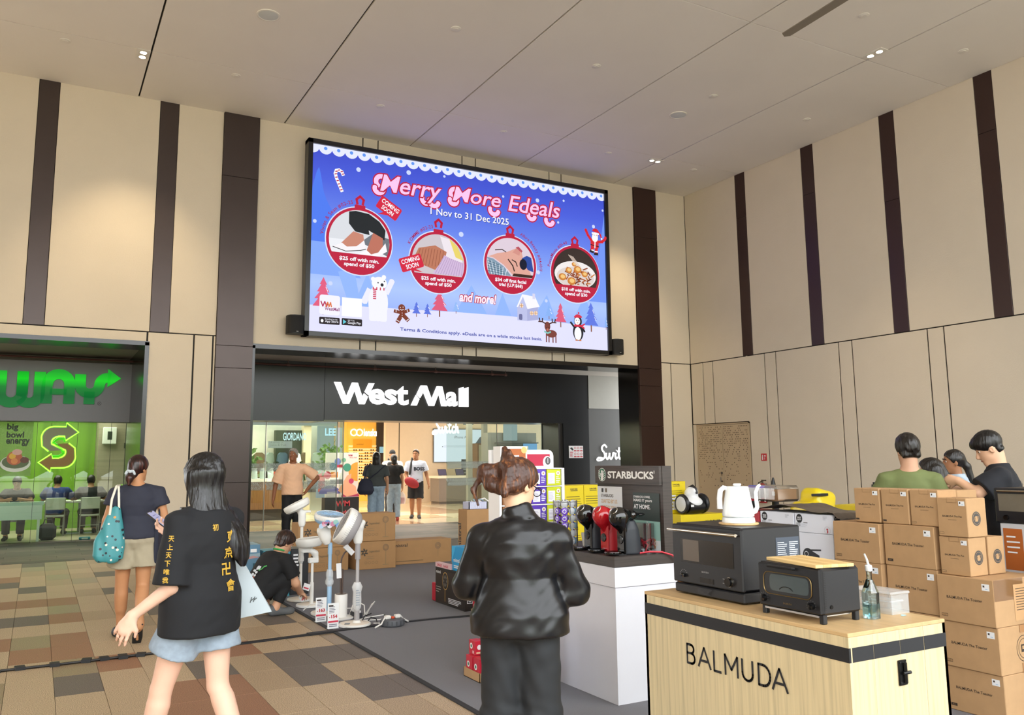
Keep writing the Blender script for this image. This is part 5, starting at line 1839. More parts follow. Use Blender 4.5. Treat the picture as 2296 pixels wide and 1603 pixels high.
MB(blks).lathe([(.009, 0), (.008, .003), (0, .003)], 14, T=TM((.05, .0, .07), (PI / 2, 0, 0))).build('side_bolt', to)
cbd = thing('cutting_board', 'pale bamboo cutting board lying on the black toaster oven', 'board', (3.05, 2.72, 1.1305))
bm = [mat(c, .5, kind='wood', c2=(30, 4, 30), var=.07, sc=1) for c in ('#e2c083', '#d8b274')]
for k in range(5):
    MB(bm[k % 2]).box(-.1 + .04 * k, -.1 + .04 * k + .0398, -.17, .17, 0, .014, c=.0015).build('slat', cbd, smooth=False)
cbd.rotation_euler = (0, 0, R(-10))
bt = thing('glass_bottle', 'square clear glass bottle with a pourer, right of the toaster oven', 'bottle', (3.235, 2.555, .9))
gb_ = glass('#e9f4f3', .1)
MB(gb_).prism(rrect(-.027, -.027, .027, .027, .006, 2), .001, .11).add([(x, y, .11) for x, y in rrect(-.027, -.027, .027, .027, .006, 2)] + [(.4 * x, .4 * y, .165) for x, y in rrect(-.027, -.027, .027, .027, .006, 2)], [(i, (i + 1) % 12, 12 + (i + 1) % 12, 12 + i) for i in range(12)]).lathe([(.011, .165), (.011, .195), (.013, .2), (0, .2)], 14).build('body', bt)
MB(glass('#d5ebee', .04)).prism(rrect(-.022, -.022, .022, .022, .005, 2), .008, .06).build('water', bt, smooth=False)
MB(mat('#d9dde0', .3, var=0)).lathe([(.012, .2), (.015, .204), (.015, .224), (.011, .228), (0, .228)], 16).build('cap', bt)
MB(mat('#cfd4d4', .2, var=0)).tube([(0, 0, .226), (-.004, .003, .25), (-.012, .008, .275)], [.006, .005, .004], 8).build('pourer', bt)
tu = thing('storage_tub', 'clear plastic lidded tub holding a smaller tub at the counter back', 'tub', (3.43, 2.66, .9))
cl = film('#e6eef2', .16, .1)
MB(cl).box(-.055, .055, -.1, .1, 0, .003).box(-.06, -.057, -.105, .105, 0, .085).box(.057, .06, -.105, .105, 0, .085).box(-.06, .06, -.105, -.102, 0, .085).box(-.06, .06, .102, .105, 0, .085).build('tub', tu, smooth=False)
MB(film('#eef4f7', .3, .12)).box(-.066, .066, -.112, .112, .085, .098, c=.005).build('lid', tu, smooth=False)
t3 = thing('small_tub', 'small clear plastic tub inside the larger lidded tub', 'tub', (3.43, 2.65, .9036))
MB(cl).box(-.045, .045, -.075, .075, 0, .045, c=.01).build('tub', t3, smooth=False)
MB(film('#eef4f7', .3, .12)).box(-.049, .049, -.08, .08, .045, .053, c=.004).build('lid', t3, smooth=False)
sc_ = thing('paper_scrap', 'tiny pale blue crumpled wrapper on the counter by the tub', 'wrapper', (3.4, 2.52, .9))
MB(f_('#a8c8cc')).add([(-.012, -.006, .001), (.012, -.008, .004), (.014, .006, .001), (0, .009, .007), (-.013, .006, .002)], [(0, 1, 3), (1, 2, 3), (0, 3, 4), (0, 4, 2, 1)]).build('foil', sc_, smooth=False)

# ================================================================== coffee counter
dwood = mat('#3a322e', .45, kind='wood', c2=(4, 4, 90), var=.18, sc=1.0)
dwood2 = mat('#3a322e', .45, kind='wood', c2=(4, 90, 90), var=.18, sc=1.0)
whitec = mat('#d5d5dc', .5, var=.01)
co = thing('coffee_counter', 'white coffee demo counter with a dark wood top and tall Starbucks back panel', 'counter', (3.4, 4.66, 0))
MB(whitec).box(.012, .53, .012, 1.08, .0085, .748).build('body', co, smooth=False)
MB(whitec).box(.004, .535, .004, 1.085, .752, .88).build('upper_band', co, smooth=False)
MB(dwood).box(0, .54, 0, 1.088, .882, .95, c=.002).build('top', co, smooth=False)
bp_ = MB(dwood).box(.43, .51, .0, .78, .95, 1.545).build('back_panel', co, smooth=False)
MB(dwood).box(.405, .43, .005, .775, 1.412, 1.543).build('header', bp_, smooth=False)
a = Art((.405, .775, 0), NY, Z)
sbw = mat('#e9e9e6', .5, var=0)
a.text('STARBUCKS', .165, 1.452, .545, sbw, h=.054, bold=.035)
a.text("'", .715, 1.49, .008, sbw)
gsb, x_, y_ = f_('#1f6b4e'), .095, 1.478
a.circ(x_, y_, .05, sbw, n=32); a.circ(x_, y_, .047, gsb, n=32)
a.circ(x_, y_ + .004, .014, sbw, ry=.018, n=16); a.poly([(x_ - .011, y_ + .02), (x_ - .013, y_ + .034), (x_ - .005, y_ + .028), (x_, y_ + .04), (x_ + .005, y_ + .028), (x_ + .013, y_ + .034), (x_ + .011, y_ + .02)], sbw)
a.poly([(x_ - .012, y_ - .008), (x_ + .012, y_ - .008), (x_ + .016, y_ - .043), (x_ - .016, y_ - .043)], sbw)
for s_ in (-1, 1):
    for k in range(4):
        a.line([(x_ + s_ * .024, y_ - .03 + .016 * k), (x_ + s_ * .038, y_ - .02 + .017 * k)], .006, sbw)
    a.line([(x_ + s_ * .014, y_ + .012), (x_ + s_ * .02, y_ - .014)], .005, sbw)
a.circ(x_ - .005, y_ + .006, .0016, gsb, n=8); a.circ(x_ + .005, y_ + .006, .0016, gsb, n=8)
a.build('sign_print', co)['kind'] = 'stuff'
a = Art((.43, .775, 0), NY, Z, d0=.002)
a.rect(-.005, 1.0, .31, 1.39, f_('#dcdde0'))
a.text('STARBUCKS', .04, 1.31, .16, ink, h=.022, bold=.02); a.text('CRAFTED BY US.', .04, 1.265, .21, f_('#c99a56'), h=.028, bold=.01); a.text('MADE BY YOU.', .04, 1.22, .19, f_('#c99a56'), h=.026, bold=.01)
a.rect(.05, 1.345, .075, 1.375, f_('#3a3a3a')); a.rect(.1, 1.345, .12, 1.375, f_('#6a5a4a'))
a.rect(.44, .955, .74, 1.355, f_('#2f3d3c')); a.rect(.44, .955, .74, 1.16, f_('#8fb7ae')); a.rect(.44, .955, .74, 1.03, f_('#cfd6da'))
a.text('STARBUCKS COFFEE,', .45, 1.315, .19, wpap, h=.018, bold=.02); a.text('MAKE IT yours', .45, 1.285, .21, wpap, h=.026, bold=.02); a.text('AT HOME.', .45, 1.24, .19, wpap, h=.032, bold=.03)
a.circ(.6, 1.11, .022, f_('#d8d8dc'), ry=.045); a.circ(.6, 1.135, .01, f_('#2a2a2a'), ry=.012); a.rect(.583, .98, .622, 1.085, f_('#c0bcc4')); a.circ(.602, 1.03, .012, f_('#1a1a1a')); a.rect(.5, .98, .56, 1.04, f_('#2a2320')); a.rect(.63, .975, .69, 1.04, f_('#b77a55')); a.ring(.695, 1.01, .012, .018, f_('#d8d0c8'), 14)
a.build('posters', co)['kind'] = 'stuff'
# ---- coffee machines, capsule rack, cord, jar
def coffee_machine(label, x, y, col, rough, coat):
    t = thing('coffee_machine', label, 'coffee machine', (x, y, .9505), 0, 'pod coffee machines')
    m = mat(col, rough, var=0, coat=coat)
    side = mat('#23272e' if col != '#a8101c' else '#a8101c', .5, var=0)
    h = SDF(.03)
    h.ell((.085, 0, .25), (.066, .06, .066)).cap((.1, 0, .25), (.2, 0, .262), .056, .03, k=.04).cap((.2, 0, .262), (.30, 0, .262), .024, .011, k=.03)
    h.cap((.1, 0, .21), (.12, 0, .165), .045, .034, k=.03)
    h.build('head', .0045, m, t)
    b = SDF(.01)
    b.loft((.185, 0, 0), np.eye(3), [(0, .08, .052), (.1, .075, .05), (.17, .062, .046), (.225, .035, .03)], rnd=.004)
    b.build('body', .006, side, t)
    MB(mat(col, rough, var=0, coat=coat)).box(.1, .12, -.045, .045, .005, .19, c=.008).build('front_column', t, smooth=False)
    MB(blks).lathe([(.03, 0), (.028, .006), (0, .007)], 24, T=TM((.1, .0, .1), (0, -PI / 2, 0))).build('dial', t)
    MB(blks).lathe([(.04, 0), (.052, .004), (.055, .014), (.053, .02), (.045, .016), (0, .016)], 28, T=TM((.035, 0, .004)), sx=1.15).box(.06, .14, -.03, .03, 0, .012).build('drip_tray', t)
    ring = MB(mat('#d9d4cc', .2, metal=.9, var=0))
    Tt = TM((.046, 0, .295), (0, R(-48), 0))
    ring.tube([np.array(Tt @ Vector((.03 * math.cos(a_), .036 * math.sin(a_), .0))) for a_ in np.arange(20) * PI / 10], .003, 6, closed=True).build('chrome_ring', t)
    MB(blks).lathe([(.03, -.012), (.027, .0), (0, .003)], 24, T=Tt).build('control_face', t)
    MB(wpap).lathe([(.006, .002), (.006, .0045), (0, .0045)], 12, T=Tt).build('lever_mark', t)
    return t


coffee_machine('nearest glossy black pod coffee machine at the counter corner', 3.43, 4.76, '#0c0d0f', .08, .5)
coffee_machine('glossy red pod coffee machine between the two black ones', 3.43, 4.955, '#a8101c', .1, .5)
coffee_machine('far glossy black pod coffee machine beside the capsule rack', 3.43, 5.16, '#0c0d0f', .08, .5)
jr = thing('acrylic_box', 'clear acrylic box holding red clips behind the nearest coffee machine', 'box', (3.77, 4.8, .9505))
MB(glass('#e6eef0', .1)).box(-.035, .035, -.06, .06, 0, .2).build('case', jr, smooth=False)
rdm = mat('#c22a3a', .4, var=0)
MB(rdm).tube([(-.02, -.03, .01), (.01, -.02, .05), (-.01, .02, .08), (.015, .03, .03), (-.015, .0, .06), (.02, -.035, .09)], .006, 8).build('clips', jr)
cord = thing('red_power_cable', 'red power cable hanging over the corner of the coffee counter', 'cord')
MB(rdm).tube([(3.66, 4.72, .957), (3.72, 4.69, .965), (3.8, 4.655, .962), (3.87, 4.635, .94), (3.92, 4.63, .9), (3.96, 4.625, .84), (3.99, 4.62, .75)], .006, 8).build('cable', cord)
MB(mat('#e3dfd8', .4, var=0)).tube([(3.63, 4.74, .957), (3.67, 4.715, .957), (3.7, 4.73, .957)], .005, 6).build('white_wire', cord)
rk = thing('capsule_rack', 'wire carousel rack of coffee capsules on the coffee counter', 'rack', (3.52, 5.43, .9505))
wire = mat('#9a9a9c', .25, metal=.9, var=0)
MB(wire).lathe([(.08, 0), (.08, .008), (0, .01)], 24).build('base', rk)
MB(wire).tube([(0, 0, .01), (0, 0, .345)], .006).build('post', rk)
for z in (.06, .33):
    MB(wire).tube([(.085 * math.cos(k * PI / 12), .085 * math.sin(k * PI / 12), z) for k in range(24)], .002, 5, closed=True).build('hoop', rk)
ccol = ['#6a3fc0', '#e9e6e2', '#4a2a1e', '#e6e2de', '#6a3fc0', '#5b3526', '#c8ccd0', '#7fb4d8']
for k in range(8):
    an = R(22.5 + 45 * k - 15)
    for s_ in (-1, 1):
        q = an + s_ * R(16)
        MB(wire).tube([(.092 * math.cos(q), .092 * math.sin(q), .0), (.092 * math.cos(q), .092 * math.sin(q), .34)], .0018, 5).build('wire', rk)
    for i in range(6):
        col = ccol[(k + (i % 2) * (k % 2) * 2) % 8] if i < 5 else '#b9bcc0'
        if i < 5 and k == 5: col = '#6a3fc0'
        c_ = MB(mat(col, .25, var=0)).lathe([(.012, -.012), (.02, 0), (.0245, .012), (.0265, .014), (.0265, .016), (.018, .02), (0, .021)], 14, T=TM((.062 * math.cos(an), .062 * math.sin(an), .045 + .056 * i), (0, PI / 2, 0)) if False else Matrix.Translation((.062 * math.cos(an), .062 * math.sin(an), .045 + .054 * i)) @ Matrix.Rotation(an, 4, 'Z') @ Matrix.Rotation(PI / 2, 4, 'Y'))
        if col == '#6a3fc0':
            c_.tube([np.array(Matrix.Translation((.062 * math.cos(an), .062 * math.sin(an), .045 + .054 * i)) @ Matrix.Rotation(an, 4, 'Z') @ Matrix.Rotation(PI / 2, 4, 'Y') @ Vector((.013 * math.cos(u), .013 * math.sin(u), .0205))) for u in np.arange(10) * PI / 5], .003, 5, wpap, closed=True)
        c_.build('capsule', rk)
cup = thing('paper_cups', 'stack of white cups behind the capsule rack', 'cup', (3.62, 5.3, .9505))
MB(mat('#dcd8d2', .5, var=0)).lathe([(.028, 0), (.04, .1), (.041, .104), (0, .104)], 20).build('cup', cup)
# ---- capsule display stand
ds = thing('capsule_display', 'white cardboard stand of coffee capsule boxes behind the coffee counter', 'display stand', (3.13, 5.75, 0))
wc = mat('#eceaea', .5, var=0)
MB(wc).prism([(0, .0085), (.595, .0085)] + [(.595 - .05 + .05 * math.cos(R(t)), 1.625 + .05 * math.sin(R(t))) for t in (0, 30, 60, 90)] + [(.0, 1.675)], 0, .02, T=[[1, 0, 0, 0], [0, 0, 1, .16], [0, 1, 0, 0], [0, 0, 0, 1]]).build('back_board', ds, smooth=False)
MB(wc).box(0, .595, 0, .16, .0085, .55).box(.57, .595, 0, .16, .55, 1.528).box(.0, .02, 0, .16, .55, 1.528).build('side_board', ds, smooth=False)
for z in (.69, .83, .97, 1.11, 1.25, 1.39, 1.53):
    MB(wc).box(.02, .57, 0, .158, z - .008, z).build('shelf', ds, smooth=False)
a = Art((0, .16, 0), X, Z)
a.rect(.28, 1.545, .56, 1.64, f_('#b0103c')); a.circ(.535, 1.575, .042, wc, ry=.05); a.circ(.54, 1.585, .026, f_('#4a4a4c'), ry=.032); a.line([(.54, 1.57), (.54, 1.605)], .005, wpap); a.rect(.3, 1.6, .34, 1.65, f_('#c9a69a')); a.rect(.3, 1.575, .34, 1.595, f_('#d8b8b0'))
a.build('banner', ds)['kind'] = 'stuff'


def pod_box(lb_, x, z, w_, h_, col, y=5.752, kind=0):
    t = thing('capsule_box', lb_, 'box', (x, y, z), 0, 'coffee capsule boxes')
    MB(mat(col, .45, var=0)).box(0, w_, 0, .12, 0, h_, c=.002).build('body', t, smooth=False)
    a = Art((0, 0, 0), X, Z)
    a.rect(w_ * .08, h_ * .12, w_ * .56, h_ * .78, f_('#e9e9ef')); a.lines(w_ * .12, h_ * .2, w_ * .5, h_ * .7, 6, f_('#b0a8c8'), 3, .3)
    a.circ(w_ * .8, h_ * .76, w_ * .13, wpap); a.circ(w_ * .8, h_ * .76, w_ * .06, f_('#b98a6a'))
    a.lines(w_ * .64, h_ * .15, w_ * .94, h_ * .58, 4, wpap, 1, .45)
    a.build('print', t)


for i, z in enumerate((1.39, 1.25, 1.11)):
    pod_box('purple capsule box on the %s shelf of the white stand' % ('top', 'second', 'third')[i], 3.42, z + .001, .135, .128, '#5a3ab0')
    pod_box('lime green capsule box on the %s shelf of the white stand' % ('top', 'second', 'third')[i], 3.562, z + .001, .13, .128, '#c3cc22')
    pod_box('brown capsule box on the %s shelf of the white stand' % ('top', 'second', 'third')[i], 3.16, z + .001, .25, .128, '#8a5a34')
for i, (x, w_, c_, nm) in enumerate(((3.16, .25, '#2a94c0', 'wide'), (3.42, .135, '#2a94c0', 'middle'), (3.562, .13, '#2a94c0', 'right'))):
    pod_box('blue capsule box at the %s of the fourth shelf' % nm, x, .971, w_, .128, c_)
t = thing('cocoa_box', 'white and orange drink box standing on top of the capsule stand', 'box', (3.145, 5.755, 1.531))
MB(wc).box(0, .24, 0, .12, 0, .17, c=.002).build('body', t, smooth=False)
a = Art((0, 0, 0), X, Z)
a.rect(.055, .0, .225, .15, f_('#b0602c')); a.circ(.028, .125, .016, black, ry=.02); a.rect(.11, .02, .165, .1, wpap); a.circ(.21, .14, .026, f_('#e6b870')); a.lines(.06, .03, .1, .13, 4, wpap, 2); a.lines(.175, .02, .22, .09, 5, f_('#d8865a'), 2)
a.build('print', t)

# ---- yellow cleaner boxes, canister vacuum and the pressure washers behind
yel = mat('#e0c810', .45, var=.02)


def yellow_box(lb_, x, y, z, w_, d_, h_, text=True, rz=0, nm='yellow_box'):
    t = thing(nm, lb_, 'box', (x, y, z), rz, 'yellow cleaner cartons')
    MB(yel).box(0, w_, 0, d_, 0, h_, c=.003).build('body', t, smooth=False)
    a = Art((0, 0, 0), X, Z)
    if text:
        a.text('KARCHER', w_ * .3, h_ * .88, w_ * .38, ink, h=h_ * .045, bold=.03); a.rect(w_ * .3, h_ * .85, w_ * .68, h_ * .865, ink)
        a.lines(w_ * .08, h_ * .5, w_ * .9, h_ * .74, 4, f_('#6a5e10'), 5, .25); a.circ(w_ * .2, h_ * .42, w_ * .06, ink); a.rect(w_ * .82, h_ * .3, w_ * .84, h_ * .5, ink)
    else:
        a.text('KARCHER', w_ * .55, h_ * .5, w_ * .35, ink, h=h_ * .2, bold=.03)
    a.build('print', t)
    return t


KX, KY = 5.79, 9.0
tbl = thing('sale_table', 'low sale table under the yellow cartons behind the coffee counter', 'table', (5.5, 8.9, 0))
MB(mat('#8a8078', .6, var=.03)).box(0, 1.0, 0, .6, .28, .32).build('top', tbl, smooth=False)
for x in (.02, .94):
    for y in (.02, .54):
        MB(mat('#6a625c', .5, var=0)).box(x, x + .04, y, y + .04, .0085, .28).build('leg', tbl, smooth=False)
for i in range(2):
    for j in range(2):
        yellow_box('yellow cleaner carton, %s of the stack between the stand and the Starbucks panel' % (('lower left', 'lower right'), ('upper left', 'upper right'))[j][i], 5.80 + .29 * i, 8.95, .321 + .475 * j, .283, .35, .473)
t = yellow_box('tall yellow vacuum carton standing upright behind the white canister vacuum', 7.56, 9.1, .85, .32, .26, .43)
a = Art((0, 0, 0), X, Z)
a.rect(.02, .05, .14, .25, wpap); a.lines(.03, .06, .13, .24, 4, f_('#b0a020'), 2)
a.build('picture_print', t)
yellow_box('long yellow carton lying flat under the white canister vacuum', 7.52, 8.8, .58, .78, .6, .268, False)
yellow_box('short yellow carton right of the flat one behind the kettle', 8.32, 8.8, .58, .5, .5, .225, False)
tbl2 = thing('sale_table', 'sale table under the yellow vacuum cartons', 'table', (7.5, 8.75, 0))
MB(mat('#8a8078', .6, var=.03)).box(0, 1.5, 0, .7, .54, .58).build('top', tbl2, smooth=False)
for x in (.02, 1.44):
    for y in (.02, .64):
        MB(mat('#6a625c', .5, var=0)).box(x, x + .04, y, y + .04, .0085, .54).build('leg', tbl2, smooth=False)
vc = thing('canister_vacuum', 'white canister vacuum cleaner with big black wheels on the yellow carton', 'vacuum cleaner', (7.84, 8.93, .8485))
vw = mat('#eceef0', .3, var=0, coat=.3)
b = SDF(.03)
b.ell((0, 0, .15), (.15, .13, .09)).ell((0, .02, .26), (.09, .09, .1)).cap((0, -.02, .2), (0, -.05, .3), .06, .05)
b.build('body', .008, vw, vc)
MB(blk).lathe([(.15, -.13), (.155, 0), (.15, .13)], 28, T=TM((0, 0, .1), (0, PI / 2, 0)), sx=.62, sy=.8).build('bumper', vc)
for s_ in (-1, 1):
    MB(blk).lathe([(.12, 0), (.135, .02), (.125, .05), (0, .05)], 28, T=TM((s_ * .15, 0, .136), (0, s_ * PI / 2, 0))).build('wheel', vc)
    MB(mat('#d5d8da', .4, var=0)).lathe([(.1, .051), (.08, .056), (0, .058)], 24, T=TM((s_ * .15, 0, .136), (0, s_ * PI / 2, 0))).build('hubcap', vc)
MB(blk).tube([(0, .05, .35), (0, -.02, .375), (0, -.08, .34), (0, -.1, .27)], .018, 8).build('handle', vc)
MB(wpap).box(-.13, -.08, -.125, -.12, .1, .13).build('sticker', vc, smooth=False)
hd = thing('vacuum_wand', 'black vacuum wand with a loop handle leaning beside the kettle', 'vacuum wand', (7.9, 8.35, .0))
pw_ = [(.62, .1, .86), (.6, .1, .95), (.5, .1, 1.12)]
MB(blk).tube([(.9, .1, .008), (.72, .1, .6), (.62, .1, .9), (.56, .1, 1.06)], .02, 8).build('tube', hd)
MB(blk).tube([(.56, .1, 1.06), (.52, .1, 1.13), (.42, .1, 1.19), (.36, .1, 1.22), (.32, .1, 1.21), (.33, .1, 1.17), (.42, .1, 1.12), (.5, .1, 1.07)], .018, 8).build('grip', hd)
t = thing('upright_sweeper', 'dark upright sweeper behind the kettle handle', 'sweeper', (8.95, 8.5, 0))
MB(blk).tube([(0, 0, .1), (0, 0, 1.05), (-.03, 0, 1.12), (-.02, 0, 1.32)], [.03, .05, .06, .01], 10).build('body', t)
MB(blk).box(-.15, .15, -.1, .1, 0.0095, .09, c=.02).build('foot', t)
# right hand yellow carton and two black lance tubes
t = yellow_box('wide yellow pressure washer carton behind the white boxes', 8.25, 6.55, .62, .44, .4, .42)
yellow_box('wide yellow pressure washer carton, lower one behind the white boxes', 8.25, 6.55, .0085, .44, .4, .605)
for i, (x, y) in enumerate(((7.9, 6.1), (8.12, 5.95))):
    t = thing('lance', ('left', 'right')[i] + ' black spray lance tube standing behind the dark draped cover', 'lance', (x, y, 0), 0, 'black lance tubes')
    MB(blk).tube([(0, 0, .01), (0, 0, 1.18), (0, 0, 1.19), (0, 0, 1.3)], [.035, .035, .028, .026], 12).build('tube', t)
    MB(blk).tube([(0, 0, 1.2), (0, 0, 1.215)], .034, 12).tube([(0, 0, 1.3), (0, 0, 1.325)], .012, 8).build('collar', t)
yw = thing('pressure_washer', 'yellow pressure washer hood rising behind the white boxes', 'pressure washer', (7.6, 6.7, 0))
b = SDF(.04)
b.box((0, 0, .56), (.2, .16, .55), r=.08).box((.1, 0, 1.05), (.17, .14, .19), np.array(TM((0, 0, 0), (0, R(12), 0)).to_3x3()), r=.08)
b.build('hood', .014, mat('#e6cc10', .35, var=0, coat=.3), yw)
MB(blk).box(-.16, .1, -.165, -.15, 1.17, 1.2, c=.005).build('grip_slot', yw, smooth=False)
MB(blk).lathe([(.12, -.02), (.12, .02)], 20, T=TM((-.2, 0, .12), (0, PI / 2, 0))).build('wheel', yw)

# ---- white coffee machine boxes with a dark cover
g3 = 'white coffee machine boxes'
wbx = mat('#dfe1ea', .5, var=.005)


def machine_icon(a, x, y, s_, m):
    a.circ(x, y + .3 * s_, .32 * s_, m, ry=.3 * s_); a.poly([(x - .1 * s_, y + .1 * s_), (x + .35 * s_, y - .1 * s_), (x + .3 * s_, y - .8 * s_), (x - .05 * s_, y - .8 * s_)], m); a.rect(x - .35 * s_, y - .85 * s_, x + .2 * s_, y - .72 * s_, m)


def dg(a, x, y, r):
    a.circ(x, y, r, black, ry=r * 1.15); a.text('DOLCE', x, y + r * .05, r * 1.2, wpap, h=r * .4, bold=.04, align='c'); a.text('GUSTO', x, y - r * .45, r * 1.3, wpap, h=r * .35, bold=.04, align='c')


def upper(col):
    def f(a, w_, h):
        dg(a, .05, h * .72, .03); a.rect(.09, h * .5, .13, h * .53, ink); a.rect(.02, h * .3, .06, h * .5, f_('#a9adb5')); a.lines(.065, h * .28, .13, h * .48, 4, f_('#c0c4cc'), 1, .3)
        a.ring(w_ - .05, h * .2, .027, .029, f_('#b8b8c0'), 20); machine_icon(a, w_ - .05, h * .2, .024, f_(col)); a.lines(w_ - .085, h * .72, w_ - .045, h * .92, 4, f_('#9a9ea6'), 2, .3)
    return f


def lower(a, w_, h):
    a.circ(w_ * .32, h * .5, .05, f_('#2a2a2e'), ry=.055); a.ring(w_ * .28, h * .53, .016, .02, wpap, 16); a.poly([(w_ * .4, h * .62), (w_ * .62, h * .52), (w_ * .62, h * .2), (w_ * .3, h * .2), (w_ * .26, h * .4)], f_('#2a2a2e')); a.line([(w_ * .4, h * .62), (w_ * .66, h * .64)], .012, f_('#2a2a2e'))


def sidelogo(a, w_, h):
    dg(a, .05, h * .75, .03); a.circ(.05, h * .35, .032, f_('#26262a'), ry=.07)


BX = 5.25
carton('machine_box', 'white coffee machine box under the dark cover, red machine pictured', BX, BX + .33, 4.435, 4.8, 1.0205, 1.165, wbx, g3, upper('#b01828'), sidelogo)
carton('machine_box', 'white coffee machine box under the dark cover, black machine pictured', BX, BX + .33, 4.805, 5.16, 1.0205, 1.165, wbx, g3, upper('#1a1a1c'), None)
carton('machine_box', 'white coffee machine box with a large black machine picture, below the red one', BX, BX + .33, 4.435, 4.8, .68, 1.02, wbx, g3, lower, sidelogo)
carton('machine_box', 'purple coffee machine box beside the lower white one', BX + .01, BX + .33, 4.805, 5.16, .68, 1.02, mat('#3a2f4e', .5, var=0), g3, lambda a, w_, h: (a.circ(w_ - .03, h * .6, .03, black, ry=.035), a.text('S', w_ - .035, h * .2, .015, wpap, bold=.03)))
carton('machine_box', 'white coffee machine box at floor level of that stack, front one', BX, BX + .33, 4.435, 4.8, .34, .679, wbx, g3, lower)
carton('machine_box', 'white coffee machine box at floor level of that stack, rear one', BX, BX + .33, 4.805, 5.16, .34, .679, wbx, g3, lower)
carton('machine_box', 'white coffee machine box standing on the carpet, front one', BX, BX + .33, 4.435, 4.8, .009, .339, wbx, g3)
carton('machine_box', 'white coffee machine box standing on the carpet, rear one', BX, BX + .33, 4.805, 5.16, .009, .339, wbx, g3)
carton('machine_box', 'red patterned box behind the kettle base', BX + .0, BX + .3, 5.17, 5.45, .86, 1.16, mat('#b22a38', .5, var=.05), g3, lambda a, w_, h: a.ring(w_ - .05, h * .5, .03, .036, f_('#d8b89a'), 18))
carton('machine_box', 'red box at the back of the white stack', BX, BX + .3, 5.17, 5.45, .009, .859, mat('#b22a38', .5, var=.05), g3)
cv = thing('cover_sheet', 'dark brown plastic sheet draped over the white coffee machine boxes', 'cover')
V, F = [], []
nx, ny = 14, 22
rr = random.Random(5)
for i in range(nx + 1):
    for j in range(ny + 1):
        x = BX - .02 + .46 * i / nx
        y = 4.372 + .92 * j / ny
        z = 1.172 + .05 * math.exp(-((y - 4.9) / .13) ** 2) + .02 * math.sin(y * 9) ** 2 * (1 - i / nx) + .006 * rr.random() - (.16 * max(0, (4.43 - y) / .15) ** 1.2)
        V.append((x, y, z))
for i in range(nx):
    for j in range(ny):
        q = i * (ny + 1) + j
        F.append((q, q + 1, q + ny + 2, q + ny + 1))
MB(mat('#4a4038', .3, var=.05, spec=.6)).add(V, F).build('sheet', cv)
bgp = thing('plastic_bag', 'clear plastic bag of white parts behind the kettle spout', 'bag', (5.45, 5.15, 1.235))
MB(mat('#b08a68', .6, var=.03)).box(-.1, .12, -.1, .0, 0, .1, c=.004).build('inner_box', bgp, smooth=False)
MB(mat('#f0f0f0', .3, var=0)).tube([(-.12, .08, 0), (-.12, .08, .1), (-.12, .05, .12), (-.12, .02, .1), (-.12, .02, 0)], .008).build('white_handle', bgp)
MB(wpap).box(-.102, -.1, -.07, -.04, .05, .085).build('sticker', bgp, smooth=False)
MB(glass('#eeeae4', .1, .15)).box(-.14, .14, -.12, .22, 0, .13, c=.02).build('film', bgp)

# ---- shelf with ovens at the right edge
osf = thing('display_shelf', 'dark display shelf carrying black ovens at the right edge', 'shelf', (5.95, 2.55, 0))
MB(mat('#26221f', .5, var=.03)).box(0, .5, 0, 1.15, .0085, .75, c=.004).build('cabinet', osf, smooth=False)
MB(mat('#a9825a', .5, kind='wood', c2=(30, 3, 30), var=.08, sc=1)).box(-.01, .51, -.01, 1.16, .75, .77).build('board', osf, smooth=False)


def shelf_oven(lb_, x, y, z, w_, h_, d_=.36):
    t = thing('black_oven', lb_, 'oven', (x, y, z), 0, 'black ovens on the shelf')
    MB(blk).box(0, d_, 0, w_, 0, h_, c=.008).build('body', t, smooth=False)
    MB(mat('#6a6458', .1, var=.2, sc=4)).box(-.004, 0, w_ * .12, w_ * .92, h_ * .34, h_ * .84).build('window', t, smooth=False)
    MB(chrome).tube([(-.025, w_ * .1, h_ * .92), (-.025, w_ * .9, h_ * .92)], .006, 8).build('handle', t)
    for k in (.2, .8):
        MB(blks).lathe([(.018, 0), (.016, .015), (0, .015)], 16, T=TM((0, w_ * k, h_ * .16), (0, -PI / 2, 0))).build('knob', t)
    return t


shelf_oven('black toaster oven on the shelf in front of the black polo man', 5.98, 3.24, 1.13, .40, .24)
shelf_oven('larger black oven at the far right edge of the picture', 5.97, 2.72, 1.07, .46, .42)
for i, (y0, y1, z0, z1, c_, lb_) in enumerate(((3.24, 3.62, .775, 1.128, '#c9c9cc', 'white and orange carton under the smaller shelf oven'), (2.70, 3.2, .775, 1.067, '#d8d8dc', 'white product carton under the larger shelf oven'))):
    carton('product_box', lb_, 5.99, 6.36, y0, y1, z0, z1, mat(c_, .5, var=.01), 'cartons on the oven shelf', lambda a, w_, h: (a.rect(.02, h * .1, w_ * .4, h * .9, f_('#b5632c')), a.lines(.04, h * .4, w_ * .36, h * .8, 4, wpap, 1, .3), a.circ(w_ * .62, h * .5, .05, f_('#3a3a40')), a.text('N', w_ * .85, h * .7, .03, ink, bold=.05)))
carton('product_box', 'tall white carton with dark lettering at the right edge beside the kettle cartons', 5.62, 5.85, 2.86, 3.2, .45, .98, mat('#d9dbe0', .5, var=.01), 'cartons on the oven shelf', lambda a, w_, h: (a.text('N', .06, h * .8, .05, ink, bold=.05), a.rect(.06, h * .12, .1, h * .16, pink), a.rect(.08, h * .45, .2, h * .65, f_('#5a5a5e'))))
carton('product_box', 'plain white carton standing on the carpet below the lettered one', 5.62, 5.85, 2.86, 3.2, .009, .449, mat('#d9dbe0', .5, var=.01), 'cartons on the oven shelf')

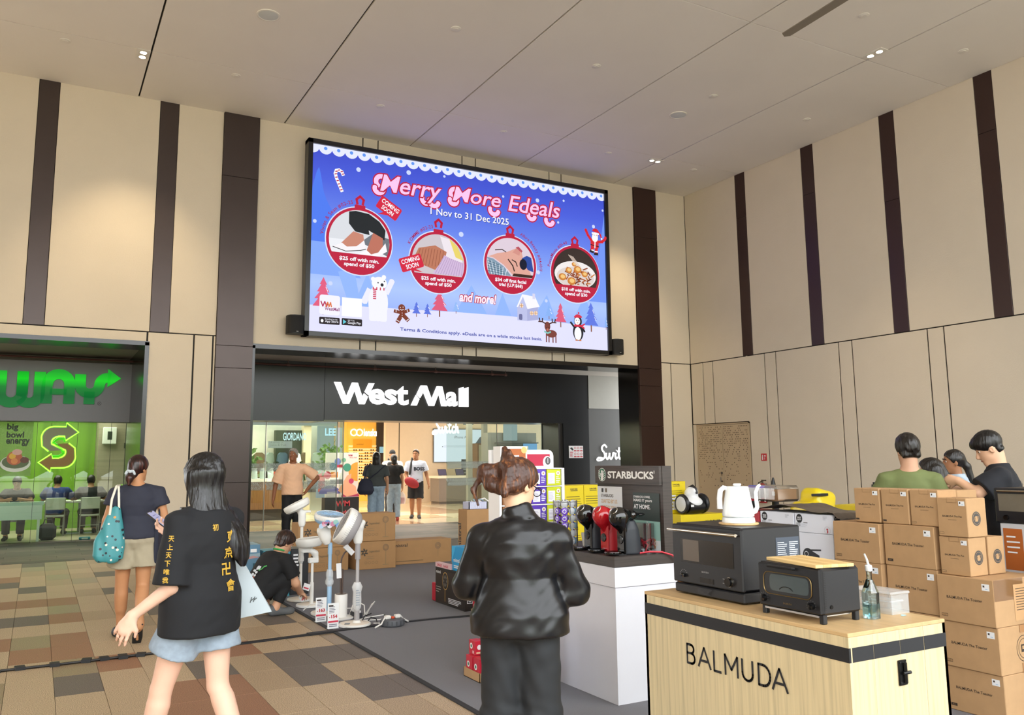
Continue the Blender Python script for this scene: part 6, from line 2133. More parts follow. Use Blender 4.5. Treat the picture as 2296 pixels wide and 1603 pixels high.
# ---- fire extinguisher and sign on the right wall
fe = thing('fire_extinguisher', 'red fire extinguisher hanging on the beige wall right of the perforated door', 'extinguisher', (W - .11, 14.5, .55))
MB(mat('#8f1c22', .35, var=.02)).lathe([(.085, 0), (.09, .02), (.09, .36), (.07, .42), (.03, .45), (0, .45)], 24).build('cylinder', fe)
MB(mat('#55504a', .3, metal=.8, var=0)).tube([(0, 0, .45), (0, 0, .5)], .02).box(-.02, .02, -.1, .02, .5, .53).build('valve', fe)
MB(black).tube([(0, .02, .49), (0, .12, .46), (0, .14, .3), (0, .13, .1)], .012).build('hose', fe)
MB(wpap).lathe([(.0905, .22), (.0905, .27)], 24).build('label_band', fe)
MB(mat('#777777', .4, metal=.5, var=0)).box(.03, .11, -.03, .03, .4, .44).build('bracket', fe, smooth=False)
fs = thing('fire_sign', 'small red and white fire extinguisher sign on the beige wall', 'sign', (W - .004, 14.43, 1.515))
MB(mat('#c2202c', .5, var=0)).box(-.004, 0.004, 0, .17, 0, .17).build('plate', fs, smooth=False)
a = Art((-.004, .17, 0), NY, Z)
a.rect(.03, .02, .06, .11, wpap); a.rect(.035, .115, .055, .14, wpap); a.lines(.09, .03, .15, .14, 4, wpap, 2, .4)
a.build('symbol', fs)
# ================================================================== standing fans on the carpet edge
fw_ = mat('#e9e8e4', .35, var=0)
fblue = mat('#9cc3e6', .35, var=0)
fgrey = mat('#a3a0a2', .4, var=0)
sleeve = film('#f4f6f8', .6, .15)


def fan_head(parent, c, axis, r, dpt, mcage, mrim, mback, name='head'):
    """cage facing along axis, centred at c"""
    M = frame_from(axis, (1, .2, .1) if abs(axis[0]) < .9 else (0, 1, 0))
    T = np.eye(4)
    T[:3, :3] = M
    T[:3, 3] = c
    hd_ = MB(mrim).lathe([(r * .985, -dpt * .1), (r, .0), (r, dpt * .28), (r * .97, dpt * .38), (r * .88, dpt * .42), (r * .86, dpt * .36), (r * .93, dpt * .3), (r * .95, 0), (r * .95, -dpt * .1), (r * .985, -dpt * .1)], 40, T=T).build(name, parent)
    MB(mcage).lathe([(r * .5, -dpt * .62), (r * .8, -dpt * .56), (r * .93, -dpt * .4), (r * .98, -dpt * .1), (r * .96, -dpt * .1), (r * .9, -dpt * .38), (r * .78, -dpt * .53), (r * .5, -dpt * .58)], 40, T=T).build('back_shell', hd_)
    sl_ = MB(mcage)
    for k in range(56):
        a_ = k * 2 * PI / 56
        p = [(q * r * math.cos(a_ + s_), q * r * math.sin(a_ + s_), z * dpt) for q, s_, z in ((.985, 0, -.1), (.99, .02, .1), (.98, .05, .3))]
        sl_.tube([np.array(T) @ np.array((*q, 1)) for q in p] if False else [(T[:3, :3] @ np.array(q) + T[:3, 3]) for q in p], r * .013, 4)
        p = [(q * r * math.cos(a_ + s_), q * r * math.sin(a_ + s_), z * dpt) for q, s_, z in ((.87, 0, .38), (.55, .12, .44), (.22, .2, .45))]
        if k % 2 == 0: sl_.tube([(T[:3, :3] @ np.array(q) + T[:3, 3]) for q in p], r * .012, 4)
    for q in (.4, .62, .82):
        sl_.tube([(T[:3, :3] @ np.array((q * r * math.cos(u), q * r * math.sin(u), dpt * (.44 - .06 * (q > .7)))) + T[:3, 3]) for u in np.arange(32) * PI / 16], r * .01, 4, closed=True)
    sl_.build('grille', hd_)['kind'] = 'stuff'
    MB(mback).lathe([(r * .22, -dpt * .7), (r * .34, -dpt * .5), (r * .34, -dpt * .35), (0, -dpt * .35)], 24, T=T).build('motor', hd_)
    MB(mcage).lathe([(r * .23, dpt * .38), (r * .22, dpt * .47), (r * .1, dpt * .5), (0, dpt * .5)], 24, T=T).build('hub_cap', hd_)
    bl_ = MB(mat('#c9ccd0', .4, var=0) if mcage is not fgrey else mat('#8d8a8c', .4, var=0))
    for k in range(5):
        a_ = k * 2 * PI / 5
        P = []
        for i in range(5):
            q = .2 + .65 * i / 4
            for s_, zz in ((-.28 * (1 - .2 * i / 4), .1), (.42 * (1 - .1 * i / 4), -.12)):
                P.append(T[:3, :3] @ np.array((q * r * math.cos(a_ + s_), q * r * math.sin(a_ + s_), zz * dpt)) + T[:3, 3])
        bl_.add(P, [(2 * i, 2 * i + 1, 2 * i + 3, 2 * i + 2) for i in range(4)])
    bl_.build('blades', hd_)
    return hd_


def fan_base(t, r, m=fw_, top='#e8dccb'):
    MB(m).lathe([(r * .9, .0085), (r, .014), (r, .03), (r * .96, .036), (0, .04)], 40).build('base', t)
    MB(mat(top, .4, var=0)).lathe([(r * .9, .0362), (r * .88, .038), (0, .0405)], 40).build('base_top', t)


def sleeve_wrap(t, x, y, z0, z1, r, txt=True):
    s_ = MB(sleeve)
    rr_ = random.Random(int(z0 * 999))
    s_.lathe([(r * .9, z0), (r * 1.5, z0 + .03)] + [(r * rr_.uniform(1.5, 2.1), z0 + (z1 - z0) * k / 6) for k in range(1, 6)] + [(r * 1.2, z1)], 9, T=TM((x, y, 0)))
    o = s_.build('plastic_sleeve', t)
    if txt:
        a = Art((x - r * 1.0, y - r * 1.6, 0), X, Z)
        a.lines(0, z0 + .05, r * 1.8, z1 - .06, 7, f_('#8f9aa6'), 1, .3)
        a.build('sleeve_print', o)
    return o


# rear left: tall white fan tilted up
t = thing('standing_fan', 'tall white standing fan, tilted head highest at the back left', 'fan', (2.76, 9.9, 0), 0, 'standing fans')
fan_base(t, .15)
MB(fw_).tube([(0, 0, .036), (0, 0, .86)], .017, 14).build('pole', t)
sleeve_wrap(t, 0, 0, .42, .62, .018, False)
MB(fw_).loft if False else None
b = SDF(.02)
b.loft((0, 0, .84), np.eye(3), [(0, .03, .028), (.04, .042, .035), (.12, .045, .036), (.17, .035, .03)], rnd=.01).cap((0, -.0, .98), (-.03, .02, 1.04), .034, .04).box((.05, 0, 1.015), (.05, .022, .014), r=.006)
b.build('neck', .007, fw_, t)
fan_head(t, (-.06, .02, 1.085), unit((-.42, .12, .9)), .155, .09, fw_, fw_, fw_)
# short white fan facing up
t = thing('standing_fan', 'short white standing fan with its head lying flat', 'fan', (2.745, 9.46, 0), 0, 'standing fans')
fan_base(t, .15)
MB(fw_).tube([(.02, 0, .036), (.02, 0, .26), (.02, 0, .27), (.02, 0, .5)], [.022, .022, .015, .015], 14).build('pole', t)
MB(fw_).box(-.025, .085, -.03, .03, .475, .53, c=.008).build('joint', t, smooth=False)
b = SDF(.02)
b.cap((.06, 0, .53), (.05, 0, .57), .03).cap((.05, 0, .58), (-.04, 0, .635), .034, .028).box((-.06, 0, .625), (.05, .035, .035), r=.015)
b.build('neck', .007, fw_, t)
fan_head(t, (-.02, 0, .71), unit((-.08, .02, 1)), .15, .1, fw_, fw_, fw_)
# blue fan
t = thing('standing_fan', 'light blue standing fan with its head facing up', 'fan', (2.76, 8.9, 0), 0, 'standing fans')
fan_base(t, .16)
MB(fblue).tube([(.03, 0, .036), (.03, 0, .4), (.03, 0, .41), (.03, 0, .74)], [.025, .025, .019, .019], 14).tube([(.03, 0, .62), (.03, 0, .73)], .024, 14).build('pole', t)
sleeve_wrap(t, .03, 0, .28, .46, .024)
b = SDF(.02)
b.loft((.0, 0, .72), frame_from((-.3, 0, 1), (1, 0, .3)), [(0, .03, .03), (.06, .06, .045), (.16, .075, .05), (.2, .06, .045)], rnd=.012)
b.build('neck', .007, fw_, t)
fan_head(t, (.02, 0, 1.0), unit((.05, -.22, 1)), .165, .1, fblue, fw_, fblue)
a = Art((-.15, -.16, .9), X, unit((0, -.25, 1)))
for i, c_ in enumerate(('#b8d4f0', '#e8c0d0', '#7fb0e0', '#f0f0f4', '#d08aa8', '#9fd0c8', '#7fa8dc')):
    a.circ(.03 + .03 * i, .03 + .018 * (i % 3), .028, f_(c_), n=14)
a.text('COOL', .03, .05, .09, f_('#d05070'), h=.025, bold=.05); a.circ(.1, .045, .014, f_('#23262c'))
a.build('sale_sticker', t)
# grey fan with the big grey cage
t = thing('standing_fan', 'grey and white standing fan nearest the carpet corner, large tilted grey cage', 'fan', (2.81, 8.13, 0), 0, 'standing fans')
fan_base(t, .155)
MB(mat('#6d7275', .4, var=0)).box(-.09, -.04, -.1, -.03, .04, .042, T=TM((0, 0, 0), (0, 0, R(-25)))).build('control_panel', t, smooth=False)
MB(fgrey).tube([(0.02, 0, .036), (0.02, 0, .36), (0.02, 0, .37), (0.02, 0, .8)], [.026, .024, .017, .017], 14).tube([(0.02, 0, .64), (0.02, 0, .79)], .027, 14).lathe([(.045, .036), (.03, .06), (0, .06)], 20, m=fw_, T=TM((.02, 0, 0))).build('pole', t)
sleeve_wrap(t, .02, 0, .15, .42, .027)
b = SDF(.02)
b.loft((.02, 0, .785), np.eye(3), [(0, .035, .03), (.04, .05, .035), (.16, .052, .036), (.2, .04, .03)], rnd=.012).cap((.04, 0, .95), (.065, 0, .99), .035, .03)
b.build('neck', .007, fw_, t)
fan_head(t, (-.09, .01, .955), unit((-.86, .15, .5)), .185, .15, fgrey, fw_, fw_)
MB(mat('#f0c48a', .4, var=0)).box(-.005, .02, -.03, .04, .86, 1.03, c=.01).build('warm_lit_bracket', t, smooth=False)  # warm glow between cage and motor, put into this box's colour
# white cylinder fan with a bent pole
t = thing('pedestal_stand', 'white cylinder pedestal with a bent brown pole and hanging white tag, between the fans', 'fan stand', (2.815, 8.58, 0), 0)
MB(fw_).lathe([(.13, .0085), (.135, .02), (.13, .026), (0, .026)], 32).build('base', t)
MB(mat('#eceae8', .4, var=0)).lathe([(.064, .026), (.065, .245), (.062, .25), (0, .25)], 32).build('cylinder', t)
brp = mat('#5c4c46', .4, metal=.3, var=0)
MB(brp).lathe([(.058, .251), (.055, .256), (0, .256)], 28).tube([(-.006, 0, .25), (-.006, 0, .56), (.0, 0, .61), (.03, 0, .66), (.07, 0, .69), (.115, 0, .7)], .0085, 10).tube([(.012, 0, .25), (.012, 0, .5)], .0085, 10).build('pole', t)
MB(wpap).box(-.032, .02, -.012, -.01, .41, .56, T=TM((0, 0, 0), (0, R(-3), 0))).build('hanging_tag', t, smooth=False)
MB(wpap).box(-.06, .06, -.03, .0, -.025, .025, T=TM((.07, 0, .69), (0, R(45), 0))).build('folded_tag', t, smooth=False)
# price cards
for y, n_, x in ((8.5, '163', 2.584), (8.11, '154', 2.586)):
    t = thing('price_card', ('white price card reading 163 in red, by the blue fan base', 'white price card reading 154 in red, by the white cylinder')[n_ == '154'], 'price card', (x, y, .0095), 0, 'price cards by the fans')
    MB(wpap).box(-.055, .055, 0, .003, 0, .235).build('card', t, smooth=False)
    MB(film('#dfe6ea', .4, .1)).box(-.055, .055, -.02, .05, 0, .002).build('foot', t, smooth=False)
    a = Art((0, 0, 0), X, Z)
    a.lines(-.04, .14, .04, .21, 5, f_('#5a5a70'), 4, .35); a.rect(-.045, .205, .0, .217, ink)
    a.text(n_, -.02, .095, .06, f_('#c02838'), h=.032, bold=.04); a.rect(-.04, .1, -.032, .108, f_('#c02838'))
    a.rect(-.05, .055, .05, .072, pink); a.lines(-.04, .012, .04, .045, 2, f_('#7a7a88'), 2, .5)
    a.build('print', t)
# cables, plug strip and cord reel
wcab = mat('#e4e2de', .4, var=0)
t = thing('white_cables', 'tangle of white fan cables lying on the carpet behind the fans', 'cable')
for pts in ([(2.85, 8.3, .0155), (3.05, 8.45, .0155), (3.25, 8.5, .0155), (3.3, 8.35, .0155), (3.12, 8.27, .0155), (2.95, 8.32, .0155)], [(2.95, 8.7, .0155), (3.0, 8.75, .1), (3.05, 8.72, .13), (3.1, 8.68, .1), (3.08, 8.6, .02)], [(2.9, 9.1, .0155), (3.0, 9.0, .03), (3.1, 9.05, .0155), (3.2, 9.2, .0155)], [(2.6, 9.2, .0155), (2.66, 9.15, .08), (2.72, 9.17, .08), (2.76, 9.2, .0155)], [(3.05, 8.5, .0155), (3.08, 8.4, .15), (3.12, 8.42, .17), (3.1, 8.5, .1), (3.05, 8.55, .0155)], [(3.0, 8.12, .0155), (3.05, 8.0, .03), (3.02, 7.97, .03), (3.06, 7.96, .05)]):
    MB(wcab).tube(pts, .006, 6).build('cable', t)
t = thing('plug_strip', 'black and white plug strip among the cables', 'plug strip', (2.97, 8.55, .0095))
MB(mat('#2a2c33', .5, var=0)).box(-.04, .04, -.08, .08, 0, .05, c=.005).build('body', t, smooth=False)
for k in (-.05, 0, .05):
    MB(wpap).box(-.025, .025, k - .018, k + .018, .05, .075, c=.004).build('plug', t, smooth=False)
t = thing('black_cable', 'curly black cable beside the grey fan', 'cable')
MB(blk).tube([(2.95, 8.17, .02), (3.0, 8.2, .06), (3.04, 8.16, .05), (3.03, 8.1, .02), (3.0, 8.02, .013), (2.93, 8.05, .013), (2.9, 8.18, .03), (2.96, 8.28, .06), (3.02, 8.24, .09)], .006, 6).build('cable', t)
t = thing('cord_reel', 'round grey cord reel with white plugs on the carpet', 'cord reel', (3.13, 7.95, .0095))
MB(mat('#53565c', .5, var=.02)).lathe([(.105, 0), (.115, .012), (.115, .05), (.108, .062), (.06, .066), (0, .066)], 36).build('housing', t)
for k in range(16):
    u = k * PI / 8
    MB(mat('#46494f', .5, var=0)).box(-.003, .003, -.006, .006, .008, .055, T=TM((.116 * math.cos(u), .116 * math.sin(u), 0), (0, 0, u))).build('rib', t, smooth=False)
for x, y in ((-.055, -.01), (.055, .01)):
    MB(wcab).box(x - .03, x + .03, y - .025, y + .025, .066, .1, c=.008).build('plug', t, smooth=False)
MB(f_('#d8502a')).box(-.015, .015, -.02, .02, .067, .085, c=.003).build('switch', t, smooth=False)
MB(wcab).tube([(-.085, -.02, .085), (-.13, -.04, .03), (-.2, -.06, .008)], .008, 6).tube([(.085, .01, .085), (.12, .03, .05), (.19, .06, .012)], .008, 6).build('cord', t)

# ================================================================== fan cartons in a row
kd = mat('#a67f54', .8, var=.05, sc=8)


def fanprint(n=1, txt='legendsol'):
    def f(a, w_, h):
        x, y, r = w_ * .74, h * .76, h * .12
        for q in (1, .82, .64, .46, .28):
            a.ring(x, y, r * q * .92, r * q, f_('#5f5548'), 22)
        a.rect(x - .004, h * .14, x + .004, y - r, f_('#8a7350')); a.rect(x - r, h * .13, x + r, h * .15, f_('#8a7350'))
        cx, cy = w_ * .2, h * .62
        for k in range(6):
            u = k * PI / 3
            a.line([(cx + .02 * math.cos(u), cy + .02 * math.sin(u)), (cx + .05 * math.cos(u + .7), cy + .05 * math.sin(u + .7))], .018, f_('#3d362c'), k > 0)
        a.text(txt, w_ * .32, h * .58, w_ * .26, f_('#7a6546'), bold=.01)
        a.lines(w_ * .25, h * .36, w_ * .5, h * .5, 2, f_('#8a7350'), 3, .2)
        for k in range(4):
            a.ring(w_ * (.24 + .09 * k), h * .24, .016, .02, f_('#7a6546'), 12)
    return f


g5 = 'brown fan cartons'
carton('fan_carton', 'lower left brown fan carton behind the short white fan', 3.48, 4.12, 12.25, 12.6, .0085, .345, kd, g5, None, fanprint())
carton('fan_carton', 'upper left brown fan carton behind the blue fan', 3.36, 4.08, 12.25, 12.6, .347, .71, kd, g5, None, fanprint())
carton('fan_carton', 'lower middle brown fan carton behind the grey fan', 4.2, 4.82, 12.13, 12.5, .0085, .41, kd, g5, lambda a, w_, h: a.lines(.05, h * .3, w_ * .6, h * .7, 4, f_('#7a6546'), 1, .3), fanprint())
carton('fan_carton', 'upper middle brown fan carton with a green shadowed top, behind the grey fan', 4.2, 4.81, 12.13, 12.5, .413, .82, kd, g5, None, fanprint())


def mist(a, w_, h):
    a.text('mistral', .0, h * .74, .22, ink, h=h * .14, bold=.02); a.rect(.03, h * .12, w_ * .5, h * .15, f_('#6a5436'))
    x, y = w_ * .76, h * .72
    for q in (.05, .036, .022):
        a.ring(x, y, q - .005, q, f_('#5f5548'), 18)
    a.rect(x - .003, h * .25, x + .003, y - .05, f_('#8a7350'))


carton('fan_carton', 'long low brown fan carton lying right of the fan carton pile', 4.9, 5.87, 12.4, 12.8, .0085, .365, kd, g5, None, mist)
# teal boxes behind the crouching man
teal = mat('#3f93a8', .45, var=.03)


def tealp(a, w_, h):
    a.poly([(0, h * .72), (w_, h * .78), (w_, h * .84), (0, h * .8)], f_('#8fa8b4')); a.poly([(w_ * .3, h * .72), (w_ * .8, h * .8), (w_, h * .76)], f_('#b58a8a')); a.rect(w_ * .72, h * .86, w_ * .9, h * .92, wpap); a.rect(w_ * .8, h * .5, w_ * .9, h * .66, f_('#1f4f5c'))


carton('teal_box', 'tall teal appliance box right behind the crouching worker', 2.42, 2.74, 10.3, 10.6, .0005, .55, teal, 'teal appliance boxes', None, tealp)
carton('teal_box', 'teal box wrapped in clear plastic at the left of the crouching worker', 1.98, 2.38, 10.3, 10.7, .0005, .63, mat('#5f86a0', .35, var=.06), 'teal appliance boxes', lambda a, w_, h: (a.rect(.0, .1, w_ * .4, h, f_('#a890a8')), a.rect(.05, h * .5, .2, h * .8, f_('#c8b0c0'))), tealp)
carton('black_box', 'dark appliance box beside the teal ones, behind the tall white fan pole', 2.76, 2.98, 10.35, 10.65, .0085, .55, mat('#26262a', .4, var=.03), None, None, lambda a, w_, h: (a.lines(.03, h * .6, w_ * .5, h * .9, 4, wpap, 3), a.lines(.03, h * .2, w_ * .5, h * .45, 4, wpap, 5)))
carton('grey_box', 'dark grey carton left of the teal boxes under the entrance pilaster', 1.6, 1.95, 10.4, 10.7, .0005, .56, mat('#3a3836', .5, var=.04), None)
# dark fan box with its picture, blue box on top, red boxes
def darkfan(a, w_, h):
    a.rect(w_ * .03, h * .05, w_ * .97, h * .95, f_('#33261f'))
    a.rect(w_ * .4, h * .05, w_ * .97, h * .6, f_('#2a1d18')); a.circ(w_ * .72, h * .55, .05, f_('#5a3a2c'))
    a.circ(w_ * .36, h * .66, .075, f_('#e0b060'), ry=.095); a.circ(w_ * .36, h * .66, .069, f_('#2a2420'), ry=.088)
    for k in range(8):
        u = k * PI / 4
        a.circ(w_ * .36 + .036 * math.cos(u), h * .66 + .05 * math.sin(u), .016, f_('#6a625c'), n=10)
    a.rect(w_ * .355, h * .1, w_ * .37, h * .42, f_('#b58a4a'))
    a.text('mistral', w_ * .05, h * .84, w_ * .16, wpap, bold=.02); a.text('ORION', w_ * .73, h * .74, w_ * .2, wpap, h=h * .1, bold=.03)
    a.lines(w_ * .48, h * .08, w_ * .94, h * .24, 4, wpap, 6, .45); a.lines(w_ * .05, h * .3, w_ * .22, h * .5, 3, f_('#b0a8a0'), 2, .3)


def iconside(a, w_, h):
    for k in range(3):
        a.rect(.03, h * (.2 + .24 * k), .1, h * (.2 + .24 * k) + .07, wpap); a.rect(.036, h * (.2 + .24 * k) + .006, .094, h * (.2 + .24 * k) + .064, f_('#26262a')); a.ring(.065, h * (.2 + .24 * k) + .035, .014, .02, wpap, 12)


carton('dark_fan_box', 'dark box with a glowing fan picture on the carpet', 4.06, 4.33, 8.25, 9.0, .0085, .4, mat('#2a2421', .4, var=.02), None, darkfan, iconside)
t = thing('sale_strip', 'red and white printed strip along the top of the dark fan box', 'sign', (4.06, 8.6, .401))
MB(f_('#e8c0c4')).box(0, .05, 0, .4, 0, .05).build('strip', t, smooth=False)
a = Art((0, .4, 0), NY, Z)
a.text('SALE', .05, .012, .12, pink, h=.025, bold=.03); a.text('SALE', .22, .012, .12, pink, h=.025, bold=.03)
a.build('print', t)
carton('blue_box', 'bright blue appliance box standing on the dark fan box', 4.07, 4.325, 8.26, 8.58, .401, .665, mat('#1f9ad6', .45, var=.02), None, lambda a, w_, h: (a.text('mistral', .04, h * .36, .15, wpap, bold=.03), a.text('a', .22, h * .3, .05, wpap, bold=.05), a.lines(.05, h * .1, .25, h * .24, 2, wpap, 3, .6), a.poly([(0, h * .3), (.1, h), (.0, h)], f_('#3fb4ea'))))
t = thing('red_bag', 'small red gift bag behind the dark fan box', 'bag', (4.135, 9.08, .0095))
MB(mat('#c02038', .5, var=.03)).box(-.06, .06, -.05, .05, 0, .2, c=.006).build('body', t, smooth=False)
MB(mat('#c02038', .5, var=0)).tube([(-.03, -.05, .2), (-.02, -.05, .25), (.02, -.05, .25), (.03, -.05, .2)], .004).build('handle', t)
cof = mat('#c22238', .45, var=.03)


def coffee_bags(x, y, lb_):
    pos = ('rear left lower', 'rear middle lower', 'rear right lower', 'front left lower', 'front middle lower', 'front right lower', 'rear left upper', 'rear right upper', 'front upper')
    tr = thing('cardboard_tray', 'cardboard tray under %s' % lb_, 'tray', (x, y, .0095), 0, 'trays of red coffee boxes')
    MB(kraft).box(0, .3, 0, .26, 0, .004).box(0, .004, 0, .26, 0, .065).box(.296, .3, 0, .26, 0, .065).box(0, .3, 0, .004, 0, .065).box(0, .3, .256, .26, 0, .065).build('tray', tr, smooth=False)
    for k, (dx, dy, dz, h_) in enumerate(((.01, .14, .005, .15), (.085, .14, .005, .15), (.16, .14, .005, .15), (.01, .02, .005, .15), (.085, .02, .005, .15), (.16, .02, .005, .15), (.04, .15, .157, .1), (.12, .14, .157, .1), (.1, .03, .157, .1))):
        t = thing('coffee_box', '%s red coffee box with round white badge in %s' % (pos[k], lb_[:-len(lb_.split(' tray')[1]) or None]), 'box', (x + dx, y + dy, .0095 + dz), 0, 'red coffee boxes in %s' % lb_)
        MB(cof).box(0, .07, 0, .1, 0, h_, c=.002).build('body', t, smooth=False)
        a = Art((0, .1, 0), NY, Z)
        a.circ(.04, h_ * .6, .022, wpap, n=14); a.circ(.04, h_ * .6, .012, f_('#1f6b4e'), n=10); a.rect(.06, h_ * .1, .085, h_ * .3, f_('#e6b8bc'))
        a.build('badge', t)
        a = Art((0, 0, 0), X, Z)
        a.circ(.035, h_ * .55, .018, wpap, n=14); a.rect(.01, h_ * .1, .05, h_ * .22, f_('#e8d0a8'))
        a.build('badge', t)


coffee_bags(2.885, 5.62, 'the front tray by the woman in black')
coffee_bags(4.03, 7.78, 'the rear tray by the dark fan box')
carton('tall_carton', 'tall narrow brown fan carton standing upright behind the woman in black', 4.34, 4.66, 8.75, 8.86 + .12, .0085, 1.035, kd, g5, lambda a, w_, h: a.text('mistral', w_ * .35, h * .55, .3, ink, rot=90, bold=.02), None)
t = thing('plastic_basket', 'pale plastic basket of cables on the tall narrow carton', 'basket', (4.5, 8.86, 1.0375))
MB(mat('#b9bcd6', .4, var=0)).box(-.11, .11, -.07, .07, 0, .005).box(-.12, -.11, -.08, .08, 0, .08).box(.11, .12, -.08, .08, 0, .08).box(-.12, .12, -.08, -.074, 0, .08).box(-.12, .12, .074, .08, 0, .08).build('tray', t, smooth=False)
for k in range(9):
    MB(mat('#d4d6e6', .4, var=0)).box(-.1 + k * .024, -.092 + k * .024, -.083, -.08, .01, .07).build('slat', t, smooth=False)
t = thing('coiled_cable', 'coiled white and grey cables heaped in the plastic basket', 'cable', (4.5, 8.86, 1.043))
for k in range(5):
    MB(wcab if k % 2 else mat('#8fa6b4', .4, var=0)).tube([(.02 * k - .04 + .06 * math.cos(u), .05 * math.sin(u), .02 + .018 * k + .01 * math.sin(3 * u)) for u in np.arange(16) * PI / 8], .007, 6, closed=True).build('coil', t)
MB(wcab).tube([(.05, 0, .09), (.12, 0, .11), (.17, -.02, .07), (.2, -.03, .02)], .008, 6).build('loose_end', t)
carton('brown_carton', 'brown carton beside the tall narrow one, mostly hidden by the woman in black', 4.7, 5.1, 8.75, 9.0, .0085, .5, kd, None)
carton('promo_box', 'blue and brown promotional box on the carpet glimpsed between the black trouser legs', 2.93, 3.2, 5.1, 5.35, .0085, .5, mat('#2f3f8a', .5, var=.05), None, lambda a, w_, h: (a.rect(0, 0, w_, h * .4, f_('#c9a088')), a.rect(.05, h * .42, .12, h * .7, ink), a.poly([(0, h * .4), (w_, h * .75), (w_, h * .4)], f_('#4a5ab0'))), lambda a, w_, h: (a.rect(0, 0, w_, h * .35, f_('#5f9ab0'))))
# ================================================================== people
A_ = lambda *v: np.array(v, float)
RING_F = [(-.17, .11, .085), (-.06, .165, .115), (.08, .168, .118), (.28, .14, .098), (.42, .126, .09), (.62, .142, .105), (.76, .142, .1), (.86, .118, .085), (.93, .088, .07), (1.0, .06, .055)]
RING_M = [(-.17, .11, .085), (-.06, .155, .112), (.08, .16, .115), (.32, .15, .108), (.6, .165, .118), (.76, .168, .112), (.87, .135, .092), (.94, .098, .075), (1.0, .066, .06)]


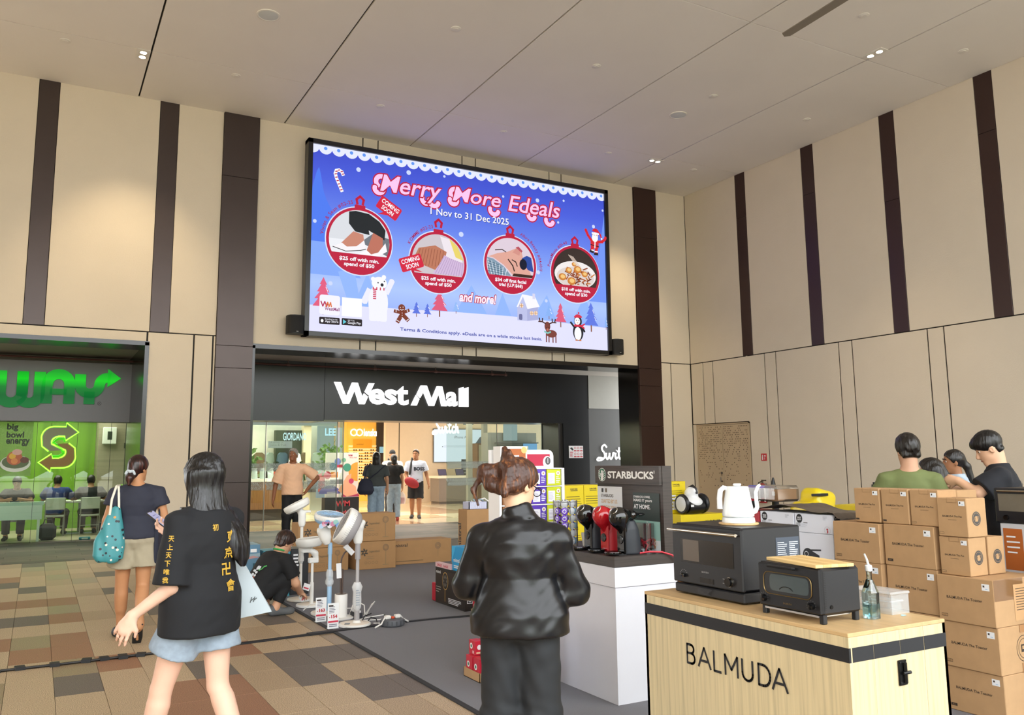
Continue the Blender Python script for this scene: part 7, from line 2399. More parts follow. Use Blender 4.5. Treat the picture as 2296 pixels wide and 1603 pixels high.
class Fig:
    def __init__(s, label, loc, theta, H=1.7, sex='f', skin='#d9a884', h=.009, J={}, head=(0, 0, 0), hands={}, wide=1., group=None, face=False, nofeet=False):
        f = s.f = H / 1.7
        s.sex, s.h = sex, h
        s.t = thing('person', label, 'person', loc, R(-theta), group)
        sw_ = (.165 if sex == 'f' else .19) * wide
        D_ = dict(pelvis=A_(0, 0, .93), neck=A_(0, -.015, 1.43), head=A_(0, .015, 1.575), shL=A_(-sw_, -.01, 1.35), shR=A_(sw_, -.01, 1.35),
                  elL=A_(-sw_ - .05, -.03, 1.09), elR=A_(sw_ + .05, -.03, 1.09), wrL=A_(-sw_ - .06, .03, .85), wrR=A_(sw_ + .06, .03, .85),
                  hiL=A_(-.085, 0, .89), hiR=A_(.085, 0, .89), knL=A_(-.095, .02, .48), knR=A_(.095, .02, .48), anL=A_(-.1, -.02, .085), anR=A_(.1, -.02, .085),
                  toL=A_(-.115, .13, .03), toR=A_(.115, .13, .03))
        for k in D_: D_[k] = D_[k] * f
        for k, v in J.items(): D_[k] = A_(*v)
        s.J = D_
        s.rings = [(t, a * wide * f, b * wide * f) for t, a, b in (RING_F if sex == 'f' else RING_M)]
        s.ax = D_['neck'] - D_['pelvis']
        s.L = np.linalg.norm(s.ax)
        s.TM = frame_from(s.ax, D_['shR'] - D_['shL'])
        s.HM = rot3(*head)
        s.skin = mat(skin, .5, var=.04, sc=12, spec=.35)
        s.wide = wide
        b = SDF(.035 * f)
        b.loft(D_['pelvis'], s.TM, [(t * s.L, a * .93, c * .93) for t, a, c in s.rings], rnd=.02 * f)
        for q in 'LR':
            sh = D_['sh' + q]
            b.cap(D_['neck'] + (sh - D_['neck']) * .22 - s.ax / s.L * .02 * f, sh, .04 * f, .046 * f)
            w_ = (1. if sex == 'f' else 1.15) * f * (.6 + .4 * wide)
            b.cap(sh, D_['el' + q], .046 * w_, .037 * w_).cap(D_['el' + q], D_['wr' + q], .038 * w_, .025 * w_, k=.015)
            hp, kn, an, to = (D_[k + q] for k in ('hi', 'kn', 'an', 'to'))
            b.cap(hp, kn, .085 * w_, .054 * w_).cap(kn, an, .05 * w_, .034 * w_, k=.02)
            back = unit(np.cross(np.cross(kn - an, A_(0, 1, 0)), kn - an)) * -1
            b.cap(kn + (an - kn) * .18 + back * .012, kn + (an - kn) * .5 + back * .008, .05 * w_, .042 * w_, k=.04)
            heel = an + unit(A_(*(an - to))) * .04 * f * A_(1, 1, 0) - A_(0, 0, .045 * f)
            b.cap(an, heel, .034 * f, .03 * f, k=.03).cap(an - A_(0, 0, .03 * f), to, .036 * f, .025 * f, k=.03)
            s.hand(b, q, *hands.get(q, ()))
        s.headshape(b)
        s.body = b.build('body', h, s.skin, s.t)
        if face: s.face(*(face if isinstance(face, tuple) else ()))

    def P(s, x, y, z):
        """point in head coordinates (metres for a 1.7 m person)"""
        return s.J['head'] + s.HM @ (A_(x, y, z) * s.f)

    def headshape(s, b):
        f, P, M = s.f, s.P, s.HM
        b.cap(s.J['neck'] - A_(0, 0, .03), P(0, -.02, -.06), (.055 if s.sex == 'f' else .064) * f, (.05 if s.sex == 'f' else .058) * f, k=.03)
        b.ell(P(0, -.012, .025), A_(.073, .092, .093) * f, M, k=.02)
        b.ell(P(0, .025, -.045), A_(.058, .066, .07) * f, M, k=.03)
        b.cap(P(-.018, .068, -.098), P(.018, .068, -.098), .017 * f, k=.03)
        b.cap(P(0, .083, .012), P(0, .103, -.032), .008 * f, .0125 * f, k=.012).ell(P(0, .09, -.037), A_(.017, .012, .009) * f, M, k=.008)
        b.cap(P(-.03, .07, .028), P(.03, .07, .028), .012 * f, k=.015)
        b.ell(P(0, .083, -.066), A_(.023, .009, .008) * f, M, k=.008)
        for q in (-1, 1):
            b.ell(P(q * .031, .082, .008), A_(.014, .01, .009) * f, M, k=.008, sub=True)
            b.ell(P(q * .074, -.008, -.012), A_(.009, .02, .031) * f, M, k=.008)
            b.ell(P(q * .082, -.002, -.012), A_(.006, .011, .017) * f, M, sub=True)

    def hand(s, b, q, d=None, nrm=None, curl=22, spread=1.):
        f, J = s.f, s.J
        wr = J['wr' + q]
        d = unit(wr - J['el' + q]) if d is None else unit(d)
        sg = 1 if q == 'R' else -1
        nrm = A_(-sg, .1, 0) if nrm is None else A_(*nrm)
        nrm = unit(nrm - d * (nrm @ d))
        side = np.cross(nrm, d) * sg     # toward the thumb
        if nrm is not None and side[1] < 0 and abs(side[1]) > .5 and q is None: side = -side
        M = np.stack([side, d, nrm], 1)
        b.ell(wr + d * .05 * f, A_(.039, .055, .017) * f, M, k=.018)
        b.cap(wr, wr + d * .03 * f, .024 * f, .022 * f, k=.02)
        for i, ln in enumerate((.066, .076, .071, .055)):
            o = (1.5 - i) * .0195 * spread * f
            p0 = wr + d * (.085 - .006 * abs(i - 1.2)) * f + side * o
            c1, c2 = R(curl * (.7 + .15 * i)), R(curl * (1.7 + .25 * i))
            fan_ = side * (1.5 - i) * .06 * spread
            d1 = unit(d * math.cos(c1) + nrm * math.sin(c1) + fan_)
            d2 = unit(d * math.cos(c2) + nrm * math.sin(c2) + fan_)
            p1 = p0 + d1 * ln * .52 * f
            b.cap(p0 - d * .02 * f, p1, .0095 * f, .0085 * f, k=.006).cap(p1, p1 + d2 * ln * .5 * f, .0085 * f, .007 * f, k=.004)
        t0 = wr + d * .025 * f + side * .025 * f
        t1 = t0 + unit(side * .8 + d * .75 + nrm * .35) * .042 * f
        b.cap(t0, t1, .0135 * f, .0105 * f, k=.012).cap(t1, t1 + unit(side * .25 + d + nrm * .4) * .032 * f, .0105 * f, .008 * f, k=.005)
        s.J['palm' + q] = wr + d * .07 * f + nrm * .02 * f

    def face(s, brow='#1c1512', lip='#b06a5e', hgap=1.):
        f, P = s.f, s.P
        for q in (-1, 1):
            e = MB(mat('#e9e4de', .3, var=0))
            e.lathe([(.0, -.0095 * f), (.0068 * f, -.0068 * f), (.0095 * f, 0), (.0068 * f, .0068 * f), (0, .0095 * f)], 12, T=Matrix.Translation(P(q * .031, .0695, .006)))
            o = e.build('eye', s.t)
            MB(mat('#1a120e', .2, var=0)).lathe([(.0, -.006 * f), (.0045 * f, -.004 * f), (.006 * f, 0), (.0045 * f, .004 * f), (0, .006 * f)], 10, T=Matrix.Translation(P(q * .031, .0755, .006))).build('iris', o)
            MB(mat(brow, .8, var=0)).tube([P(q * .014, .085, .029), P(q * .032, .085, .034), P(q * .05, .074, .028)], .0042 * f, 6).build('eyebrow', s.t)
        MB(mat(lip, .5, var=0)).tube([P(-.024, .081, -.066), P(-.008, .0915, -.064), P(.008, .0915, -.064), P(.024, .081, -.066)], .0045 * f, 6).build('lips', s.t)

    # clothes
    def torso_rings(s, t0, t1, loose, flare=0.):
        ts = sorted(set([t0, t1] + [t for t, _, _ in s.rings if t0 < t < t1]))
        tt, aa, bb = np.array(s.rings).T
        out = []
        for t in ts:
            fl = flare * max(0, (.5 - t))
            out.append((t * s.L, np.interp(t, tt, aa) + loose + fl, np.interp(t, tt, bb) + loose + fl))
        return out

    def top(s, m, hem=-.1, sleeve=.55, loose=.02, flare=.02, name='shirt', h=None, folds=.003, neck=.965, slack=0., sl=(.066, .068), minw=.0, collar=0.):
        f, J = s.f, s.J
        b = SDF(.04 * f)
        rg = s.torso_rings(hem, neck, loose * f, flare * f)
        za = -.06 * s.L
        wa = np.interp(za, [r[0] for r in rg], [r[1] for r in rg]), np.interp(za, [r[0] for r in rg], [r[2] for r in rg])
        rg = [(z, a, c) if z > za else (z, wa[0] + flare * .12 * (za - z), wa[1] + flare * .12 * (za - z)) for z, a, c in rg]
        rg = [(z, max(a, minw), max(c, minw * .68)) if z < .62 * s.L else (z, a + loose * .3 * (z < .9 * s.L), c) for z, a, c in rg]
        b.loft(J['pelvis'], s.TM, rg, rnd=.012)
        for q in 'LR':
            sh, el, wr = J['sh' + q], J['el' + q], J['wr' + q]
            r0, r1 = sl[0] * f * (1 if s.sex == 'f' else 1.12), sl[1] * f * (1 if s.sex == 'f' else 1.1)
            b.cap(J['neck'] + (sh - J['neck']) * .26 - s.ax / s.L * .022 * f, sh, .048 * f, min(r0 * .85, .062 * f))
            ua = el - sh
            if sleeve <= 1:
                n = np.linalg.norm(ua) * sleeve
                b.loft(sh, frame_from(ua, A_(0, 1, 0.1)), [(-.02, r0 * .78, r0 * .8), (n * .5, (r0 + r1) * .5, (r0 + r1) * .5), (n, r1, r1)], rnd=.006, k=.04)
            else:
                b.cap(sh, el, r0 * .85, r1, k=.04)
                fa = wr - el
                n = np.linalg.norm(fa) * (sleeve - 1)
                b.loft(el, frame_from(fa, A_(0.1, 0, 1)), [(-.03, r1 * .95, r1 * .95), (n * .5, r1 * .92, r1 * .92), (n, r1 * .72, r1 * .72)], rnd=.008, k=.04)
        if collar:
            nx = unit(s.P(0, -.02, -.06) - J['neck'])
            b.loft(J['neck'] - nx * .02, frame_from(nx, A_(1, 0, 0)), [(-.01, .092 * f, .088 * f), (.02 * f, .08 * f, .08 * f), (.02 * f + collar * f, .073 * f, .078 * f)], rnd=.008, k=.02)
        if folds:
            b.disp = lambda x, y, z: folds * .6 * (np.sin(43 * z + 5 * np.sin(9 * x + 4 * y) + 17 * x) * .5 + np.sin(27 * x - 31 * z + 4 * np.sin(13 * z + 6 * y) + 11 * y) * .45 + .35 * np.sin(83 * z - 47 * x + 3 * np.sin(23 * x) + 19 * y))
        return b.build(name, h or s.h, m, s.t)

    def bottoms(s, m, upto=2., loose=.02, name='trousers', waist=.22, r=(.1, .085, .075), h=None, folds=.0025, flare=0.):
        f, J = s.f, s.J
        b = SDF(.04 * f)
        b.loft(J['pelvis'], s.TM, s.torso_rings(-.17, waist, loose * f), rnd=.01)
        for q in 'LR':
            hp, kn, an = J['hi' + q], J['kn' + q], J['an' + q]
            th, sn = kn - hp, an - kn
            if upto <= 1:
                n = np.linalg.norm(th) * upto
                b.loft(hp, frame_from(th, A_(1, 0, 0)), [(-.03, r[0] * f, r[0] * 1.08 * f), (n, r[1] * f + flare, r[1] * 1.05 * f + flare)], rnd=.005, k=.03)
            else:
                b.cap(hp, kn, r[0] * f, r[1] * f)
                n = np.linalg.norm(sn) * (upto - 1)
                b.loft(kn, frame_from(sn, A_(1, 0, 0)), [(-.03, r[1] * f, r[1] * f), (n, r[2] * f, r[2] * f)], rnd=.006, k=.04)
        if folds:
            b.disp = lambda x, y, z: folds * (np.sin(37 * z + 11 * np.sin(9 * x) + 6 * y) * .6 + np.sin(27 * x + 21 * z + 7 * np.sin(13 * z)) * .5)
        return b.build(name, h or s.h, m, s.t)

    def shoes(s, m, name='shoe', sole='#2a2a2c', high=.03):
        f, J = s.f, s.J
        for q in 'LR':
            an, to = J['an' + q], J['to' + q]
            fwd = unit((to - an) * A_(1, 1, 0))
            heel = an - fwd * .035 * f - A_(0, 0, .045 * f)
            b = SDF(.025)
            b.cap(heel, to, .042 * f, .036 * f).cap(heel + A_(0, 0, high), an - A_(0, 0, .02) + fwd * .03, .04 * f, .036 * f).cap(to, to + fwd * .035 * f, .038 * f, .033 * f)
            nn = unit(np.cross(fwd, np.cross(to - heel, fwd))) if abs((to - heel)[2]) > .05 else A_(0, 0, -1)
            if abs((to - heel)[2]) <= .05: b.cut((0, 0, -1), (0, 0, min(heel[2], to[2]) - .03 * f))
            b.build(name, max(.006, s.h * .8), m, s.t)

    def shorthair(s, m, front=.035, low=-.07, vol=1., h=None, side=.0):
        f, P, M = s.f, s.P, s.HM
        b = SDF(.02)
        b.ell(P(0, -.016, .032), A_(.081, .1, .1) * vol * f, M).ell(P(0, .02, .075), A_(.06, .07, .05) * vol * f, M)
        b.cap(P(-.035, -.058, -.045), P(.035, -.058, -.045), .036 * f)
        b.cut(M @ A_(0, .72, -.7), P(0, front, .01))
        b.cut(M @ A_(0, -.15, -1), P(0, 0, low))
        b.disp = lambda x, y, z: .0016 * np.sin(190 * x + 60 * z + 3 * np.sin(40 * y)) + .0014 * np.sin(230 * y - 90 * z)
        return b.build('hair', h or s.h * .8, m, s.t)


hairk = mat('#17120f', .33, kind='hair', c2='#3a3634', bump=.5, bsc=90)
hairb = mat('#2a1a14', .35, kind='hair', c2='#4a3226', bump=.5, bsc=90)
denim = mat('#8fa3b4', .8, var=.16, sc=16)
blackc = mat('#121316', .85, var=.08, sc=20)

# ---- 1 woman with long hair, front left
p = Fig('woman with long black hair, black T-shirt and grey shorts walking away on the tiles', (.775, 4.6, 0), -31, 1.64, 'f', '#e8bda6', .0075, wide=1.02,
        J=dict(elL=(-.2, -.02, 1.0), wrL=(-.30, .13, .865), elR=(.21, .10, 1.08), wrR=(.08, .30, 1.22), shL=(-.165, -.01, 1.305), shR=(.165, -.01, 1.305),
               hiL=(-.085, .02, .84), hiR=(.085, -.01, .84), knL=(-.1, .15, .475), knR=(.1, -.03, .475), anL=(-.1, .27, .085), anR=(.1, -.24, .1), toL=(-.12, .41, .03), toR=(.11, -.10, .03)),
        head=(18, -16, 0), hands={'L': ((-.35, .35, -.85), (.6, .4, -.2), 18, 1.15), 'R': ((-.5, .75, .3), (-.2, -.5, .8), 40)})
tee = mat('#15171c', .85, var=.05, sc=14)
shirt = p.top(tee, hem=-.30, sleeve=.98, loose=.04, flare=.03, folds=.003, sl=(.076, .094), minw=.168)
p.bottoms(mat('#93a2b2', .85, var=.14, sc=30), .48, .008, 'shorts', r=(.094, .122), flare=.0, waist=-.02)
p.shoes(mat('#e8e6e2', .5, var=0))
b = SDF(.03)
P = p.P
b.ell(P(0, -.014, .032), (.09, .105, .1), p.HM)
b.loft(P(0, -.015, .04), frame_from((0, 0, -1), (1, 0, 0)), [(0, .086, .1, 0, 0), (.1, .098, .1, 0, .0), (.18, .118, .095, .005, .014), (.24, .135, .078, .02, .05), (.31, .122, .054, .06, .105), (.39, .075, .036, .105, .14), (.46, .04, .022, .125, .155), (.5, .014, .01, .13, .16)], rnd=.008)
Jn = p.J['neck']
b.cap(P(-.07, .02, .02), Jn + A_(-.09, .07, -.06), .04, .022)
b.cut(p.HM @ A_(0, 1, -.15), P(0, .062, 0), P(0, 0, 0) - A_(.2, .2, .14), P(0, 0, 0) + A_(.2, .3, .2))
b.disp = lambda x, y, z: .0012 * np.sin(190 * x + 110 * y + 2 * np.sin(6 * z)) + .001 * np.sin(330 * x - 260 * y + 9 * z) + .004 * np.sin(60 * x + 40 * y)
b.build('hair', .0065, mat('#131214', .28, kind='hair', c2='#3c3e44', bump=.5, bsc=90), p.t)
# gold kanji down the back and the sleeve
gold = mat('#c9a23a', .5, var=0)
M_ = p.TM
bk_d = M_ @ A_(0, -1, 0)


def on_back(fig, t, side, z, size, surf, m, rise=.003, bold=.02, nrm=(0, -1, 0), w_=None):
    """lettering laid on the cloth at the back: shoot at the shirt from outside along the given local direction"""
    n = unit(nrm)
    o = fig.J['pelvis'] + A_(0, 0, z - fig.J['pelvis'][2])
    u = unit(np.cross(A_(0, 0, 1), n))
    start = A_(o[0], o[1], z) + u * side + n * .5
    ok, loc_, no_, _ = surf.ray_cast(Vector(start), Vector(-n))
    c = A_(*loc_) if ok else start - n * .37
    no = unit(A_(*no_)) if ok else n
    no = unit(no + n * .8)
    u = unit(np.cross(A_(0, 0, 1), no))
    v = np.cross(no, u)
    a = Art(tuple(c + no * rise - u * size / 2 - v * size / 2), tuple(u), tuple(v))
    a.text(t, 0, 0, w_ or size, m, h=size if not w_ else None, bold=bold)
    a.build('lettering', surf)['kind'] = 'stuff'


bpy.context.view_layer.update()
on_back(p, '初', -.05, 1.275, .034, shirt, gold)
for k, ch in enumerate('東京卍會'):
    on_back(p, ch, .045 - .01 * (k % 3), 1.225 - .08 * k, .06, shirt, gold, .004, .02)
sl_d = (-.85, -.5, 0)
for k, ch in enumerate('天上天下唯我'):
    q = p.J['shL'] + (p.J['elL'] - p.J['shL']) * (.24 + .125 * k)
    n = unit(sl_d)
    ok, lc, no_, _ = shirt.ray_cast(Vector(q + n * .3), Vector(-n))
    if ok:
        u = unit(np.cross(A_(0, 0, 1), n))
        a = Art(tuple(A_(*lc) + n * .003 - u * .014 - A_(0, 0, .014)), tuple(u), (0, 0, 1))
        a.text(ch, 0, 0, .028, gold, h=.028, bold=.02)
        a.build('lettering', shirt)['kind'] = 'stuff'
MW = Matrix.Translation((.775, 4.6, 0)) @ Matrix.Rotation(R(31), 4, 'Z')
pc = MW @ Vector(p.J['palmR'] + A_(-.0, .05, .03))
ph = thing('smartphone', 'smartphone with a lit pale screen held by the long haired woman', 'phone', tuple(pc))
ph.rotation_euler = (R(38), R(-8), R(31 + 28))
MB(mat('#1b1b1e', .3, var=0)).box(-.038, .038, -.078, .078, -.005, .003, c=.004).build('case', ph, smooth=False)
MB(mat('#c6c4e6', .3, var=0, emit=.7)).box(-.0345, .0345, -.073, .073, .003, .0036).build('lit_display', ph, smooth=False)
a = Art((0, 0, .0036), X, Y)
for k in range(6):
    a.rect(-.028, -.06 + .02 * k, .02 - .006 * (k % 3), -.056 + .02 * k, f_('#7a78a8'))
a.rect(-.01, .066, .01, .071, black)
a.build('screen_text', ph)
bw_ = mat('#b3bfc6', .6, var=.05, sc=6)
tb = thing('grey_tote', 'pale grey paper bag hanging at the right side of the long haired woman', 'bag', (0, 0, 0), 0)
bc = MW @ Vector((.25, .0, .93))
tb.location = bc
tb.rotation_euler = (R(4), R(-14), R(31 - 35))
MB(bw_).add([(-.12, -.05, -.13), (.13, -.05, -.16), (.14, .05, -.16), (-.12, .05, -.13), (-.07, -.02, .2), (.03, -.02, .2), (.03, .02, .2), (-.07, .02, .2)], [(0, 1, 5, 4), (1, 2, 6, 5), (2, 3, 7, 6), (3, 0, 4, 7), (0, 3, 2, 1)]).build('body', tb, smooth=False)
MB(bw_).tube([(-.05, -.02, .2), (-.04, 0, .29), (.0, .0, .29), (.01, -.02, .2)], .006).build('strap', tb)
a = Art((-.12, -.052, -.13), unit((.25, 0, -.03)), unit((.02, .03, .33)))
for k in range(4):
    a.line([(.15 + .008 * k, .07 + .01 * (k % 2)), (.162 + .008 * k, .095 - .008 * (k % 2))], .004, f_('#3a3f42'))
a.build('logo_print', tb)

# ---- 2 woman with the patterned tote, walking away
p = Fig('woman in navy T-shirt and beige shorts walking away with a patterned teal tote bag', (.84, 8.6, 0), 6, 1.67, 'f', '#c08a62', .009, wide=1.1,
        J=dict(elL=(-.245, -.03, 1.08), wrL=(-.29, .02, .86), elR=(.25, -.02, 1.07), wrR=(.255, .06, .84),
               knL=(-.095, .07, .47), anL=(-.09, .15, .085), toL=(-.12, .29, .03), knR=(.085, .0, .46), anR=(.07, -.25, .2), toR=(.06, -.19, .05)), head=(-38, -8, 0))
sn = p.top(mat('#2a2d3c', .8, var=.05), hem=.0, sleeve=.5, loose=.024, flare=.03, sl=(.066, .082), folds=.0035)
p.bottoms(mat('#a79d86', .85, var=.05, sc=20), .52, .03, 'shorts', r=(.115, .135), flare=.01)
for q in 'LR':
    an, to = p.J['an' + q], p.J['to' + q]
    b = SDF(.02)
    hl = an + unit(an - to) * .03 - A_(0, 0, .05) if q == 'L' else an + A_(0, -.02, -.035)
    if q == 'L':
        b.cap(hl, to, .043, .045).cap(to + A_(0, -.04, .02), to + A_(0, .03, .0), .04, .036).cut((0, 0, -1), (0, 0, .0)).cut((0, -.75, .66), hl + A_(0, .02, .02))
    else:
        dd = unit(to - hl)
        b.loft(hl - dd * .03, frame_from(dd, (1, 0, 0)), [(0, .034, .016, 0, 0), (.06, .036, .018), (.16, .044, .022), (.25, .036, .018)], rnd=.012)
    b.build('slipper', .006, mat('#16171a', .6, var=.03), p.t)
P = p.P
b = SDF(.03)
b.ell(P(0, -.014, .028), (.086, .103, .1), p.HM).cap(P(0, -.07, -.03), P(0, -.06, -.07), .05, .04)
b.cut(p.HM @ A_(0, .8, -.6), P(0, .03, 0))
b.cap(P(.0, -.10, -.06), P(.02, -.13, -.11), .022, .03).cap(P(.02, -.13, -.11), P(.03, -.14, -.17), .034, .014)
b.disp = lambda x, y, z: .001 * np.sin(250 * x + 60 * z)
b.build('hair', .007, mat('#2a1512', .3, kind='hair', c2='#5a2a22', bump=.4), p.t)
sc2 = MB(mat('#c3ccd2', .8, var=.06, sc=40))
cc_ = P(.0, -.105, -.065)
ud = unit(P(.02, -.13, -.11) - P(0, -.1, -.06))
Mx = frame_from(ud, (1, 0, 0))
sc2.tube([cc_ + Mx @ A_(.036 * math.cos(u), .036 * math.sin(u), .008 * math.sin(5 * u)) for u in np.arange(20) * PI / 10], .014, 8, closed=True)
sc2.build('scrunchie', p.t)
MB(mat('#1d2236', .4, var=0)).tube([p.J['wrL'] + A_(.028 * math.cos(u), .028 * math.sin(u), .025) for u in np.arange(14) * PI / 7], .012, 6, closed=True).build('watch', p.t)
MW = Matrix.Translation((.84, 8.6, 0)) @ Matrix.Rotation(R(-6), 4, 'Z')
tt = thing('patterned_tote', 'teal tote bag printed with small dark, white and orange figures on the left shoulder', 'bag', tuple(MW @ Vector((-.2, -.14, .93))), R(-6))
b = SDF(.04)
b.loft((0, 0, 0), frame_from((.12, .1, 1), (1, 0, 0)), [(-.22, .08, .05), (-.17, .125, .06), (-.05, .13, .06), (.08, .1, .05), (.2, .06, .035), (.28, .035, .02)], rnd=.02)
b.disp = lambda x, y, z: .005 * np.sin(60 * x + 9 * z)
b.build('body', .008, mat('#3f9097', .45, kind='print', sc=22), tt)
MB(mat('#e6e2d2', .7, var=0)).tube([(-.02, .0, .2), (-.01, .03, .34), (.02, .09, .455), (.03, .15, .46), (.03, .2, .42)], .011, 8).tube([(.06, .0, .16), (.05, .03, .32), (.04, .09, .45), (.045, .15, .46), (.04, .2, .42)], .011, 8).build('strap', tt)
tn = thing('navy_tote', 'flat navy tote bag under the right arm of the navy shirted woman', 'bag', tuple(MW @ Vector((.215, .0, .82))), R(-6 + 70))
MB(mat('#262a3a', .8, var=.04)).box(-.12, .12, -.02, .02, -.14, .2, c=.012).build('body', tn)
MB(mat('#262a3a', .8, var=0)).tube([(-.06, 0, .2), (-.03, .0, .5), (.03, 0, .5), (.06, 0, .2)], .009).build('strap', tn)

# ---- 3 woman in black satin shirt at the coffee counter
p = Fig('woman with brown hair bun and glasses in a black satin shirt by the coffee counter', (1.95, 3.40, 0.009), 36, 1.6, 'f', '#e0b493', .0075, wide=1.08,
        J=dict(elL=(-.25, .05, 1.02), wrL=(-.1, .23, .98), elR=(.245, .05, 1.0), wrR=(.1, .24, .96), neck=(0, .0, 1.335), head=(.0, .04, 1.475), shL=(-.175, -.0, 1.235), shR=(.175, -.0, 1.235)), head=(-42, -22, 0),
        hands={'L': ((.6, .6, -.1), (0, .2, -1), 35), 'R': ((-.6, .6, -.1), (0, .2, -1), 35)}, face=True)
satin = mat('#121317', .3, var=.03, spec=.45)
sh3 = p.top(satin, hem=-.12, sleeve=1.92, loose=.034, flare=.05, folds=.0055, sl=(.07, .068), minw=.165, collar=.05)
p.bottoms(mat('#1f2226', .75, var=.06, sc=15), 1.97, .02, 'trousers', r=(.105, .095, .1), folds=.003)
p.shoes(mat('#16161a', .5, var=0))
P = p.P
b = SDF(.02)
b.ell(P(0, -.014, .03), (.083, .1, .096), p.HM).cap(P(-.04, -.07, -.03), P(.04, -.07, -.03), .045)
b.cut(p.HM @ A_(0, .75, -.66), P(0, .02, -.005))
for x0, x1, ra, rb in (((-.05, -.1, .03), (-.10, -.15, .01), .042, .03), ((-.10, -.15, .01), (-.05, -.13, -.05), .036, .03), ((-.05, -.13, -.05), (0, -.1, -.06), .03, .03), ((0, -.1, .05), (-.04, -.12, .14), .038, .014), ((.02, -.09, .06), (.0, -.12, .13), .03, .008), ((.03, -.11, .03), (.045, -.11, -.09), .03, .018), ((-.1, -.16, .0), (-.135, -.16, -.09), .016, .01), ((-.135, -.16, -.09), (-.09, -.14, -.16), .011, .006)):
    b.cap(P(*x0), P(*x1), ra, rb)
b.disp = lambda x, y, z: .0012 * np.sin(260 * x + 90 * z + 160 * y) + .001 * np.sin(330 * z - 200 * y)
b.build('hair', .006, mat('#4a2a1c', .4, kind='hair', c2='#9a6238', bump=.5, bsc=80), p.t)
gl_ = MB(mat('#1a1a1e', .3, var=0))
for q in (-1, 1):
    gl_.tube([P(q * .079, .0, .005), P(q * .072, .09, .0)], .0022, 6)
    gl_.tube([P(q * .035 + .028 * math.cos(u), .1, -.003 + .022 * math.sin(u)) for u in np.arange(18) * PI / 9], .0022, 6, closed=True)
gl_.tube([P(-.008, .103, .003), P(.008, .103, .003)], .002, 6)
o = gl_.build('glasses_frame', p.t)
for q in (-1, 1):
    MB(glass('#f2f6f8', .06)).add([P(q * .035 + .027 * math.cos(u), .1, -.003 + .021 * math.sin(u)) for u in np.arange(18) * PI / 9], [list(range(18))]).build('lens', o, smooth=False)
MB(mat('#e6dcd8', .3, var=0)).tube([P(.05, .05, .07), P(.06, .035, .06)], .005, 6).build('hair_clip', p.t)
for k in range(0):
    pass

# ---- 4 crouching worker by the fans
p = Fig('worker in black crouching by the fans, leafy print on the back', (2.28, 9.24, 0), 72, 1.68, 'm', '#c9997a', .008,
        J=dict(pelvis=(0, -.22, .27), neck=(0, .06, .62), head=(0, .13, .725), shL=(-.18, .03, .575), shR=(.18, .03, .575), elL=(-.2, .2, .36), wrL=(-.08, .33, .22), elR=(.22, .14, .32), wrR=(.1, .27, .2),
               hiL=(-.09, -.2, .25), hiR=(.09, -.2, .25), knL=(-.16, .14, .42), knR=(.15, .12, .42), anL=(-.12, -.02, .09), anR=(.12, -.04, .09), toL=(-.15, .13, .035), toR=(.14, .11, .035)), head=(0, -35, 0),
        hands={'L': ((.4, .7, -.4), (.3, -.2, -1), 40), 'R': ((-.3, .8, -.3), (-.3, -.2, -1), 40)}, face=True)
s4 = p.top(blackc, hem=-.1, sleeve=.72, loose=.022, flare=.02, folds=.003, sl=(.07, .075))
p.bottoms(mat('#121316', .85, var=.06), 1.85, .016, 'trousers', r=(.1, .078, .058))
p.shoes(mat('#5a5c5e', .7, var=.05))
p.shorthair(mat('#2a1813', .4, kind='hair', c2='#4a2c20', bump=.5), .03, -.085, 1.1)
MB(mat('#35a050', .7, var=0)).tube([p.J['neck'] + A_(.075 * math.cos(u), .02 - .07 * math.sin(u), .035 + .02 * math.sin(u)) for u in np.arange(9) * PI / 8], .01, 6).build('lanyard', p.t)
bpy.context.view_layer.update()
gm = mat('#4fae5a', .6, var=0)
cw = mat('#c6ccd2', .6, var=0)
n = unit(p.TM @ A_(.45, -1, 0))
q0 = p.J['pelvis'] + p.ax * .3
ok, lc, _, _ = s4.ray_cast(Vector(q0 + n * .4), Vector(-n))
u_ = unit(np.cross(unit(p.ax), n))
v_ = np.cross(n, u_)
if ok:
    a = Art(tuple(A_(*lc) + n * .012), tuple(u_), tuple(v_))
    for x, y, r1, r2 in ((-.01, .05, .014, .026), (.01, .055, .011, .022), (-.025, .01, .016, .014), (.005, .0, .014, .015), (-.02, -.035, .015, .018), (.01, -.035, .012, .014)):
        a.circ(x, y, r1, cw, ry=r2, n=14)
    a.line([(.02, .03), (.04, .05), (.05, .085), (.07, .1)], .012, gm); a.line([(0, -.05), (.02, -.06)], .006, f_('#c05a3a'))
    a.build('leaf_print', s4)['kind'] = 'stuff'
MW4 = Matrix.Translation((2.28, 9.24, 0)) @ Matrix.Rotation(R(-72), 4, 'Z')
for k, (pt, ry_) in enumerate(((p.J['palmR'] + A_(.0, .045, .075), 20), (p.J['palmL'] + A_(.02, .03, -.06), -40))):
    t = thing('price_tag', ('white and red price tag sticking up from the crouching worker hand', 'white and red price tag held low by the crouching worker')[k], 'price card', tuple(MW4 @ Vector(pt)), R(10), 'price tags held by the worker')
    MB(wpap).box(-.04, .04, -.001, .001, -.025, .045, T=TM((0, 0, 0), (0, R(ry_), 0))).build('card', t, smooth=False)
    MB(pink).box(-.03, .03, -.002, -.0012, -.01, .005, T=TM((0, 0, 0), (0, R(ry_), 0))).build('red_print', t, smooth=False)

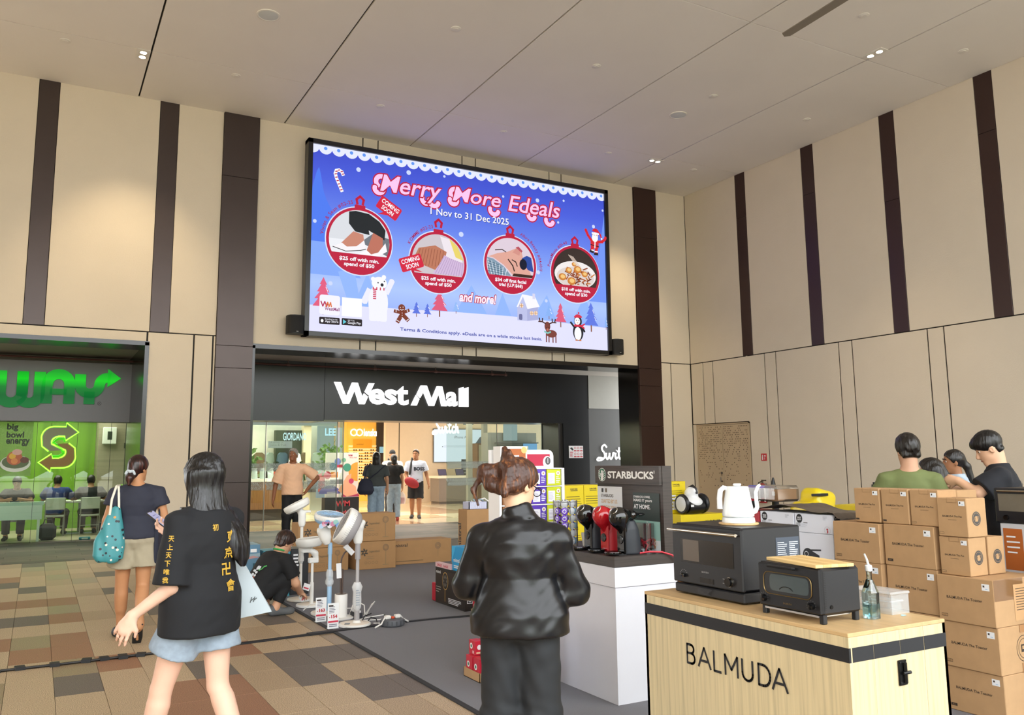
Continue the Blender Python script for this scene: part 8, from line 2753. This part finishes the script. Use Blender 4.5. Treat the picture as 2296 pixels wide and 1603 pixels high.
# ---- 5 older man in the peach polo, hand on hip
p = Fig('older grey haired man in a peach polo shirt with one hand on his hip', (4.58, 17.2, 0), 190, 1.86, 'm', '#8f5c3e', .012,
        J=dict(elL=(-.5, -.04, 1.26), wrL=(-.28, .1, 1.02), elR=(.33, -.05, 1.12), wrR=(.37, .02, .84)), head=(-28, 8, 0), hands={'L': ((.5, .2, -.9), (.9, .2, .2), 20)}, face=('#8a8078',))
s5 = p.top(mat('#f0c3a0', .8, var=.04, sc=10), hem=-.17, sleeve=.85, loose=.025, flare=.03, folds=.004, sl=(.075, .09))
p.bottoms(mat('#15161a', .8, var=.05), 1.95, .02, 'trousers', r=(.105, .085, .075))
p.shoes(mat('#1c1c1e', .5, var=0))
p.shorthair(mat('#a39d96', .5, kind='hair', c2='#c9c4be', bump=.4), .02, -.05, 1.03)
nx = p.J['neck']
MB(mat('#e6dedb', .8, var=0)).add([nx + A_(*v) for v in ((-.085, .03, .015), (-.02, .125, -.05), (-.075, .12, -.075), (-.12, .05, -.02), (.085, .03, .015), (.02, .125, -.05), (.075, .12, -.075), (.12, .05, -.02))], [(0, 1, 2, 3), (4, 7, 6, 5)]).tube([nx + A_(.085 * math.cos(u), -.01 + .08 * math.sin(u), .02) for u in np.linspace(PI * .85, PI * 2.15, 12)], .014, 6).build('collar', s5)
MB(mat('#b9b4a8', .3, metal=.7, var=0)).tube([p.J['wrL'] + A_(.03 * math.cos(u), .012 * math.cos(u), .03 * math.sin(u)) for u in np.arange(12) * PI / 6], .009, 6, closed=True).build('watch', p.t)

# ---- shoppers inside the entrance
p = Fig('woman from behind in dark grey T-shirt and jeans with navy shoulder bag', (7.17, 19.35, 0), 22, 1.80, 'f', '#b98a6a', .014, wide=1.18)
p.top(mat('#3f4444', .85, var=.05), hem=.02, sleeve=.75, loose=.025, flare=.02, sl=(.08, .085), folds=.003)
p.bottoms(denim, 1.97, .02, 'jeans', r=(.11, .09, .08))
p.shoes(mat('#d8d4d0', .5, var=0))
b = SDF(.03)
P = p.P
b.ell(P(0, -.014, .03), (.095, .115, .11), p.HM).loft(P(0, -.03, .02), frame_from((0, -.03, -1), (1, 0, 0)), [(0, .09, .1), (.15, .1, .085), (.28, .11, .06)], rnd=.02).cut(A_(0, 1, -.2), P(0, .05, 0))
b.build('hair', .011, hairk, p.t)
MWp = Matrix.Translation((7.17, 19.35, 0)) @ Matrix.Rotation(R(-22), 4, 'Z')
t = thing('shoulder_bag', 'navy shoulder bag hanging behind the woman in jeans', 'bag', tuple(MWp @ Vector((-.24, -.2, .98))), R(-22))
b = SDF(.04)
b.loft((0, 0, 0), np.eye(3), [(-.18, .15, .06), (-.08, .2, .08), (.1, .16, .06), (.2, .09, .03)], rnd=.03)
b.build('body', .012, mat('#161a30', .7, var=.05), t)
MB(mat('#161a30', .7, var=0)).tube([(-.03, .03, .18), (.0, .06, .4), (.1, .13, .56)], .014).tube([(.06, .03, .18), (.28, .02, .34), (.46, .1, .52)], .012).build('strap', t)

p = Fig('woman seen from behind in a black T-shirt and pale jeans beside the shop wall', (8.45, 21.45, 0), 15, 1.77, 'f', '#b98a6a', .015)
p.top(blackc, hem=.02, sleeve=.6, loose=.025, flare=.02, sl=(.075, .085), folds=.003)
p.bottoms(denim, 1.97, .015, 'jeans', r=(.1, .08, .07))
p.shoes(mat('#a03a34', .5, var=0))
b = SDF(.03)
P = p.P
b.ell(P(0, -.014, .02), (.092, .112, .11), p.HM).cap(P(0, -.05, -.03), P(0, -.05, -.1), .075, .07).cut(A_(0, 1, -.3), P(0, .04, 0))
b.build('hair', .012, hairk, p.t)
MWb = Matrix.Translation((8.45, 21.45, 0)) @ Matrix.Rotation(R(-15), 4, 'Z')
t = thing('carrier_bag', 'clear carrier bag with red items in the hand of the woman in black', 'bag', tuple(MWb @ Vector(p.J['palmR'] + A_(.02, 0, -.26))))
MB(film('#e6e0de', .5, .2)).lathe([(.07, -.12), (.1, 0), (.08, .12), (.03, .2)], 12).build('film', t)
MB(mat('#b8283a', .5, var=0)).box(-.05, .05, -.04, .04, -.1, .06, c=.01).build('red_pack', t, smooth=False)

p = Fig('man seen from behind in a black cap and white shirt wearing a dark backpack', (8.95, 22.85, 0), 20, 1.90, 'm', '#b58a6c', .016)
p.top(mat('#d6d2cc', .85, var=.04), hem=-.1, sleeve=.7, loose=.025, flare=.02, folds=.003)
p.bottoms(mat('#22242a', .8, var=.05), 1.95, .02)
p.shoes(mat('#2a2a2c', .5, var=0))
b = SDF(.02)
P = p.P
b.ell(P(0, -.01, .045), (.09, .11, .1), p.HM).cut((0, 0, -1), P(0, 0, .02)).cap(P(-.04, .1, .03), P(.04, .1, .03), .03, .03)
b.build('cap', .012, mat('#14161a', .8, var=0), p.t)
b = SDF(.03)
b.box(p.J['pelvis'] + A_(0, -.2, .3), (.15, .07, .22), r=.06)
bpk = b.build('backpack', .014, mat('#15171b', .7, var=.05), p.t)
for q in 'LR':
    sg_ = 1 if q == 'R' else -1
    MB(mat('#15171b', .7, var=0)).tube([p.J['neck'] + A_(sg_ * .1, -.13, .02), p.J['neck'] + A_(sg_ * .11, 0, .055), p.J['neck'] + A_(sg_ * .12, .13, -.08), p.J['neck'] + A_(sg_ * .13, .1, -.3)], .022, 6).build('strap', bpk)

p = Fig('man in a white BOSS T-shirt and black shorts walking out with a red pouch', (9.36, 22.1, 0), 205, 1.90, 'm', '#9a6a4a', .014,
        J=dict(elL=(-.3, -.02, 1.2), wrL=(-.36, .1, .95), elR=(.27, -.03, 1.2), wrR=(.2, .16, 1.0), knL=(-.1, .1, .52), anL=(-.1, .12, .09), toL=(-.12, .27, .03), knR=(.1, .0, .52), anR=(.1, -.08, .09), toR=(.12, .08, .03)), head=(-15, 0, 0), face=('#3a2a22',))
s9 = p.top(mat('#b9bfd0', .85, var=.04), hem=-.12, sleeve=.7, loose=.025, flare=.02, folds=.003, sl=(.072, .085))
p.bottoms(mat('#14151a', .85, var=.04), .95, .02, 'shorts', r=(.11, .115))
p.shoes(mat('#2c2e30', .6, var=0))
p.shorthair(hairb, .0, -.04, 1.03)
bpy.context.view_layer.update()
on_back(p, 'BOSS', 0, 1.36, .1, s9, f_('#1d2434'), .006, .05, (0, 1, 0), .3)
MB(mat('#17181c', .6, var=0)).tube([p.J['neck'] + A_(.1, -.1, .0), p.J['neck'] + A_(.11, .0, .055), p.J['neck'] + A_(.13, .14, -.12), p.J['neck'] + A_(.17, .16, -.4)], .03, 6).build('bag_strap', p.t)
MWb = Matrix.Translation((9.36, 22.1, 0)) @ Matrix.Rotation(R(-205), 4, 'Z')
t = thing('red_pouch', 'dark red pouch held in front by the man in the white T-shirt', 'bag', tuple(MWb @ Vector((.1, .27, .98))), R(-205))
b = SDF(.03)
b.ell((0, 0, 0), (.22, .07, .13), rot3(0, 0, -28))
b.build('body', .012, mat('#8f1420', .6, var=.05), t)
MB(mat('#5a0f18', .6, var=0)).tube([(-.18, -.05, .09), (0, -.08, .02), (.18, -.05, -.08)], .008).build('zip', t)

# ---- people behind the carton stack on the right
p = Fig('man with short black hair in an olive green T-shirt behind the carton stack', (6.2, 4.45, .009), 48, 1.765, 'm', '#c79a7e', .0095, wide=.84,
        J=dict(elL=(-.25, .06, 1.15), wrL=(-.14, .3, 1.1), elR=(.24, .06, 1.13), wrR=(.14, .28, 1.1)), head=(18, -6, 0))
p.top(mat('#6c7648', .85, var=.06, sc=12), hem=-.12, sleeve=.68, loose=.02, flare=.02, sl=(.072, .085), folds=.003)
p.bottoms(mat('#2b2d33', .8, var=.05), 1.95, .02)
p.shoes(mat('#222222', .5, var=0))
p.shorthair(hairk, .035, -.075, 1.08)
p = Fig('woman with long black hair in a teal top behind the man in olive green', (6.98, 4.78, .009), -20, 1.56, 'f', '#c9a083', .0105, head=(15, -20, 0))
p.top(mat('#2090a8', .8, var=.04), hem=-.05, sleeve=.5, loose=.022, flare=.02)
p.bottoms(denim, 1.97, .015, 'jeans')
p.shoes(mat('#d8d4d0', .5, var=0))
b = SDF(.03)
P = p.P
b.ell(P(0, -.014, .03), (.088, .106, .102), p.HM).cap(P(.0, -.05, .0), P(.03, -.09, -.16), .08, .065).cap(P(.03, -.09, -.16), P(.06, -.11, -.36), .065, .04).cap(P(-.05, -.03, 0), P(-.07, -.05, -.18), .05, .035).cut(p.HM @ A_(0, 1, -.2), P(0, .045, 0))
b.disp = lambda x, y, z: .003 * np.sin(130 * x + 80 * y)
b.build('hair', .009, hairk, p.t)
p = Fig('woman with a long black ponytail in a pale denim jacket by the beige wall', (7.95, 5.2, .009), -42, 1.65, 'f', '#9a6a4a', .0105, head=(6, -2, 0), face=('#1c1512', '#8a5248'))
p.top(mat('#a9b8c6', .85, var=.1, sc=14), hem=-.05, sleeve=1.9, loose=.03, flare=.03, sl=(.075, .07), folds=.005, collar=.025)
p.bottoms(mat('#2b2d33', .8, var=.05), 1.97, .015)
p.shoes(mat('#222222', .5, var=0))
b = SDF(.02)
P = p.P
b.ell(P(0, -.016, .03), (.081, .1, .096), p.HM).cut(p.HM @ A_(0, .8, -.6), P(0, .025, .0)).cap(P(0, -.09, -.0), P(0, -.125, -.05), .035, .032).cap(P(0, -.125, -.05), P(0, -.17, -.26), .034, .022)
b.disp = lambda x, y, z: .0025 * np.sin(150 * x + 60 * y)
b.build('hair', .008, hairk, p.t)
p = Fig('young man with a black bowl haircut in a black polo, looking down', (6.74, 4.02, .009), -30, 1.80, 'm', '#dcae8e', .0085,
        J=dict(neck=(0, .02, 1.50), head=(0, .075, 1.645), elL=(-.27, .17, 1.30), wrL=(-.19, .30, 1.39), elR=(.26, .1, 1.24), wrR=(.1, .32, 1.34), shL=(-.19, 0, 1.43), shR=(.19, 0, 1.43)), head=(8, -26, 0), hands={'L': ((.3, .8, .1), (.8, -.3, 0), 55), 'R': ((-.3, .8, .1), (-.8, -.3, 0), 55)}, face=True)
s13 = p.top(mat('#191b22', .85, var=.04), hem=-.12, sleeve=.8, loose=.022, flare=.02, sl=(.074, .088), folds=.003, collar=.02)
p.bottoms(mat('#22242a', .8, var=.05), 1.95, .02)
p.shoes(mat('#222222', .5, var=0))
b = SDF(.02)
P = p.P
b.ell(P(0, -.012, .045), (.09, .112, .1), p.HM).ell(P(0, .05, .06), (.07, .062, .055), p.HM).cap(P(-.035, -.06, -.035), P(.035, -.06, -.035), .034)
b.cut(p.HM @ A_(0, .6, -.8), P(0, .045, .0)).cut(p.HM @ A_(0, -.2, -1), P(0, 0, -.065))
b.disp = lambda x, y, z: .0012 * np.sin(230 * x + 60 * z) + .001 * np.sin(260 * y + 60 * x)
b.build('hair', .007, mat('#0e0d0e', .35, kind='hair', c2='#2a292c', bump=.5), p.t)
bpy.context.view_layer.update()
on_back(p, 'innovate', .02, 1.36, .05, s13, wpap, .004, .04, (.15, -1, 0), .2)

# ---- diners in the sandwich shop
SEAT = dict(pelvis=(0, 0, .5), neck=(0, .08, 1.0), head=(0, .13, 1.15), shL=(-.18, .07, .95), shR=(.18, .07, .95), hiL=(-.1, .02, .49), hiR=(.1, .02, .49), knL=(-.14, .43, .5), knR=(.14, .43, .5), anL=(-.13, .4, .09), anR=(.13, .4, .09), toL=(-.15, .54, .03), toR=(.15, .54, .03),
            elL=(-.3, .26, .80), elR=(.3, .26, .80), wrL=(-.14, .42, .84), wrR=(.14, .42, .84))
for i, (lb_, x, y, th, tc, sk) in enumerate((('diner in a black T-shirt leaning on the window table in the sandwich shop', -.33, 21.22, 184, '#1d2024', '#a87a5e'), ('diner in a blue shirt seen from behind at the cafe table', .42, 21.5, 10, '#1f3a7a', '#a87a5e'), ('diner in black seen from behind at the right of the cafe table', 1.12, 21.5, 0, '#22242a', '#a87a5e'))):
    J_ = dict(SEAT)
    J_['head'] = (0, .17 if i == 0 else .15, 1.19)
    J_['neck'] = (0, .08, 1.06)
    J_['shL'], J_['shR'] = (-.19, .07, 1.0), (.19, .07, 1.0)
    p = Fig(lb_, (x, y, 0), th, 1.72, 'm', sk, .016, J=J_, head=(0, -22 if i == 0 else -14, 0), wide=1.05, face=i == 0, group=None)
    p.top(mat(tc, .85, var=.08), hem=-.05, sleeve=.7, loose=.025, flare=.0, sl=(.08, .09))
    p.bottoms(mat('#3a3330', .85, var=.08), 1.9, .02, 'trousers')
    p.shoes(mat('#2a2624', .5, var=0))
    p.shorthair(hairk, .03, -.07, 1.1)
st_ = thing('stool', 'grey stool under the diner at the window table', 'stool', (-.33, 21.3, 0))
MB(mat('#b9bbb6', .4, var=.02)).box(-.19, .19, -.19, .19, .36, .395, c=.008).build('seat', st_, smooth=False)
for x in (-.16, .16):
    for y in (-.16, .16):
        MB(mat('#8d8f8c', .3, metal=.7, var=0)).tube([(x, y, 0), (x, y, .37)], .014, 6).build('leg', st_)
